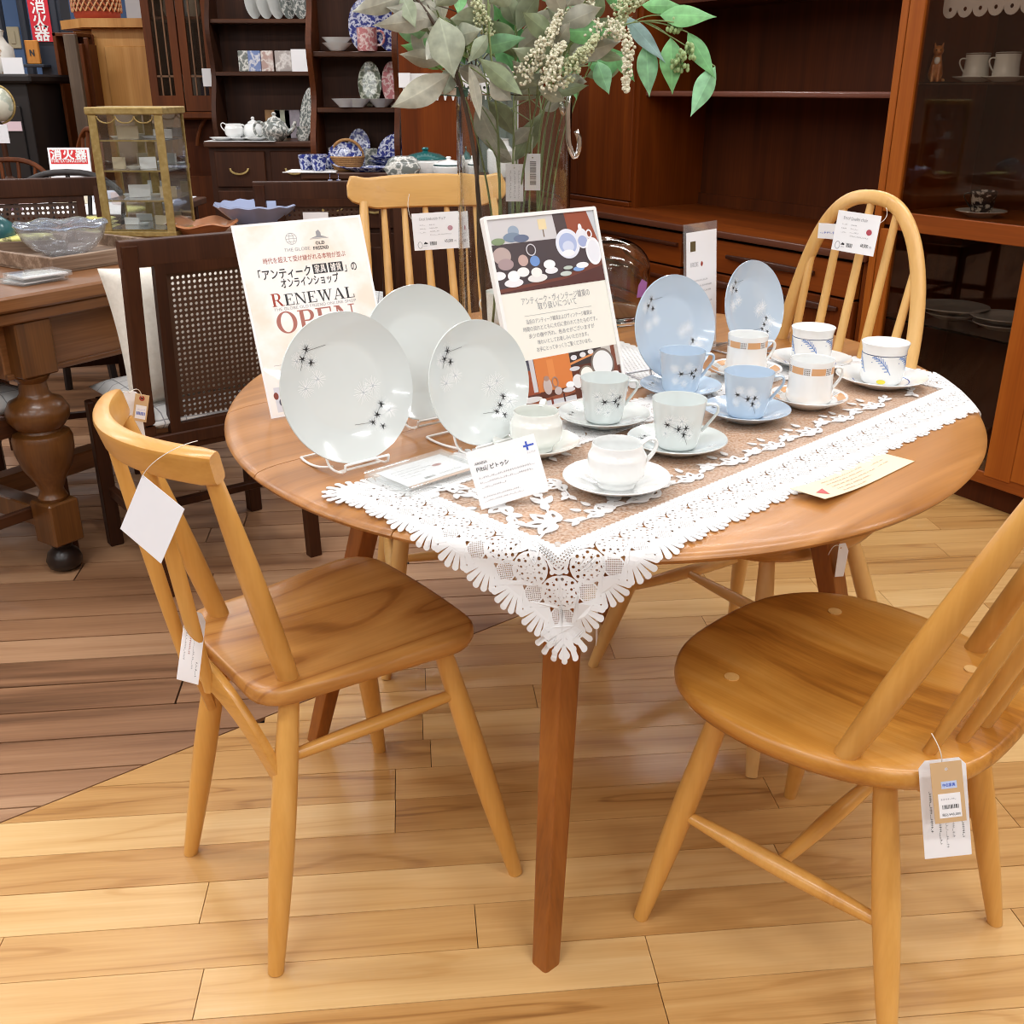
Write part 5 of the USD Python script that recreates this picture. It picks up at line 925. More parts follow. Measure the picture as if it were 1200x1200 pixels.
# steel hook on the rim, plastic label, two tags inside
hk = single('steel_hook', 'polished steel S-hook hung over the right rim of the vase', 'hook', tube(spline([AY(660, 133, 2.085), AY(657, 118, 2.085), AY(659, 106, 2.09), AY(664, 107, 2.08), AY(666, 125, 2.07), AY(666, 152, 2.07), AY(669, 176, 2.07), AY(674, 184, 2.07), AY(678, 176, 2.07), AY(678, 160, 2.07), AY(675, 153, 2.07)], 44), .0052, 10), M_chrome, smooth=True)
lb = thing('plastic_label', 'dark green plastic label with cream print, clipped at the left of the vase rim', 'label', AY(506, 111, 2.02), 3, ry=4)
part('plate', xf(extr(affinity.translate(Polygon(rrect(.066, .0165, .004, 4)), .033, .0083), .0014), RX), plain('green_plastic', sr(62, 94, 78), .4), lb, smooth=False); part('label_sticker', xf(extr(sbox(.006, .002, .044, .0145), .0002, .0014), RX), plain('pinkish_label', sr(214, 202, 184), .5), lb, smooth=False)
part('lettering', xf(extr(unary_union([scribble(.009, .0095, .032, .0036, 201), scribble(.009, .0045, .028, .0024, 202)]), .0001, .0017), RX), M_black_ink, lb, smooth=False); part('clip', tube(spline([AY(540, 107, 2.02) * 0 + [.050, 0, .012], [.064, 0, .012], [.070, .004, .004], [.072, .02, -.006]], 8), .0012, 6), M_greymetal, lb)
for px, py, w, h, bar, lab in ((593, 236, .034, .070, 0, 'white paper tag with columns of print hanging inside the vase'), (615, 223, .030, .068, 1, 'white barcode tag hanging inside the vase, upper of two')):
    tg = thing('hang_tag', lab, 'tag', AY(px, py, 2.085), -3, rx=4); part('card', xf(extr(sbox(0, 0, w, h).difference(circ(w / 2, h - .007, .0014)), .0006), RX), M_paper, tg, smooth=False)
    part('lettering', xf(extr(affinity.translate(affinity.rotate(barcode(0, 0, .044, .012, 6), 90, origin=(0, 0)), .022, .010) if bar else unary_union([affinity.translate(affinity.rotate(scribble(0, 0, .05, .003, 210 + k), -90, origin=(0, 0)), .008 + .008 * k, .058) for k in range(3)]), .0001, .0007), RX), M_black_ink if bar else M_grey_ink, tg, smooth=False)
    part('string', tube(spline([(w / 2, -.002, h - .007), (w / 2 - .001, .004, h + .012), (w / 2 + .001, .01, h + .03)], 8), .0005, 5), M_string, tg)
# glass cloche and a mug behind the vase
cl = thing('glass_cloche', 'clear glass bell dome on a glass foot, behind the notice board', 'cloche', (.215, 2.400, TZ + .0008))
R = .104; dome_o = [(R, .020), (R, .115)] + [(R * math.cos(a), .115 + .072 * math.sin(a)) for a in np.linspace(0, pi / 2, 12)][1:]
dome_i = [(max(r - .0035, 0), z - .0035 * (r < .05)) for r, z in dome_o[::-1]]
part('dome', lathe(dome_o + dome_i, 56), M_glass, cl, smooth=50); part('foot', lathe([(0, .0), (R + .004, 0), (R + .008, .004), (R + .008, .012), (R + .004, .018), (R - .01, .0185), (0, .0185)], 56), M_glass, cl, smooth=40)
mg = cup('band', 'plain cream mug standing behind the vase, seen past the grey plates', M_cream, (-.030, 2.330, TZ + .0008), 0, 200)
pt = thing('purple_tag', 'small purple card standing by the right side of the glass cloche', 'card', AY(746, 349, 2.29), 20, rx=8); part('card', xf(extr(Polygon([(0, 0), (.020, .002), (.022, .034), (.008, .042), (.001, .028)]), .0006), RX), plain('purple_card', sr(160, 104, 170), .5), pt, smooth=False)

# ------------------------------------------------------------------ teak wall unit on the right (x along the front to the near right, y into it)
UR, U0 = -58.33, (1.437, 3.000, 0)
def uw(s, y, z): a = math.radians(UR); return np.array([U0[0] + s * math.cos(a) - y * math.sin(a), U0[1] + s * math.sin(a) + y * math.cos(a), z])
wu = thing('wall_unit', 'long reddish-brown teak sideboard with open shelves above, behind the table', 'wall unit', U0, UR)
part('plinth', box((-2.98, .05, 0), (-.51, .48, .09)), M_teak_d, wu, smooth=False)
part('carcase', [box((-3.00, .012, .09), (-2.98, .50, .69)), box((-.53, .012, .09), (-.51, .50, .69)), box((-2.98, .02, .09), (-.53, .50, .11)), box((-2.98, .48, .09), (-.53, .50, .69)), box((-1.425, .012, .09), (-1.40, .48, .69))], M_teak_y, wu, smooth=False)
part('counter_top', box((-3.01, -.012, .690), (-.505, .60, .715), .004), M_teak_x, wu, smooth=False)
part('front_lip', sweep([(-3.01, -.014, .703), (-.505, -.014, .703)], rrect(.014, .026, .006)), plain('dark_lip', sr(92, 52, 36), .3, coat_weight=.3), wu)
M_pull = wood('dark_pull', [(0, sr(40, 18, 10)), (1, sr(84, 42, 24))], 'x', rough=.3, coat=.3)
def pull(a, b, z, t): u = np.linspace(0, 1, 15); return sweep(np.column_stack([a + (b - a) * u, -.012 - .010 * np.sin(pi * u), np.full(15, z)]), rrect(.020, .026, .007), scale=np.column_stack([.6 + .4 * np.sin(pi * u), .55 + .45 * np.sin(pi * u)]))
for a, b, z0, z1 in ((-2.975, -1.43, .548, .680), (-2.975, -1.43, .420, .542), (-2.975, -1.43, .12, .414), (-1.395, -.535, .560, .680)):
    d = part('drawer', box((a + .003, -.004, z0), (b - .003, .02, z1 - .002), .002), M_teak_x, wu, smooth=False)
    part('handle', sweep([(a + .02, -.010, z1 - .045), (b - .02, -.010, z1 - .045)], rrect(.016, .014, .005)) if a < -2 else pull(-1.16, -.72, .625, .02), M_pull, d)
for a, b, h0, h1 in ((-1.395, -.968, -1.30, -1.06), (-.962, -.535, -.86, -.60)):
    d = part('door', box((a + .002, -.004, .12), (b - .002, .02, .552), .002), M_teak_y, wu, smooth=False); part('handle', pull(h0, h1, .520, .02), M_pull, d)
part('upper_side', box((-2.05, .215, .715), (-2.02, .62, 1.85)), M_teak_y, wu, smooth=False); part('upper_side', box((-3.00, .215, .715), (-2.98, .62, 1.85)), M_teak_y, wu, smooth=False)
part('sliding_door', box((-2.98, .205, .742), (-2.47, .225, 1.84), .002), M_teak_y, wu, smooth=False); part('sliding_door', box((-2.465, .203, .742), (-2.05, .225, 1.84), .002), M_teak_y, wu, smooth=False); part('track', box((-2.98, .200, .716), (-2.05, .235, .738), .002), M_teak_x, wu, smooth=False)
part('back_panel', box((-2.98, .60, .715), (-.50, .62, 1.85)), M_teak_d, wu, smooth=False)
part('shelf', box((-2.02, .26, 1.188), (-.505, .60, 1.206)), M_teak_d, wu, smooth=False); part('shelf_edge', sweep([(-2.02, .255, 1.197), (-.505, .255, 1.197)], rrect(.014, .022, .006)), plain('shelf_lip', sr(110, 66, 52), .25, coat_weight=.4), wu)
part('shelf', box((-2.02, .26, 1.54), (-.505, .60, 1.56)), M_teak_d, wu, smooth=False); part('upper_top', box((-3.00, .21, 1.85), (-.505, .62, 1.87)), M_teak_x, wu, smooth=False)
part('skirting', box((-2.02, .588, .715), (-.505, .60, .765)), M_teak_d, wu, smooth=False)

dc = thing('display_cabinet', 'tall teak glazed display cabinet at the far right, cups behind its glass', 'cabinet', uw(-.50, 0, 0), UR)
def P_(nm, lo, hi, m_, par=dc, ch=.002): return part(nm, box(np.array(lo) + [.5, 0, 0], np.array(hi) + [.5, 0, 0], ch), m_, par, smooth=False)
M_stile = wood('teak_stile', [(0, sr(106, 50, 8)), (.5, sr(146, 74, 14)), (1, sr(170, 96, 28))], 'z', rough=.45, spec=.3, swirl=.8)
M_stile_x = wood('teak_rail', [(0, sr(96, 44, 8)), (.5, sr(128, 62, 12)), (1, sr(156, 84, 24))], 'x', rough=.45, spec=.3, swirl=.8)
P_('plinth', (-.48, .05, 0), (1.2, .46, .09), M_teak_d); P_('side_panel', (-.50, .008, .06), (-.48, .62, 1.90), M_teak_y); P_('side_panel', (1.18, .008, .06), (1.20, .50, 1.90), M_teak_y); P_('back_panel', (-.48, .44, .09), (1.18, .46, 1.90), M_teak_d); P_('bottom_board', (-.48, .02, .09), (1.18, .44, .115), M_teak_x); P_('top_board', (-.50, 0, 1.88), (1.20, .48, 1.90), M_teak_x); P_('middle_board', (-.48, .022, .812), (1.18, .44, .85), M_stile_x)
P_('stile', (-.50, -.006, .07), (-.474, .02, 1.90), M_stile); P_('base_rail', (-.474, 0, .085), (1.18, .022, .125), M_stile_x)
up_ = P_('upper_door', (-.472, -.004, .855), (-.418, .020, 1.88), M_stile); P_('door_rail', (-.418, -.003, .802), (.70, .022, .858), M_stile_x); P_('pane', (-.418, .006, .858), (.64, .010, 1.84), M_pane_t, up_, 0)
lw = P_('lower_door', (-.472, -.003, .125), (-.418, .020, .802), M_stile); P_('pane', (-.418, .006, .125), (.040, .010, .802), M_pane_t, lw, 0)
P_('stile', (.040, -.004, .115), (.128, .022, .802), M_stile)
rd = part('lower_door', xf(extr(sbox(.63, .125, 1.16, .80).difference(affinity.translate(Polygon(rrect(.42, .56, .03, 5)), .895, .465)), .022), np.array([[1, 0, 0], [0, 0, -1], [0, 1, 0]]), (0, .018, 0)), M_stile, dc, smooth=False); P_('pane', (.18, .006, .18), (.61, .010, .75), M_pane_t, rd, 0)
M_shelfg = pane('shelf_glass', (.86, .90, .88))
P_('glass_shelf', (-.47, .04, 1.228), (1.17, .43, 1.236), M_glass, dc, .001); P_('glass_shelf', (-.47, .04, .512), (.03, .43, .519), M_glass, dc, .001)
M_dwhite = china('grey_white_glaze', sr(206, 208, 204)); M_dark = mottled('black_floral_glaze', [(0, sr(24, 22, 24)), (.52, sr(30, 28, 30)), (.60, sr(170, 165, 155)), (1, sr(200, 196, 186))], 55, .2)
def up_on(px, py, y): # the point of the unit's own upright plane at depth y seen at (px, py)
    a = math.radians(UR); d = np.array([math.cos(a), math.sin(a), 0]); n = np.array([-d[1], d[0], 0]); r = ray(px, py); t = ((np.array(U0) + n * y - [0, 0, CAM_H]) @ n) / (r @ n); return np.array([0, 0, CAM_H]) + r * t
for k, (px, lab) in enumerate(((1143, 'grey-banded white cup on the glass shelf, next to the cat figurine'), (1178, 'grey-banded white cup on the glass shelf, farther right'))):
    p = up_on(px, 88, .17); p[2] = 1.2365
    saucer(('white saucer stacked under the left cup on the glass shelf', 'white saucer stacked under the right cup on the glass shelf')[k], M_dwhite, p, .066, h=.014); c_ = cup('band', lab, M_dwhite, (p[0], p[1], 1.2430), 0, 180, .98); part('dark_line', lathe([(.0357, .069), (.0363, .0695), (.0364, .0715), (.0357, .072)], 40), M_brown, c_)
p = up_on(1150, 245, .16); p[2] = .8505
saucer('white saucer under the black floral cup in the display cabinet', M_dwhite, p, .075); cup('floral', 'black floral cup on a white saucer in the middle of the display cabinet', M_dark, (p[0], p[1], .8570), 0, 170, 1.0)
for k, (px, py, lab) in enumerate(((1112, 386, 'grey plate stack left on the lower glass shelf'), (1172, 396, 'grey plate stack right on the lower glass shelf'))):
    for j in range(2):
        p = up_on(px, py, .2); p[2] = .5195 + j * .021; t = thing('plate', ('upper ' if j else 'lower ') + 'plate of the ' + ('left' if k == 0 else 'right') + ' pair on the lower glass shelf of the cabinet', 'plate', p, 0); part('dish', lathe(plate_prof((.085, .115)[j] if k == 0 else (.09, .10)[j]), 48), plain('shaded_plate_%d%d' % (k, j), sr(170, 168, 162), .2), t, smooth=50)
# ginger cat figurine
p = up_on(1094, 99, .12); cf = thing('cat_figurine', 'small seated ginger cat figurine on the glass shelf behind the cabinet door', 'figurine', (p[0], p[1], 1.2365), 250)
M_ginger = mottled('ginger_glaze', [(0, sr(150, 84, 34)), (.5, sr(186, 116, 56)), (.62, sr(206, 150, 96)), (1, sr(214, 170, 120))], 40, .3)
def blob(*b): return m3.Manifold.batch_hull([m3.Manifold.sphere(r, 20).translate(c) for c, r in b])
bd = blob(((0, 0, .022), .022), ((.006, 0, .058), .015)) + blob(((.006, 0, .058), .015), ((.014, 0, .078), .011)) + blob(((.016, 0, .088), .0155), ((.024, 0, .086), .010)) + blob(((.018, .010, .100), .004), ((.017, .012, .110), .0012)) + blob(((.018, -.010, .100), .004), ((.017, -.012, .110), .0012)) + blob(((.014, .009, .045), .007), ((.024, .008, .004), .005)) + blob(((.014, -.009, .045), .007), ((.024, -.008, .004), .005)) + blob(((-.02, .004, .008), .006), ((-.01, .024, .006), .005)) + blob(((-.01, .024, .006), .005), ((.012, .026, .005), .004))
bm = bd.trim_by_plane((0, 0, 1), 0).refine_to_length(.004).to_mesh(); bm = TM(bm.vert_properties[:, :3], bm.tri_verts); trimesh.smoothing.filter_taubin(bm, iterations=6); bm.vertices[:, 2] = np.maximum(bm.vertices[:, 2], 0)
part('body', bm, M_ginger, cf, smooth=True); part('bib', xf(trimesh.creation.icosphere(2), np.diag([.5, .8, 1.2]), (.0195, 0, .062), .0105), M_white, cf, smooth=True)
part('eyes', [xf(trimesh.creation.icosphere(1), None, (.0335, s * .006, .090), .0021) for s in (1, -1)], M_ink, cf)
sl = thing('shelf_lace', 'scalloped grey-white lace trim at the top inside the display cabinet', 'lace trim', uw(-.40, .06, 1.404), UR)
part('lace_trim', xf(extr(unary_union([sbox(0, .03, 1.4, .09)] + [circ(.025 + .05 * k, .03, .025, 4) for k in range(28)] + []).difference(unary_union([circ(.025 + .05 * k, .028, .006) for k in range(28)])), .002), np.array([[1, 0, 0], [0, 0, -1], [0, 1, 0]])), plain('grey_lace', sr(190, 184, 180), .9), sl, smooth=False)
single('price_card', 'small white card lying on the middle rail of the display cabinet', 'card', xf(box((-.03, -.02, 0), (.03, .02, .001)), rotz(math.radians(UR)), up_on(1192, 266, .05) * [1, 1, 0] + [0, 0, .8505]), M_paper)

# ------------------------------------------------------------------ refectory table and cane chairs on the left
T2R, T2O = 57.0, (-1.21, 2.427, 0)
def t2(x, y, z=0): a = math.radians(T2R); return np.array([T2O[0] + x * math.cos(a) - y * math.sin(a), T2O[1] + x * math.sin(a) + y * math.cos(a), z])
T2 = thing('refectory_table', 'heavy brown oak draw-leaf table with bulbous turned leg, on the left', 'table', T2O, T2R)
part('top', box((-.42, 0, .722), (1.30, .95, .760), .006), M_oakm_x, T2, smooth=False); part('draw_leaf', box((-.42, .015, .690), (.46, .90, .720), .004), M_oakm_x, T2, smooth=False)
part('apron', box((.02, .075, .545), (1.12, .105, .690), .003), M_oakm_x, T2, smooth=False); part('apron', box((.02, .80, .545), (1.12, .83, .690), .003), M_oakm_x, T2, smooth=False); part('apron', box((.02, .1, .545), (.05, .81, .690), .003), M_oakm, T2, smooth=False); part('apron_moulding', sweep([(.02, .070, .552), (1.12, .070, .552)], rrect(.012, .014, .004)), M_oakm_x, T2)
def turned(x, y):
    l = part('leg', [lathe([(0, .205), (.034, .205), (.038, .215), (.033, .225), (.030, .235), (.040, .262), (.062, .300), (.074, .345), (.075, .378), (.070, .392), (.052, .398), (.050, .404), (.060, .410), (.076, .432), (.078, .455), (.066, .478), (.044, .488), (.036, .500), (.034, .528), (.042, .536), (.046, .544), (.040, .550), (0, .550)], 32)], M_oakm, T2, smooth=40)
    b = part('leg_block', box((-.044, -.044, .085), (.044, .044, .206), .005), M_oakm, T2, smooth=False)
    b2 = part('leg_block', box((-.050, -.050, .549), (.050, .050, .690), .004), M_oakm, T2, smooth=False)
    f = part('foot', lathe([(0, 0), (.022, 0), (.042, .012), (.047, .030), (.040, .052), (.024, .066), (.028, .076), (.022, .086), (0, .086)], 28), plain('dark_bun_foot_%d' % int(x * 100), sr(34, 24, 20), .3), T2, smooth=50, label='dark turned bun foot')
    for q in (l, b, b2, f): UsdGeom.Xformable(q).AddTranslateOp().Set((x, y, 0))
turned(.088, .075); turned(.088, .80); turned(1.06, .80)
part('stretcher', box((.06, .11, .12), (.115, .77, .18), .004), M_oakm, T2, smooth=False); part('stretcher', box((.10, .405, .12), (1.05, .465, .18), .004), M_oakm_x, T2, smooth=False)
M_cush = mottled('off_white_linen', [(0, sr(206, 200, 188)), (1, sr(232, 228, 218))], 90, .9)
M_check = mat('checked_seat_fabric', {'tc': ('texture_coordinate', {}), 'c': ('brick_texture', {'scale': 1.0, 'offset': 0.0, 'brick_width': .055, 'row_height': .055, 'mortar_size': .0018, 'mortar_smooth': .3, 'color1': sr(214, 214, 212), 'color2': sr(206, 208, 208), 'mortar': sr(140, 142, 146)}), 'p': ('principled_bsdf', {'roughness': .9})}, [('tc.object', 'c.vector'), ('c.color', 'p.base_color')])
def pillow(w, h, t, n=18):
    u, v = np.meshgrid(np.linspace(-1, 1, n), np.linspace(-1, 1, n), indexing='ij'); k = ((1 - u ** 4) * (1 - v ** 4)) ** .45; e = 1 - .05 * (1 - np.abs(u)) * (np.abs(v) ** 3)
    a = np.stack([u * w / 2 * (1 - .06 * (1 - v * v)), v * h / 2 * (1 - .06 * (1 - u * u)), k * t / 2], -1); b = a * [1, 1, -1]; i = np.arange(n * n).reshape(n, n)
    q = np.stack([i[:-1, :-1], i[1:, :-1], i[1:, 1:], i[:-1, 1:]], -1).reshape(-1, 4); f = np.vstack([q[:, [0, 1, 2]], q[:, [0, 2, 3]]]); m = TM(np.vstack([a.reshape(-1, 3), b.reshape(-1, 3)]), np.vstack([f, f[:, ::-1] + n * n])); m.merge_vertices(); return m
def cane(w, h, pitch, r):
    p = sbox(-w / 2, 0, w / 2, h); hs = [circ(x, y, r, 2) for x in np.arange(-w / 2 + pitch, w / 2 - pitch / 2, pitch) for y in np.arange(pitch, h - pitch / 2, pitch)]
    return xf(extr(p.difference(unary_union(hs)), .003), np.array([[0, 0, 1], [1, 0, 0], [0, 1, 0]]))
M_cane = plain('dark_cane', sr(70, 46, 32), .5)
def cane_chair(label, loc, rz, ht=.893, pitch=.0132, holes=True, m=None, cx0=.455, cush=True):
    t = thing('cane_back_chair', label, 'chair', loc, rz); m = m or M_oakd; W = .205
    for s in (1, -1):
        part('back_post', sweep([(0, s * W, 0), (.015, s * W, .40), (0, s * W, .60), (-.035, s * W, ht)], rrect(.032, .036, .004), up=(0, 1, 0)), m, t); part('front_leg', box((.40, s * (W + .01) - .019, 0), (.438, s * (W + .01) + .019, .43), .003), m, t, smooth=False)
        part('side_rail', box((0, s * (W + .003) - .012, .385), (.42, s * (W + .003) + .012, .435), .002), M_oakd_x, t, smooth=False); part('stretcher', box((.02, s * W - .01, .15), (.42, s * W + .01, .18), .002), M_oakd_x, t, smooth=False)
    part('top_rail', sweep([(-.030, y, ht - .02) for y in np.linspace(-W - .02, W + .02, 7)], rrect(.026, .062, .006)), M_oakd, t); part('lower_rail', box((-.012, -W, cx0 - .055), (.014, W, cx0 - .022), .003), m, t, smooth=False); part('front_rail', box((.405, -W, .385), (.432, W, .435), .002), m, t, smooth=False); part('back_rail', box((-.005, -W, .385), (.02, W, .43), .002), m, t, smooth=False); part('cross_stretcher', box((.2, -W, .155), (.225, W, .175), .002), m, t, smooth=False)
    hh = ht - .05 - cx0; tilt = math.atan2(.030, .36); R = np.array([[math.cos(tilt), 0, -math.sin(tilt)], [0, 1, 0], [math.sin(tilt), 0, math.cos(tilt)]])
    cw = .255; fr = sbox(-cw / 2 - .026, -.026, cw / 2 + .026, hh + .005).difference(sbox(-cw / 2, 0, cw / 2, hh - .02)); part('cane_frame', xf(extr(fr, .022), R @ np.array([[0, 0, 1], [1, 0, 0], [0, 1, 0]]), (-.010, 0, cx0)), m, t, smooth=False)
    part('cane_panel', xf(cane(cw, hh - .02, pitch, pitch * .31), R, (.002, 0, cx0)), M_cane, t, smooth=False)
    s = part('seat_pad', xf(pillow(.46, .43, .075), None, (.215, 0, .462)), M_check, t, smooth=True)
    return t
E1 = cane_chair('dark oak cane-back chair behind the left chair, at the refectory table', (-.722, 2.505, 0), 127.5)
cu = thing('cushion', 'plain off-white cushion leaning on the cane-back chair seat', 'cushion', np.array([-.722, 2.505, 0]) + rotz(math.radians(127.5)) @ np.array([.135, .030, .648]), 127.5, ry=-72); part('cover', pillow(.35, .37, .13), M_cush, cu, smooth=True)
E2 = cane_chair('dark chair with checked pad tucked under the far left table end', t2(-.28, .34), 57, holes=False, ht=.93); 
E3 = cane_chair('brown cane-back chair facing across the refectory table, behind the trays', (-1.62, 3.62, 0), -70, ht=.925, pitch=.016)
# things on the refectory table
ZT = .7606
F = t2(.276, .191); tray = thing('wooden_tray', 'rustic wooden tray with low sides under the blue-rimmed glass bowl', 'tray', (F[0], F[1], ZT), T2R)
part('base', box((0, 0, 0), (.40, .46, .008), .001), M_rustic, tray, smooth=False)
for lo, hi in (((0, 0, .002), (.40, .014, .042)), ((0, .446, .002), (.40, .46, .042)), ((0, .014, .002), (.014, .446, .042)), ((.386, .014, .002), (.40, .446, .042))): part('side', box(lo, hi, .002), M_rustic, tray, smooth=False)
c = G(77, 299, ZT + .009); th_ = np.linspace(0, 2 * pi, 96, endpoint=False)
def flute(prof, n, amp, k=96):
    a = np.linspace(0, 2 * pi, k, endpoint=False); V = [];
    for r, z, w in prof: rr = r * (1 + w * amp * np.cos(n * a)); V.append(np.column_stack([rr * np.cos(a), rr * np.sin(a), z + w * amp * .12 * np.cos(n * a)]))
    return skin(np.array(V))
M_bowl = pane('bowl_glass', (.93, .95, .97), .08, .12, .04)
gb = thing('glass_bowl', 'clear glass bowl with fluted blue-tinged rim in the wooden tray', 'bowl', c)
part('bowl', flute([(.0, 0, 0), (.050, 0, 0), (.058, .006, 0), (.088, .022, .1), (.112, .050, .3), (.126, .086, .8), (.1235, .088, .8), (.108, .052, .3), (.084, .026, .1), (.045, .010, 0), (0, .009, 0)], 8, .035), M_bowl, gb, smooth=50); part('blue_rim', flute([(.1245, .0835, .8), (.1315, .0880, .8), (.1285, .0915, .8), (.1220, .0880, .8), (.1245, .0835, .8)], 8, .035), M_blueglass, gb, smooth=50)
bx = t2(.12, .09); 
for k in range(2):
    s = thing('price_card_case', ('lower', 'upper')[k] + ' of two clear card cases stacked on the refectory table edge', 'card case', (bx[0], bx[1], ZT + k * .0125), T2R + (3, -5)[k], group=None); part('case', [box((0, 0, 0), (.135, .095, .004), .0006), box((0, 0, .008), (.135, .095, .012), .0006), box((0, 0, .004), (.004, .095, .008)), box((.131, 0, .004), (.135, .095, .008))], M_acryl, s, smooth=False); part('price_card', box((.008, .006, .0045), (.127, .089, .0075)), M_paper, s, smooth=False)
M_lime = mottled('yellow_green_print', [(0, sr(190, 190, 90)), (.5, sr(224, 218, 130)), (.56, sr(90, 80, 50)), (.62, sr(226, 222, 150)), (1, sr(240, 236, 190))], 22, .5)
for k, (px, py, w, d, rz_, lab) in enumerate(((28, 283, .22, .14, 20, 'yellow-green patterned napkin pile in a small crate at the far left'), (92, 268, .20, .13, 8, 'pale yellow patterned tea towel lying behind the glass bowl'), (112, 258, .16, .10, 3, 'cream folded cloth beside the brass display case'))):
    p = G(px, py, ZT + .03)
    if k == 0:
        b_ = thing('small_crate', 'small grey-brown wooden crate at the far left of the refectory table', 'crate', (p[0], p[1], ZT), rz_)
        part('bottom', box((-.12, -.08, 0), (.12, .08, .006)), M_rustic, b_, smooth=False)
        for lo, hi in (((-.12, -.08, .0), (.12, -.07, .04)), ((-.12, .07, .0), (.12, .08, .04)), ((-.12, -.07, 0), (-.11, .07, .04)), ((.11, -.07, 0), (.12, .07, .04))): part('side', box(lo, hi, .001), M_rustic, b_, smooth=False)
    nk = thing('folded_cloth', lab, 'cloth', (p[0], p[1], ZT + (.007 if k == 0 else .0005)), rz_)
    for j in range(3): part('fold', xf(pillow(w * (.9 - .05 * j), d * (.9 - .04 * j), .018, 10), rotz(.06 * j), (0, 0, .009 + .0125 * j)), M_lime, nk, smooth=True)
p = G(-6, 296, ZT); single('teal_vase', 'dark teal round glazed vase cut by the left picture edge', 'vase', xf(lathe([(0, 0), (.035, 0), (.05, .012), (.068, .05), (.062, .085), (.035, .105), (.03, .112), (.026, .11), (.05, .08), (.03, .01), (0, .008)], 32), None, (p[0], p[1], ZT)), mottled('teal_glaze', [(0, sr(24, 60, 66)), (1, sr(66, 116, 120))], 20, .2), smooth=60)
# brass vitrine
vq = G(124, 284, ZT); VW, VD, VH2 = .232, .20, .405
vt = thing('brass_vitrine', 'old brass and glass table display case with four shelves on scrolled feet', 'display case', (vq[0], vq[1], ZT), -2)
for x in (0, VW - .026): part('post', box((x, 0, .03), (x + .026, .006, VH2 - .02), .001), M_brass, vt, smooth=False); part('post', box((x, VD - .006, .03), (x + .026, VD, VH2 - .02), .001), M_brass, vt, smooth=False)
part('base', box((-.002, -.002, .018), (VW + .002, VD + .002, .034), .002), M_brass, vt, smooth=False); part('top', box((-.006, -.006, VH2 - .022), (VW + .006, VD + .006, VH2), .003), M_brass, vt, smooth=False)
part('swag', [tube([(.030 + .058 * k + .029 * (1 + math.cos(a)), -.003, VH2 - .026 - .020 * math.sin(a)) for a in np.linspace(pi, 0, 9)], .0022, 6) for k in range(3)], M_brass, vt)
part('pane', box((.026, .002, .034), (VW - .026, .004, VH2 - .022)), M_pane, vt, smooth=False)
for x in (.002, VW - .004): part('pane', box((x, .006, .034), (x + .002, VD - .006, VH2 - .022)), M_pane, vt, smooth=False)
part('mirror_back', box((.008, VD - .010, .036), (VW - .008, VD - .0075, VH2 - .024)), plain('old_mirror', (.86, .88, .88), .06, 1.0), vt, smooth=False); part('back_bar', box((VW / 2 - .012, VD - .016, .04), (VW / 2 + .012, VD - .0105, VH2 - .02), .001), M_brass, vt, smooth=False)
for k in range(4): z = .036 + .090 * k; part('shelf', box((.006, .008, z), (VW - .006, VD - .012, z + .003)), M_bowl, vt, smooth=False); part('shelf_edge', box((.026, .0045, z - .001), (VW - .026, .008, z + .004)), M_brass, vt, smooth=False)
for x in (.02, VW - .02):
    for y in (.02, VD - .02): part('foot', tube(spline([(x, y, .02), (x + .012 * (1 if x > .1 else -1), y, .012), (x + .004, y, .003), (x - .004, y, .008)], 10), .0035, 8), M_brass, vt)
g = np.random.default_rng(12); WH = [sr(236, 236, 232), sr(222, 226, 226), sr(206, 190, 160), sr(226, 220, 206)]
for k in range(4):
    z = .040 + .090 * k
    for j in range(4):
        x, y = .045 + .047 * j + g.uniform(-.006, .006), g.uniform(.06, .14); pos = vq[:2] + rotz(math.radians(-2))[:2, :2] @ np.array([x, y]); w = g.uniform(.018, .026)
        sh = ('lowest', 'second lowest', 'second highest', 'highest')[k]; nth = ('first', 'second', 'third', 'fourth')[j]
        if (j + k) % 2: single('trinket_dish', nth + ' tiny dish from left, %s glass shelf of the brass case' % sh, 'trinket', xf(lathe([(0, 0), (w * .6, 0), (w, .008), (w * .9, .008), (0, .003)], 16), None, (*pos, ZT + z)), plain('trinket_%d%d' % (k, j), WH[(j + k) % 4], .3), group='trinkets in the brass case', smooth=40)
        else: single('trinket_card', nth + ' tiny card from left, %s glass shelf of the brass case' % sh, 'trinket', xf(box((-w * 1.3, -.004, 0), (w * 1.3, .004, g.uniform(.018, .040))), rotz(g.uniform(-.5, .5)), (*pos, ZT + z)), plain('trinket_%d%d' % (k, j), WH[(j * 3 + k) % 4], .6), group='trinkets in the brass case')
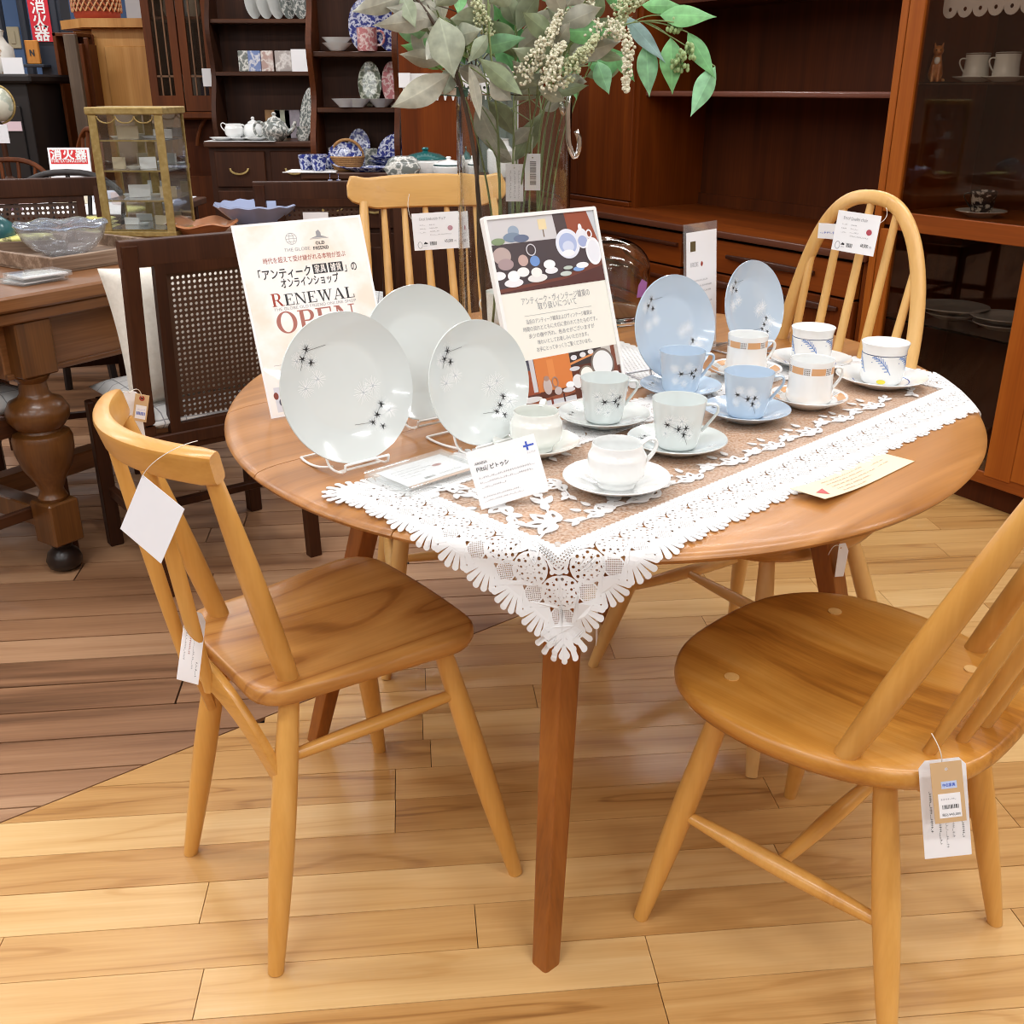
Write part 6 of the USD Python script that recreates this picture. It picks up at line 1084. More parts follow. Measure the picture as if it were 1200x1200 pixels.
# scalloped blue glass dish and orange-brown wooden dish at the table's far end
p = G(306, 272, ZT); bd_ = thing('glass_dish', 'scalloped cloudy blue glass dish behind the renewal poster', 'dish', (p[0], p[1], ZT)); part('dish', flute([(0, 0, 0), (.05, 0, 0), (.055, .006, 0), (.09, .04, .4), (.125, .070, 1), (.150, .092, 1), (.146, .097, 1), (.120, .075, 1), (.085, .046, .4), (.05, .012, 0), (0, .011, 0)], 14, .022), mat('opal_blue_glass', {'p': ('principled_bsdf', {'base_color': sr(166, 178, 210), 'roughness': .08, 'transmission_weight': .2, 'ior': 1.45})}), bd_, smooth=60)
p = G(238, 279, ZT); wd_ = thing('wooden_dish', 'orange-brown shaped wooden dish between the brass case and the blue dish', 'dish', (p[0], p[1], ZT), 10); part('dish', flute([(0, 0, 0), (.05, 0, 0), (.085, .03, .5), (.115, .048, 1), (.110, .054, 1), (.08, .036, .5), (.04, .010, 0), (0, .010, 0)], 5, .05), wood('terracotta_wood', [(0, sr(140, 84, 48)), (1, sr(196, 136, 92))], 'x', rough=.4), wd_, smooth=60)

# ------------------------------------------------------------------ shop behind: walls, pillar, cupboards, dressers
M_bluewall = mottled('blue_painted_wall', [(0, sr(76, 104, 146)), (1, sr(90, 118, 160))], 3.0, .8); M_whitewall = plain('white_wall', sr(206, 202, 202), .85); M_navy = plain('navy_steel', sr(36, 42, 54), .5); M_blackw = plain('black_cabinet', sr(26, 22, 22), .45)
M_warm = plain('warm_shop_wall', sr(150, 128, 108), .85); M_ceil = plain('ceiling_white', sr(232, 228, 222), .9)
struct('wall_back', M_bluewall, box((-7.0, 8.6, 0), (-2.9, 8.75, 2.95))); struct('wall_back_white', M_whitewall, box((-2.9, 8.55, 0), (4.6, 8.70, 2.95)))
struct('wall_left', M_warm, box((-7.1, -4.0, 0), (-6.95, 8.75, 2.95))); struct('wall_right', M_warm, box((4.5, -4.0, 0), (4.65, 8.75, 2.95))); struct('wall_front', M_warm, box((-7.1, -4.1, 0), (4.65, -3.95, 2.95)))
struct('ceiling', M_ceil, box((-7.1, -4.1, 2.95), (4.65, 8.75, 3.05)))
def fbox(px0, py0, px1, py1, y, d, ch=.004, pad=0):
    "block whose front face, at forward distance y, fills the photograph's rectangle"
    m_ = (max(py0, 0) + py1) / 2; a, b = AY(px0, m_, y), AY(px1, m_, y); a[2] = AY(px0, py1, y)[2]; b[2] = AY(px1, py0, y)[2]; return np.array([a[0], y, a[2]]), np.array([b[0], y + d, b[2]])
# pillar and pipes
x0, x1 = AY(52, 100, 7.6)[0], AY(82, 100, 7.6)[0]
single('steel_pillar', 'dark navy steel pillar carrying the red fire-extinguisher sign', 'pillar', [box((x0, 7.6, 0), (x1 - .02, 7.64, 2.94), .004), box((x0 + .02, 7.64, 0), (x0 + .04, 7.78, 2.94)), box((x0, 7.78, 0), (x1 - .02, 7.82, 2.94), .004), box((x1 - .06, 7.62, 0), (x1, 7.8, 2.94), .01)], M_navy, smooth=False)
for k, (px, lab) in enumerate(((34, 'thin black pipe running up the blue wall beside the pillar'), (6, 'thin black pipe on the blue wall at the far left'), (81, 'thin black pipe behind the basket cupboard'))):
    q = AY(px, 60, 7.9); single('black_pipe', lab, 'pipe', tube([(q[0], 7.9, 0), (q[0], 7.9, 2.94)], .032, 10), M_navy)
q0, q1 = AY(39, 49, 7.585), AY(55, 0, 7.585); sgn = thing('fire_sign', 'tall red sign with white characters for fire extinguisher on the pillar', 'sign', (q0[0], 7.592, q0[2])); w = q1[0] - q0[0]; h = q1[2] - q0[2] + .06
part('plate', box((0, -.004, 0), (w, 0, h)), plain('sign_red', sr(196, 30, 48), .4), sgn, smooth=False)
for k, ch in enumerate('消火器'): part('lettering', xf(extr(fit(text_poly(ch, w * .56, bold=1), w / 2, AY(50, (14, 31, 46)[k], 7.585)[2] - q0[2], None, 'c'), .001), RX, (0, -.0045, 0)), M_white, sgn, smooth=False)
q = AY(15, 44, 8.58); single('switch_plate', 'beige light-switch plate on the blue wall', 'switch', [box((q[0] - .05, 8.585, q[2] - .075), (q[0] + .05, 8.60, q[2] + .075), .004), box((q[0] - .018, 8.578, q[2] - .045), (q[0] + .018, 8.586, q[2] + .045), .003)], plain('beige_plastic', sr(190, 180, 150), .5), smooth=False)
lo, hi = fbox(30, 47, 45, 75, 7.5, .03); pq = thing('wooden_plaque', 'small orange wooden plaque with black mark, on a dark bracket', 'plaque', (lo[0], 7.5, lo[2])); part('board', box((0, 0, 0), hi - lo, .004), wood('orange_plaque_wood', [(0, sr(160, 96, 30)), (1, sr(206, 140, 60))], 'z'), pq, smooth=False); hw = hi - lo; part('mark', xf(extr(fit(text_poly('N', hw[0] * .42, cjk=False, bold=2), hw[0] / 2, hw[2] * .35, None, 'c'), .002), RX, (0, -.001, 0)), M_black_ink, pq, smooth=False); part('bracket', box((-.02, -.02, -.02), (hw[0] + .03, .10, -.001), .003), M_navy, pq, smooth=False)
# black cabinet with card, bottle, globe
lo, hi = fbox(-30, 97, 40, 215, 6.2, .55); bc = thing('black_cabinet', 'tall black cabinet with cornice at the far left', 'cabinet', (0, 0, 0)); part('body', box((lo[0], 6.2, 0), (hi[0], 6.75, hi[2]), .004), M_blackw, bc, smooth=False); part('cornice', box((lo[0] - .04, 6.15, hi[2] - .002), (hi[0] + .05, 6.8, hi[2] + .045), .012), M_blackw, bc, smooth=False); part('door', box((lo[0] + .06, 6.185, .15), (hi[0] - .05, 6.2, hi[2] - .12), .004), M_blackw, bc, smooth=False)
ztop = hi[2] + .046; q = AY(15, 82, 6.3); single('notice_card', 'small white card standing on the black cabinet', 'card', box((q[0] - .055, 6.3, ztop), (q[0] + .062, 6.306, ztop + .085)), M_paper, smooth=False); q = AY(2, 80, 6.45); single('ceramic_jar', 'white jar with gilt spots on the black cabinet, cut by the left edge', 'jar', xf(lathe([(0, 0), (.06, 0), (.085, .05), (.08, .14), (.05, .17), (.035, .2), (.045, .23), (.02, .24), (0, .25)], 28), None, (q[0], 6.45, ztop)), mottled('gilt_white_glaze', [(0, sr(226, 222, 214)), (.6, sr(222, 218, 208)), (.66, sr(150, 110, 60)), (1, sr(120, 80, 40))], 14, .2), smooth=60)
q = AY(14, 148, 6.18); single('name_label', 'small pink and white label on the black cabinet door', 'label', box((q[0] - .055, 6.178, q[2] - .025), (q[0] + .055, 6.183, q[2] + .025)), plain('pink_label', sr(230, 206, 214), .6), smooth=False)
# light oak cupboard, basket, boards
lo, hi = fbox(113, 33, 186, 128, 6.9, .6); oc_ = thing('oak_cupboard', 'pale oak cupboard with thick top, red basket standing on it', 'cupboard', (0, 0, 0)); X0, X1, Z1 = lo[0], hi[0], hi[2]
part('body', box((X0, 6.9, 0), (X1, 7.5, Z1), .004), M_lightoak, oc_, smooth=False); part('door_panel', box((X0 + .07, 6.885, .2), (X1 - .05, 6.9, Z1 - .10), .004), M_lightoak, oc_, smooth=False); part('side_panel', box((X0 - .17, 7.05, 0), (X0, 7.5, Z1 - .005), .004), M_lightoak, oc_, smooth=False); part('top', extr(Polygon([(X0 - .26, 7.1), (X0 - .02, 6.82), (X1 + .06, 6.82), (X1 + .06, 7.52), (X0 - .26, 7.52)]), .05, Z1 + .001), M_lightoak, oc_, smooth=False)
q = AY(110, 22, 7.08); bk = thing('basket', 'red and cream woven basket on the pale oak cupboard', 'basket', (q[0], 7.15, Z1 + .052)); rb = .14
part('base', lathe([(0, 0), (rb * .86, 0), (rb * .98, .02), (rb, .05), (rb * .9, .05), (rb * .8, .01), (0, .01)], 40), plain('red_cane', sr(150, 54, 34), .6), bk, smooth=50)
part('wall', lathe([(rb * .985, .05), (rb * 1.04, .16), (rb * .98, .30), (rb * .93, .30), (rb * .98, .16), (rb * .93, .05)], 40), plain('inner_cane', sr(120, 60, 34), .7), bk, smooth=50)
for k in range(26):
    a0 = 2 * pi * k / 26
    for s in (1, -1): part('strand', tube([(rb * 1.055 * math.cos(a0 + s * u * 1.1), rb * 1.055 * math.sin(a0 + s * u * 1.1), .05 + .24 * u) for u in np.linspace(0, 1, 7)], .0055, 5), (M_kraft, M_brown)[0] if s > 0 else plain('red_strand_%d' % k, sr(168, 92, 56), .6) if k == 0 else UsdShade.Material.Get(stage, '/World/Looks/red_strand_0'), bk)
lo, hi = fbox(83, 40, 97, 172, 6.45, .03); single('weathered_board', 'long grey weathered board leaning upright in front of the cupboard', 'board', xf(box((lo[0], 6.45, 0), (hi[0], 6.49, hi[2]), .003), None, (0, 0, 0)), M_greyboard, smooth=False)
lo, hi = fbox(70, 38, 88, 160, 6.62, .25); fbx = thing('open_crate', 'open brown wooden box standing behind the grey board', 'box', (0, 0, 0)); 
for a, b in (((lo[0], 6.62, 0), (lo[0] + .02, 6.85, hi[2])), ((hi[0] + .05, 6.62, 0), (hi[0] + .075, 6.85, hi[2] - .06)), ((lo[0], 6.62, hi[2] - .02), (hi[0] + .05, 6.85, hi[2])), ((lo[0], 6.85, 0), (hi[0] + .06, 6.87, hi[2]))): part('board', box(a, b, .002), M_mahog, fbx, smooth=False)
lo, hi = fbox(103, 44, 110, 128, 6.66, .02); single('picture_rail', 'slim brown wooden strip leaning beside the pale cupboard', 'strip', box((lo[0], 6.66, 0), (hi[0] - .01, 6.68, hi[2]), .003), M_mahog, smooth=False)
# glazed mahogany cabinet
GY = 6.56; lo, hi = fbox(172, -60, 252, 131, GY, .4); X0, X1, ZB = lo[0], hi[0], lo[2]; ZT2 = 2.25; gc = thing('glazed_bureau', 'tall mahogany cabinet with two leaded glass doors above a bureau', 'cabinet', (0, 0, 0))
part('side_panel', box((X0, GY, ZB), (X0 + .02, GY + .4, ZT2)), M_mahog, gc, smooth=False); part('side_panel', box((X1, GY - .0, ZB), (X1 + .02, GY + .4, ZT2)), M_mahog, gc, smooth=False); part('side_wing', box((X1 + .02, GY + .06, .75), (X1 + .12, GY + .42, ZT2)), M_mahog, gc, smooth=False); part('back_panel', box((X0, GY + .38, ZB), (X1, GY + .4, ZT2)), M_teak_d, gc, smooth=False); part('top', box((X0 - .03, GY - .03, ZT2), (X1 + .04, GY + .42, ZT2 + .05)), M_mahog, gc, smooth=False)
part('cornice', box((X0 - .02, GY - .05, ZB - .04), (X1 + .09, GY + .4, ZB), .008), M_mahog, gc, smooth=False)
mid = (X0 + X1) / 2; M_bar = plain('glazing_bar_wood', sr(112, 76, 46), .5)
for a, b in ((X0, mid), (mid, X1)):
    d = part('door', xf(extr(sbox(a + .004, ZB + .004, b - .004, ZT2).difference(sbox(a + .050, ZB + .09, b - .050, ZT2 - .06)), .022), RX, (0, GY + .0, 0)), M_mahog, gc, smooth=False)
    part('glazing_bar', [box((a + .050, GY - .018, z), (b - .050, GY - .008, z + .010)) for z in (ZB + .19, ZB + .84)] + [box((x, GY - .018, ZB + .09), (x + .008, GY - .008, ZT2 - .06)) for x in (a + .072, b - .080)], M_bar, d, smooth=False); part('pane', box((a + .045, GY - .012, ZB + .085), (b - .045, GY - .009, ZT2 - .05)), M_pane_t, d, smooth=False)
part('shelf', box((X0 + .02, GY + .03, ZB + .02), (X1, GY + .38, ZB + .035)), M_mahog, gc, smooth=False); part('shelf', box((X0 + .02, GY + .03, ZB + .50), (X1, GY + .38, ZB + .515)), M_mahog, gc, smooth=False)
part('bureau_body', box((X0 + .02, GY + .06, .0), (X1 + .12, GY + .42, ZB - .041)), M_teak_d, gc, smooth=False); part('drawer', box((X0 + .06, GY + .035, .45), (X1 + .08, GY + .06, .72), .004), M_mahog, gc, smooth=False); part('drawer', box((X0 + .06, GY + .035, .15), (X1 + .08, GY + .06, .42), .004), M_mahog, gc, smooth=False); part('arched_arm', tube([(X1 + .13 - .30 * math.sin(a), GY + .02, .86 + .30 * math.cos(a)) for a in np.linspace(.1, 1.45, 12)], .012, 8), M_mahog, gc)
g = np.random.default_rng(4)
for k in range(6):
    x = X0 + .10 + (X1 - X0 - .2) * (k + .5) / 6; z = ZB + (.036 if k % 2 else .516); single('jug', ('white', 'cream', 'pale blue', 'grey', 'ivory', 'dark blue')[k] + ' china piece seen through the leaded glass doors', 'china', xf(lathe([(0, 0), (.03, 0), (.045, .04), (.038, .10), (.028, .14), (.034, .17), (.03, .17), (.02, .14), (0, .1)], 20), None, (x, GY + .18, z)), china('bureau_china_%d' % k, [sr(226, 224, 218), sr(214, 204, 182), sr(170, 186, 206), sr(150, 150, 150), sr(222, 216, 200), sr(60, 66, 110)][k]), smooth=50)
q = AY(243, 90, GY - .03); single('price_card', 'white price tag hanging on the right leaded glass door', 'card', box((q[0] - .028, GY - .035, q[2] - .052), (q[0] + .024, GY - .031, q[2] + .045)), M_paper, smooth=False)
q = AY(213, 178, GY - .05); br = thing('brass_ornament', 'small brass figure ornament hanging under the bureau cornice', 'ornament', (q[0], GY - .09, q[2])); part('figure', [xf(trimesh.creation.icosphere(2), np.diag([.6, .5, 1.4]), (0, 0, .0), .04), xf(trimesh.creation.icosphere(2), None, (0, 0, .07), .02), box((-.04, -.01, -.09), (.05, .01, -.06), .004)], M_brass, br); part('hook', tube([(0, 0, .085), (0, .02, .14), (0, .07, .17)], .005, 6), M_brass, br)

# dresser 1 (plates, teapot) and dresser 2 (blue china)
def wavy(h, d, n, amp, base=.0):
    z = np.linspace(0, h, 60); y = d * (.55 + .45 * (1 - z / h)) + amp * np.sin(z / h * 2 * pi * n) - amp * .4; return Polygon([(0, 0)] + list(zip(y, z)) + [(0, h)])
def dresser(label, x0, x1, y, zc, ztop, d, shelves, rz, m_side, m_in, drop=.0, base=True, n=2.5):
    t = thing('dresser', label, 'dresser', (x0, y, 0), rz); w = x1 - x0
    part('base', box((0, .01, 0), (w, d, zc - .03)), M_oakd, t, smooth=False); part('counter', box((-.02, -.02, zc - .03), (w + .02, d, zc), .006), M_oakd_x, t, smooth=False)
    for k in range(2):
        a, b = .02 + k * (w - .02) / 2, k * (w - .02) / 2 + (w - .02) / 2; dr = part('drawer', box((a + .01, -.006, zc - .24), (b, .01, zc - .05), .004), M_oakd, t, smooth=False); part('handle', tube([((a + b) / 2 + .05 * c, -.018 - .012 * math.sin(p), zc - .14 - .03 * math.sin(p)) for c, p in zip(np.cos(np.linspace(pi, 0, 9)), np.linspace(0, pi, 9))], .006, 6), M_brass, dr)
        do = part('door', box((a + .01, -.006, .10), (b, .01, zc - .26), .004), M_oakd, t, smooth=False); part('door_panel', box((a + .06, -.014, .16), (b - .05, -.006, zc - .32), .006), M_oakd, do, smooth=False)
    part('back_panel', box((.0, d - .02, zc), (w, d, ztop)), m_in, t, smooth=False)
    for x in (0, w - .025): part('side', xf(extr(wavy(ztop - zc, d * .62, n, .035), .025), np.array([[0, 0, 1], [-1, 0, 0], [0, 1, 0]]), (x, d - .01, zc)), m_side, t, smooth=False)
    for z in shelves: part('shelf', box((.025, d * .52, z - .022), (w - .025, d - .02, z), .003), M_oakd_x, t, smooth=False)
    return t
M_rim = plain('dresser_edge', sr(140, 82, 38), .4)
a, b = AY(243, 165, 6.0), AY(352, 165, 6.0); zc1 = AY(290, 166, 6.0)[2]; y1 = 6.0; s1, s2 = AY(300, 84, y1 + .25)[2], AY(300, 22, y1 + .25)[2]
d1_ = dresser('dark oak dresser with wavy sides, white china and small cards on its shelves', a[0], b[0] + .12, y1, zc1, 2.1, .46, (s1, s2), 2, M_oakd, M_oakd)
a2, b2 = AY(338, 210, 4.75), AY(466, 210, 4.75); zc2 = AY(400, 202, 4.75)[2]; y2 = 4.75; t1_, t2_ = AY(420, 126, y2 + .22)[2], AY(420, 60, y2 + .22)[2]
d2_ = dresser('dark dresser with wavy lit edge, filled with blue and pink china', a2[0] + .08, b2[0], y2, zc2, 1.9, .44, (t1_, t2_), 0, M_mahog, M_oakd)
def chintz(name, ink, ground, sc=34): return mottled(name, [(0, ink), (.44, ink), (.52, ground), (.60, ink), (1, ink)], sc, .15)
M_bluech = chintz('blue_print_china', sr(44, 56, 128), sr(214, 220, 236)); M_pinkch = chintz('pink_print_china', sr(196, 128, 132), sr(236, 220, 216)); M_greench = chintz('green_print_china', sr(86, 96, 78), sr(196, 200, 184)); M_brownch = chintz('grey_print_china', sr(120, 126, 122), sr(232, 232, 226), 30)
M_bluedk = china('blue_rim_china', sr(74, 86, 140))
def stand_plate(label, px, py, y, W, H, m_, lean=12, yaw=0, group=None, z0=None):
    p = AY(px, py, y); t = thing('plate', label, 'plate', (p[0], y, z0 + H / 2 * math.cos(math.radians(lean)) + .002 if z0 else p[2]), yaw, rx=90 - lean, group=group); pr = np.array(plate_prof(.5)) * 1.0; m = lathe(pr, 40); m.vertices = m.vertices * [W, H, .25]; part('dish', m, m_, t, smooth=50); return t
def bowl_at(label, px, z, y, r, h, m_, group=None):
    p = AY(px, 100, y); return single('bowl', label, 'bowl', xf(lathe([(0, 0), (r * .45, 0), (r * .5, .004), (r, h), (r * .95, h), (r * .45, .008), (0, .008)], 32), None, (p[0], y, z + .001)), m_, smooth=50, group=group)
def w_at(px, y): return px * (y * .95) / 1200
yy = y2 + .30
stand_plate('large blue printed platter on the top shelf of the blue china dresser', 425, 34, yy, .125, .215, M_bluech, z0=t2_); stand_plate('blue printed platter at the right end of the top dresser shelf', 455, 34, yy, .12, .205, M_bluech, z0=t2_, yaw=10)
p = AY(431, 57, y2 + .26); pm_ = thing('mug', 'pink printed mug in front of the blue platters', 'mug', (p[0], y2 + .255, t2_ + .001)); part('body', lathe([(0, 0), (.042, 0), (.045, .01), (.045, .095), (.042, .095), (.042, .012), (0, .01)], 32), M_pinkch, pm_, smooth=40); part('handle', tube(spline([(.043, 0, .08), (.07, 0, .075), (.07, 0, .035), (.043, 0, .025)], 14), .005, 8), M_pinkch, pm_)
for k in range(2): bowl_at(('lower', 'upper')[k] + ' white bowl stacked on the left of the top dresser shelf', 398, t2_ + .022 * k, y2 + .26, .068, .034, M_white)
stand_plate('green printed oval platter on the middle dresser shelf', 433, 92, yy, .105, .195, M_greench, z0=t1_); stand_plate('pink printed oval platter at the right of the middle dresser shelf', 460, 92, yy, .10, .195, M_pinkch, z0=t1_, yaw=12)
for k, (px, mm) in enumerate(((404, M_white), (418, M_cream), (446, M_dwhite))): bowl_at(('white bowl at the left', 'cream bowl in the middle', 'grey-white bowl at the right') [k] + ' of the middle dresser shelf', px, t1_, y2 + .235 + .01 * k, .064, .036, mm)
stand_plate('dark blue oval platter at the back of the dresser counter', 420, 152, y2 + .34, .105, .17, M_bluech, z0=zc2)
def cup_at(kind, m_, label, px, y, z, sc=1.0, han=200):
    p = AY(px, 150, y); return cup(kind, label, m_, (p[0], y, z), 0, han, sc)
cup_at('floral', M_bluech, 'blue printed cup at the left front of the dresser counter', 356, y2 + .10, zc2 + .004, .9, 0); cup_at('floral', M_bluech, 'blue and white teacup with left-hand handle on the dresser doily', 371, y2 + .05, zc2 + .004, .95, 180); cup_at('low', M_bluech, 'blue printed low cup beside the handled basket', 387, y2 + .16, zc2 + .001, 1.0, 0)
dm = AY(366, 200, y2 + .05); single('crochet_doily', 'white crochet mat hanging slightly over the dresser counter', 'doily', xf(extr(unary_union([sbox(-.11, -.07, .11, .10)] + [circ(-.11 + .0157 * k, -.072, .009) for k in range(15)]), .003), None, (dm[0], y2 + .05, zc2 + .0005)), M_lace, smooth=False)
bq = AY(407, 196, y2 + .10); bs = thing('basket', 'small handled wicker basket holding blue china on the dresser', 'basket', (bq[0], y2 + .11, zc2 + .001)); M_wick = mottled('wicker', [(0, sr(110, 74, 40)), (.5, sr(160, 116, 66)), (1, sr(190, 150, 96))], 120, .7)
for k in range(7): z = .006 + .0085 * k; r = .058 + .018 * (k / 6); part('coil', tube([(r * math.cos(a), r * .8 * math.sin(a), z) for a in np.linspace(0, 2 * pi, 26)[:-1]], .0055, 6, closed=True), M_wick, bs)
part('handle', tube([(.072 * math.cos(a), 0, .055 + .075 * math.sin(a)) for a in np.linspace(0, pi, 20)], .0065, 8), M_wick, bs); part('base', xf(lathe([(0, 0), (.06, 0), (.06, .005), (0, .005)], 24), np.diag([1, .8, 1])), M_wick, bs)
for k, (dx, w_) in enumerate(((-.02, .06), (.015, .055))): single('small_dish', ('blue printed dish leaning in the wicker basket', 'second blue printed dish in the wicker basket, on the right')[k], 'dish', xf(lathe(np.array(plate_prof(w_)), 32), np.array([[1, 0, 0], [0, .5, -.87], [0, .87, .5]]), (bq[0] + dx, y2 + .10 + .012 * k, zc2 + .060)), M_bluech, smooth=50)
stand_plate('blue printed plate leaning at the right end of the dresser counter', 458, 168, y2 + .22, .15, .16, M_bluech, z0=zc2, lean=25, yaw=-30)
for k in range(3): p = AY(452, 192, y2 + .20); single('plate', ('lowest', 'middle', 'topmost')[k] + ' of the blue printed plates piled on the dresser counter', 'plate', xf(lathe(plate_prof(.085 - .008 * k), 40), None, (p[0], y2 + .19, zc2 + .001 + .019 * k)), M_bluech, smooth=50)
p = AY(432, 207, y2); single('blue_platter', 'flat blue printed platter at the front edge of the dresser counter', 'platter', xf(lathe(np.array(plate_prof(.13)), 48), np.diag([1, .45, 1]), (p[0], y2 + .045, zc2 + .001)), M_bluech, smooth=50)
p = AY(447, 157, y2 + .26); single('blue_bottle', 'dark blue glass bottle standing at the back of the dresser counter', 'bottle', xf(lathe([(0, 0), (.03, 0), (.034, .02), (.034, .09), (.014, .12), (.014, .15), (.017, .155), (0, .156)], 24), None, (p[0] + .06, y2 + .34, zc2)), china('cobalt_glass', sr(24, 34, 110)), smooth=50)
p = AY(440, 170, y2 + .24); single('china_box', 'pale blue-white china box on the dresser counter', 'box', xf(box((-.03, -.025, 0), (.03, .025, .085), .006), rotz(.3), (p[0] - .03, y2 + .30, zc2)), M_brownch, smooth=False)
p = AY(393, 172, y2 + .22); single('striped_mug', 'cream mug with thin stripes behind the wicker basket', 'mug', xf(lathe([(0, 0), (.038, 0), (.04, .09), (.036, .09), (.036, .01), (0, .01)], 28), None, (p[0], y2 + .26, zc2)), M_cream, smooth=40)
for k, px in enumerate((387, 397)): p = AY(px, 212, y2 - .03); single('china_bell', ('left', 'right')[k] + ' of two small blue and white bells hanging at the dresser edge', 'bell', [xf(lathe([(0, .036), (.010, .034), (.014, .015), (.018, 0), (.016, 0), (.01, .02), (0, .03)], 20), None, (p[0], y2 - .035, zc2 - .062)), tube([(p[0], y2 - .035, zc2 - .026), (p[0], y2 - .03, zc2 - .004)], .0015, 5)], M_bluech, smooth=50)
# on dresser 1
for k in range(5): stand_plate(('first', 'second', 'third', 'fourth, green-printed', 'fifth, green-printed')[k] + ' plate from the left, top row of the white china dresser', 296 + 13.5 * k, 8, y1 + .34, .12, .19, M_dwhite if k < 3 else M_brownch, z0=s2, yaw=52, lean=6)
g = np.random.default_rng(8)
for k, (px, w_, cc, nm) in enumerate(((286, .055, M_brownch, 'grey-patterned'), (299, .07, chintz('blue_tile', sr(120, 140, 186), sr(222, 222, 226), 20), 'blue-patterned'), (314, .068, chintz('rose_tile', sr(186, 158, 150), sr(228, 222, 216), 20), 'rose-patterned'), (333, .095, chintz('grey_tile', sr(176, 168, 164), sr(226, 222, 218), 16), 'wide grey-patterned'))):
    p = AY(px, 83, y1 + .28); single('china_tile', nm + ' small card or tile on the second dresser shelf', 'tile', box((p[0] - w_ / 2, y1 + .28, s1 + .001), (p[0] + w_ / 2, y1 + .30, s1 + .108), .003), cc, smooth=False)
p = AY(353, 80, y1 + .27); single('notice_card', 'white printed notice card at the right end of the second dresser shelf', 'card', box((p[0] - .05, y1 + .26, s1 + .001), (p[0] + .06, y1 + .265, s1 + .115)), M_paper, smooth=False)
for k, (px, cc) in enumerate(((320, sr(150, 112, 70)), (331, sr(156, 160, 140)), (343, sr(150, 142, 150)))): p = AY(px, 140, y1 + .40); single('book', ('brown patterned book', 'green-grey patterned book', 'mauve-grey book')[k] + ' standing at the back of the dresser counter', 'book', xf(box((-.045, 0, 0), (.045, .022, .155), .002), None, (p[0], y1 + .395, zc1 + .0005)), mottled('book_%d' % k, [(0, tuple(np.array(cc) * .6)), (.5, cc), (1, tuple(np.minimum(np.array(cc) * 1.5, .9)))], 40, .5), smooth=False)
stand_plate('white oval platter with grey print leaning at the right of the dresser counter', 360, 123, y1 + .24, .17, .28, M_brownch, z0=zc1, yaw=-52, lean=12)
def pot(label, px, m_, y, sc=1.0, sp=1):
    p = AY(px, 150, y); t = thing('teapot', label, 'teapot', (p[0], y, zc1 + .001)); part('body', lathe(np.array([(0, 0), (.035, 0), (.062, .03), (.066, .055), (.05, .085), (.03, .095), (0, .096)]) * sc, 32), m_, t, smooth=50); part('lid', lathe(np.array([(.034, .094), (.03, .102), (.012, .110), (.008, .114), (.012, .122), (.006, .130), (0, .131)]) * sc, 24), m_, t, smooth=50); part('spout', tube(spline(np.array([(sp * .055, 0, .035), (sp * .085, 0, .055), (sp * .10, 0, .09)]) * sc, 12), np.linspace(.014, .008, 12) * sc, 10), m_, t); part('handle', tube(spline(np.array([(-sp * .055, 0, .08), (-sp * .095, 0, .075), (-sp * .095, 0, .035), (-sp * .058, 0, .025)]) * sc, 16), .006 * sc, 8), m_, t)
pot('white teapot with pointed lid knob on the dresser counter', 297, M_white, y1 + .16, .95); pot('round white teapot with grey leaf print at the dresser corner', 322, M_brownch, y1 + .06, 1.15, 1)
cup_at('low', M_white, 'white teacup left of the teapots on the dresser counter', 274, y1 + .12, zc1 + .012, 1.3, 180)
for k, px in enumerate((256, 274, 296)): saucer(('left', 'middle', 'right')[k] + ' white saucer at the front of the white china dresser', M_white, (AY(px, 150, y1)[0], y1 + .07 + .02 * (k == 1), zc1 + .0035), .072, h=.016)
p = AY(335, 160, y1); single('creamer', 'small grey-printed creamer beside the round teapot', 'jug', xf(lathe([(0, 0), (.028, 0), (.036, .03), (.028, .06), (.034, .075), (.03, .075), (.02, .05), (0, .01)], 24), None, (p[0] + .07, y1 + .12, zc1)), M_brownch, smooth=50)
dm = AY(286, 160, y1); single('table_cloth', 'white cloth strip on the counter of the white china dresser', 'cloth', box((dm[0] - .22, y1 - .015, zc1 + .0003), (dm[0] + .17, y1 + .19, zc1 + .003)), M_lace, smooth=False)
# plain cupboard side with lace bunting, pots, green cupboard
lo, hi = fbox(467, 0, 536, 205, 4.62, .4); X0, X1 = lo[0], hi[0]; tb_ = thing('tall_cupboard', 'tall warm brown cupboard side between the blue china and the vase', 'cupboard', (0, 0, 0)); part('side_panel', box((X0, 4.66, 0), (X1, 4.70, 1.95), .003), M_teak_y, tb_, smooth=False); part('body', box((X0 + .01, 4.70, 0), (X1 - .005, 5.1, 1.94), .003), M_mahog, tb_, smooth=False)
p = AY(470, 92, 4.64); pl = AY(600, 92, 4.64); bn = thing('lace_bunting', 'strip of white pointed lace pinned across the brown cupboard behind the vase', 'lace trim', (p[0], 4.652, p[2])); L = (pl[0] - p[0]); n_ = 14; part('lace_trim', xf(extr(unary_union([sbox(0, -.02, L, .02)] + [Polygon([(L * k / n_, -.018), (L * (k + 1) / n_, -.018), (L * (k + .5) / n_ + .003, -.085), (L * (k + .5) / n_ - .003, -.085)]) for k in range(n_)]).difference(unary_union([circ(L * (k + .5) / n_, -.035, .006) for k in range(n_)])), .003), RX), M_lace, bn, smooth=False)
q = AY(473, 94, 4.63); single('price_card', 'white price card pinned to the brown cupboard side, left of the bunting', 'card', box((q[0] - .022, 4.640, q[2] - .028), (q[0] + .026, 4.644, q[2] + .028)), M_paper, smooth=False)
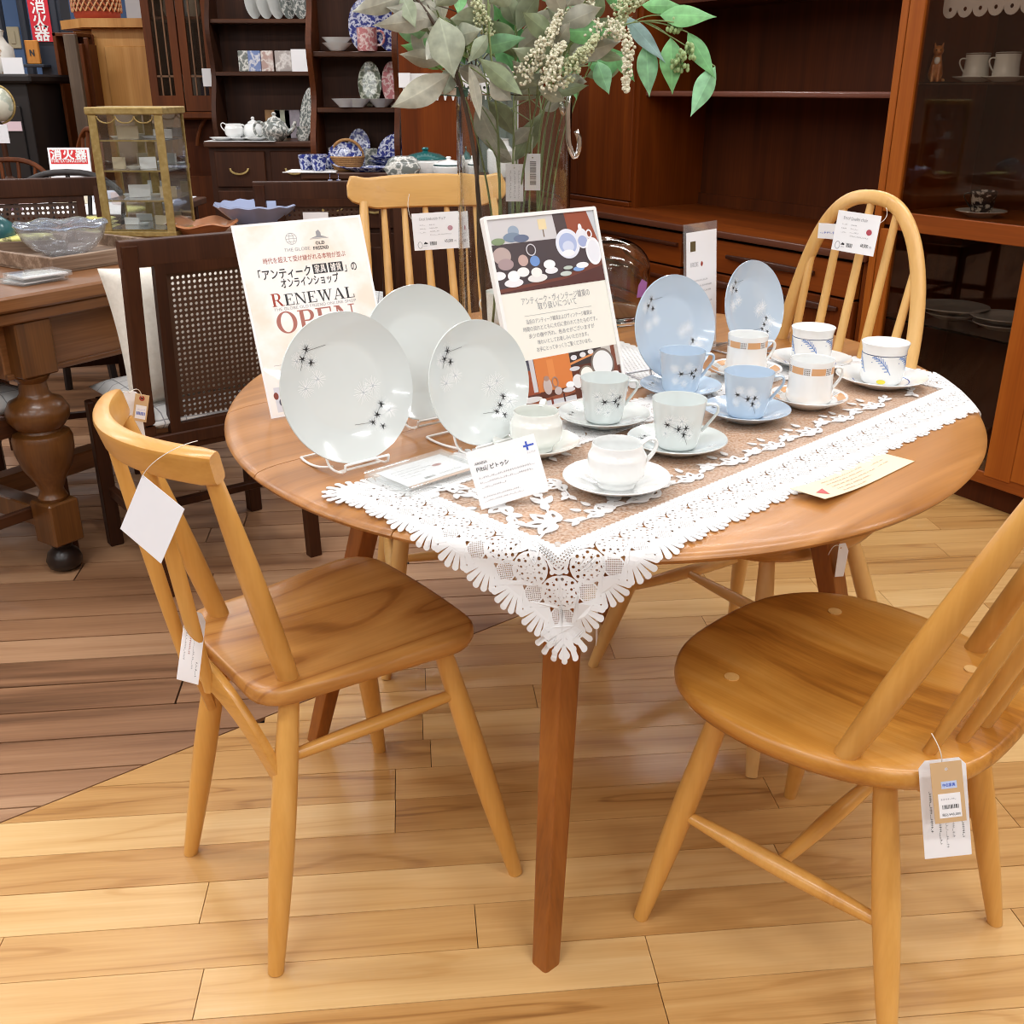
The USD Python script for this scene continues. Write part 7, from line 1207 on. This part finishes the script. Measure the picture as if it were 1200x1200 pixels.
lo, hi = fbox(532, 100, 604, 260, 4.95, .3); single('green_cupboard', 'grey-green painted cupboard seen through the glass vase', 'cupboard', [box((X1 + .002, 4.69, 0), (hi[0], 5.30, 1.50), .006), box((X1 + .04, 4.675, .1), (hi[0] - .04, 4.69, 1.42), .006)], plain('grey_green_paint', sr(92, 106, 100), .6), smooth=False)
lo, hi = fbox(470, 216, 600, 300, 4.30, .3); tb3 = thing('side_table', 'dark low sideboard holding the white pots behind the vase', 'sideboard', (0, 0, 0)); zt3 = AY(520, 209, 4.35)[2]; part('top', box((lo[0] - .05, 4.26, zt3 - .03), (hi[0], 4.64, zt3), .004), M_oakd_x, tb3, smooth=False); part('body', box((lo[0] - .03, 4.28, 0), (hi[0] - .02, 4.62, zt3 - .03), .004), M_oakd, tb3, smooth=False)
for k, (px, sc, lab) in enumerate(((499, .86, 'white lidded pot with dark teal lid behind the vase chair'), (526, .62, 'smaller white pot with teal-edged lid next to the larger pot'))):
    p = AY(px, 212, 4.42 - .05 * k); t = thing('lidded_pot', lab, 'pot', (p[0], 4.44 - .06 * k, zt3 + .0005)); part('body', lathe(np.array([(0, 0), (.09, 0), (.108, .03), (.112, .07), (.104, .074), (.10, .08), (0, .08)]) * sc, 40), M_white, t, smooth=50); part('lid', lathe(np.array([(.105, .080), (.104, .085), (.07, .102), (.02, .112), (.012, .116), (.018, .126), (.012, .132), (0, .133)]) * sc, 40), china('teal_lid_%d' % k, sr(24, 96, 96)) if k == 0 else M_white, t, smooth=50, label='dark teal lid' if k == 0 else None)
    if k: part('teal_line', lathe(np.array([(.1055, .078), (.1065, .082), (.1055, .0855)]) * sc, 40), china('teal_line', sr(30, 80, 84)), t)
p = AY(472, 214, 4.40); single('napkin', 'crumpled white napkin with grey print beside the pots', 'napkin', xf(pillow(.15, .12, .09, 10), None, (p[0] + .01, 4.36, zt3 + .040)), M_brownch, smooth=True)
p = AY(583, 200, 4.6); single('white_jar', 'white ribbed jar seen through the glass vase', 'jar', xf(lathe([(0, 0), (.06, 0), (.075, .03), (.075, .10), (.05, .12), (.045, .14), (.05, .145), (0, .15)], 32), None, (p[0], 4.42, zt3 + .0005)), M_white, smooth=50)
# cane chair between, in front of the dressers
Ex = AY(380, 215, 3.55); cane_chair('dark cane-back chair half hidden behind the renewal poster', (Ex[0] - .02, 3.62, 0), 96, ht=AY(380, 215, 3.62)[2], pitch=.016)
q = AY(372, 250, 3.6); single('price_card', 'white card on the dark cane-back chair above the renewal poster', 'card', box((q[0] - .045, 3.575, q[2] - .05), (q[0] + .04, 3.578, q[2] + .006)), M_paper, smooth=False)
# spindle chairs, far table with china, fire-extinguisher board at far left
def bow_chair(label, px, py, y, w, rz, m_, zs=.45, n=7, drop=.34):
    top = AY(px, py, y); t = thing('bow_back_chair', label, 'chair', (top[0], y, 0), rz); zt = top[2]; aa = np.linspace(-pi / 2, pi / 2, 31); hz = zs + (zt - zs) * np.cos(aa) ** .7; hy = w / 2 * np.sign(np.sin(aa)) * np.abs(np.sin(aa)) ** .8
    part('bow', sweep(np.column_stack([-.05 - .08 * np.cos(aa), hy, hz]), rrect(.024, .028, .008), up=np.column_stack([np.ones(31), np.zeros(31), .3 * np.ones(31)])), m_, t)
    for k in range(n): yv = w / 2 * (-.75 + 1.5 * k / (n - 1)); i = np.argmin(np.abs(hy - yv) + 10 * (hz < zs + .2)); part('spindle', tube([(-.06, yv * .8, zs), (-.05 - .08 * math.cos(aa[i]), hy[i], hz[i])], .009 if n > 5 else .013, 8), m_, t)
    part('seat', slab(d_seat(), [(9, zs - .04), (.02, zs - .04), (0, zs - .02), (.01, zs), (9, zs)]), m_, t, smooth=40)
    for s in (1, -1):
        part('leg', tube([(.19, s * .2, 0), (.12, s * .14, zs - .03)], .017, 8), m_, t); part('leg', tube([(-.2, s * .17, 0), (-.12, s * .12, zs - .03)], .017, 8), m_, t)
    return t
M_blackch = plain('black_chair_paint', sr(32, 26, 26), .4)
bow_chair('black round-backed chair behind the refectory table, in front of the far table', 63, 205, 4.15, .60, -90, M_blackch, n=7)
bow_chair('dark reddish spindle-back chair standing sideways by the pillar', 74, 152, 5.35, .44, -140, M_mahog, n=6)
bow_chair('brown low round-backed chair at the far left edge', 2, 189, 5.35, .50, -80, M_mahog, n=6)
q = AY(40, 232, 4.55); ft = thing('far_table', 'far table under a white cloth crowded with paper and glass', 'table', (q[0] - .1, 4.75, 0), 0); part('top', box((-.7, -.35, .70), (.65, .45, .73), .004), M_oakd_x, ft, smooth=False)
for x in (-.62, .56):
    for y in (-.3, .38): part('leg', box((x, y, 0), (x + .05, y + .05, .70), .003), M_oakd, ft, smooth=False)
single('white_cloth', 'white cloth covering the far table at the left', 'tablecloth', xf(box((-.66, -.33, .7303), (.61, .42, .735), .001), None, (q[0] - .1, 4.75, 0)), M_paper, smooth=False)
g = np.random.default_rng(21)
for k in range(9):
    x, y = q[0] - .65 + 1.15 * (k + .5) / 9, 4.75 + g.uniform(-.2, .2); hgt = g.uniform(.02, .09); single('stacked_papers', ('first', 'second', 'third', 'fourth', 'fifth', 'sixth', 'seventh', 'eighth', 'ninth')[k] + ' pale pile from the left on the far white-covered table', 'papers', xf(box((-.06, -.05, 0), (.06, .05, hgt), .003), rotz(g.uniform(-.6, .6)), (x, y, .7355)), plain('pile_%d' % k, [sr(230, 230, 226), sr(222, 214, 190), sr(206, 210, 226), sr(226, 206, 206)][k % 4], .6), smooth=False)
tw = AY(12, 212, 4.5); single('twig_ornament', 'dark twig ornament with pink tips on the far table', 'ornament', [tube([(tw[0], 4.5, .735), (tw[0] + .01, 4.5, .80), (tw[0] - .03, 4.5, .85)], .006, 6), tube([(tw[0] + .01, 4.5, .80), (tw[0] + .05, 4.5, .86)], .005, 6), xf(trimesh.creation.icosphere(1), None, (tw[0], 4.5, .74), .03)], plain('mauve_twig', sr(120, 84, 104), .6))
lo, hi = fbox(57, 173, 105, 206, 5.2, .01); fe = thing('fire_board', 'white board with red band and white character, behind the chairs', 'sign', (lo[0], 5.2, lo[2]), 0, rx=-4); w, h = hi[0] - lo[0], hi[2] - lo[2]; part('board', box((0, 0, -.62), (w, .008, h)), M_paper, fe, smooth=False); part('red_band', box((.01, -.001, h * .42), (w - .01, 0, h - .01)), plain('band_red', sr(206, 40, 44), .5), fe, smooth=False)
for k, ch in enumerate('消火器'): part('lettering', xf(extr(fit(text_poly(ch, .040, bold=2), w * (.2 + .3 * k), h * .62, None, 'c'), .0005), RX, (0, -.0015, 0)), M_white, fe, smooth=False)
part('lettering', xf(extr(fit(text_poly('FIRE EXTINGUISHER', .016, cjk=False, bold=1), w / 2, h * .48, w * .85, 'c'), .0005), RX, (0, -.0015, 0)), M_white, fe, smooth=False)
gl = AY(-4, 122, 5.8); gb_ = thing('globe', 'ivory terrestrial globe cut by the left picture edge', 'globe', (gl[0], 5.8, gl[2])); part('ball', trimesh.creation.icosphere(3, .088), mottled('old_map_print', [(0, sr(214, 212, 190)), (.55, sr(222, 220, 202)), (.6, sr(176, 184, 168)), (1, sr(196, 178, 140))], 14, .35), gb_, smooth=True); part('meridian', tube([(.095 * math.sin(a), .0, .095 * math.cos(a)) for a in np.linspace(0, pi, 20)], .005, 6), M_brass, gb_); part('stand', lathe([(0, -gl[2] + .735), (.07, -gl[2] + .735), (.06, -gl[2] + .75), (.014, -gl[2] + .78), (.014, -.09), (0, -.09)], 24), M_oakd, gb_)
single('globe_stand_cabinet', 'narrow dark stand under the globe at the far left', 'stand', box((gl[0] - .14, 5.66, 0), (gl[0] + .12, 5.94, .734), .004), M_oakd, smooth=False)
single('notice_card', 'grey-white sheet hanging at the left edge below the globe', 'card', box((AY(-6, 168, 5.44)[0], 5.445, AY(0, 168, 5.44)[2]), (AY(7, 145, 5.44)[0], 5.450, AY(0, 146, 5.44)[2])), M_tagback, smooth=False)
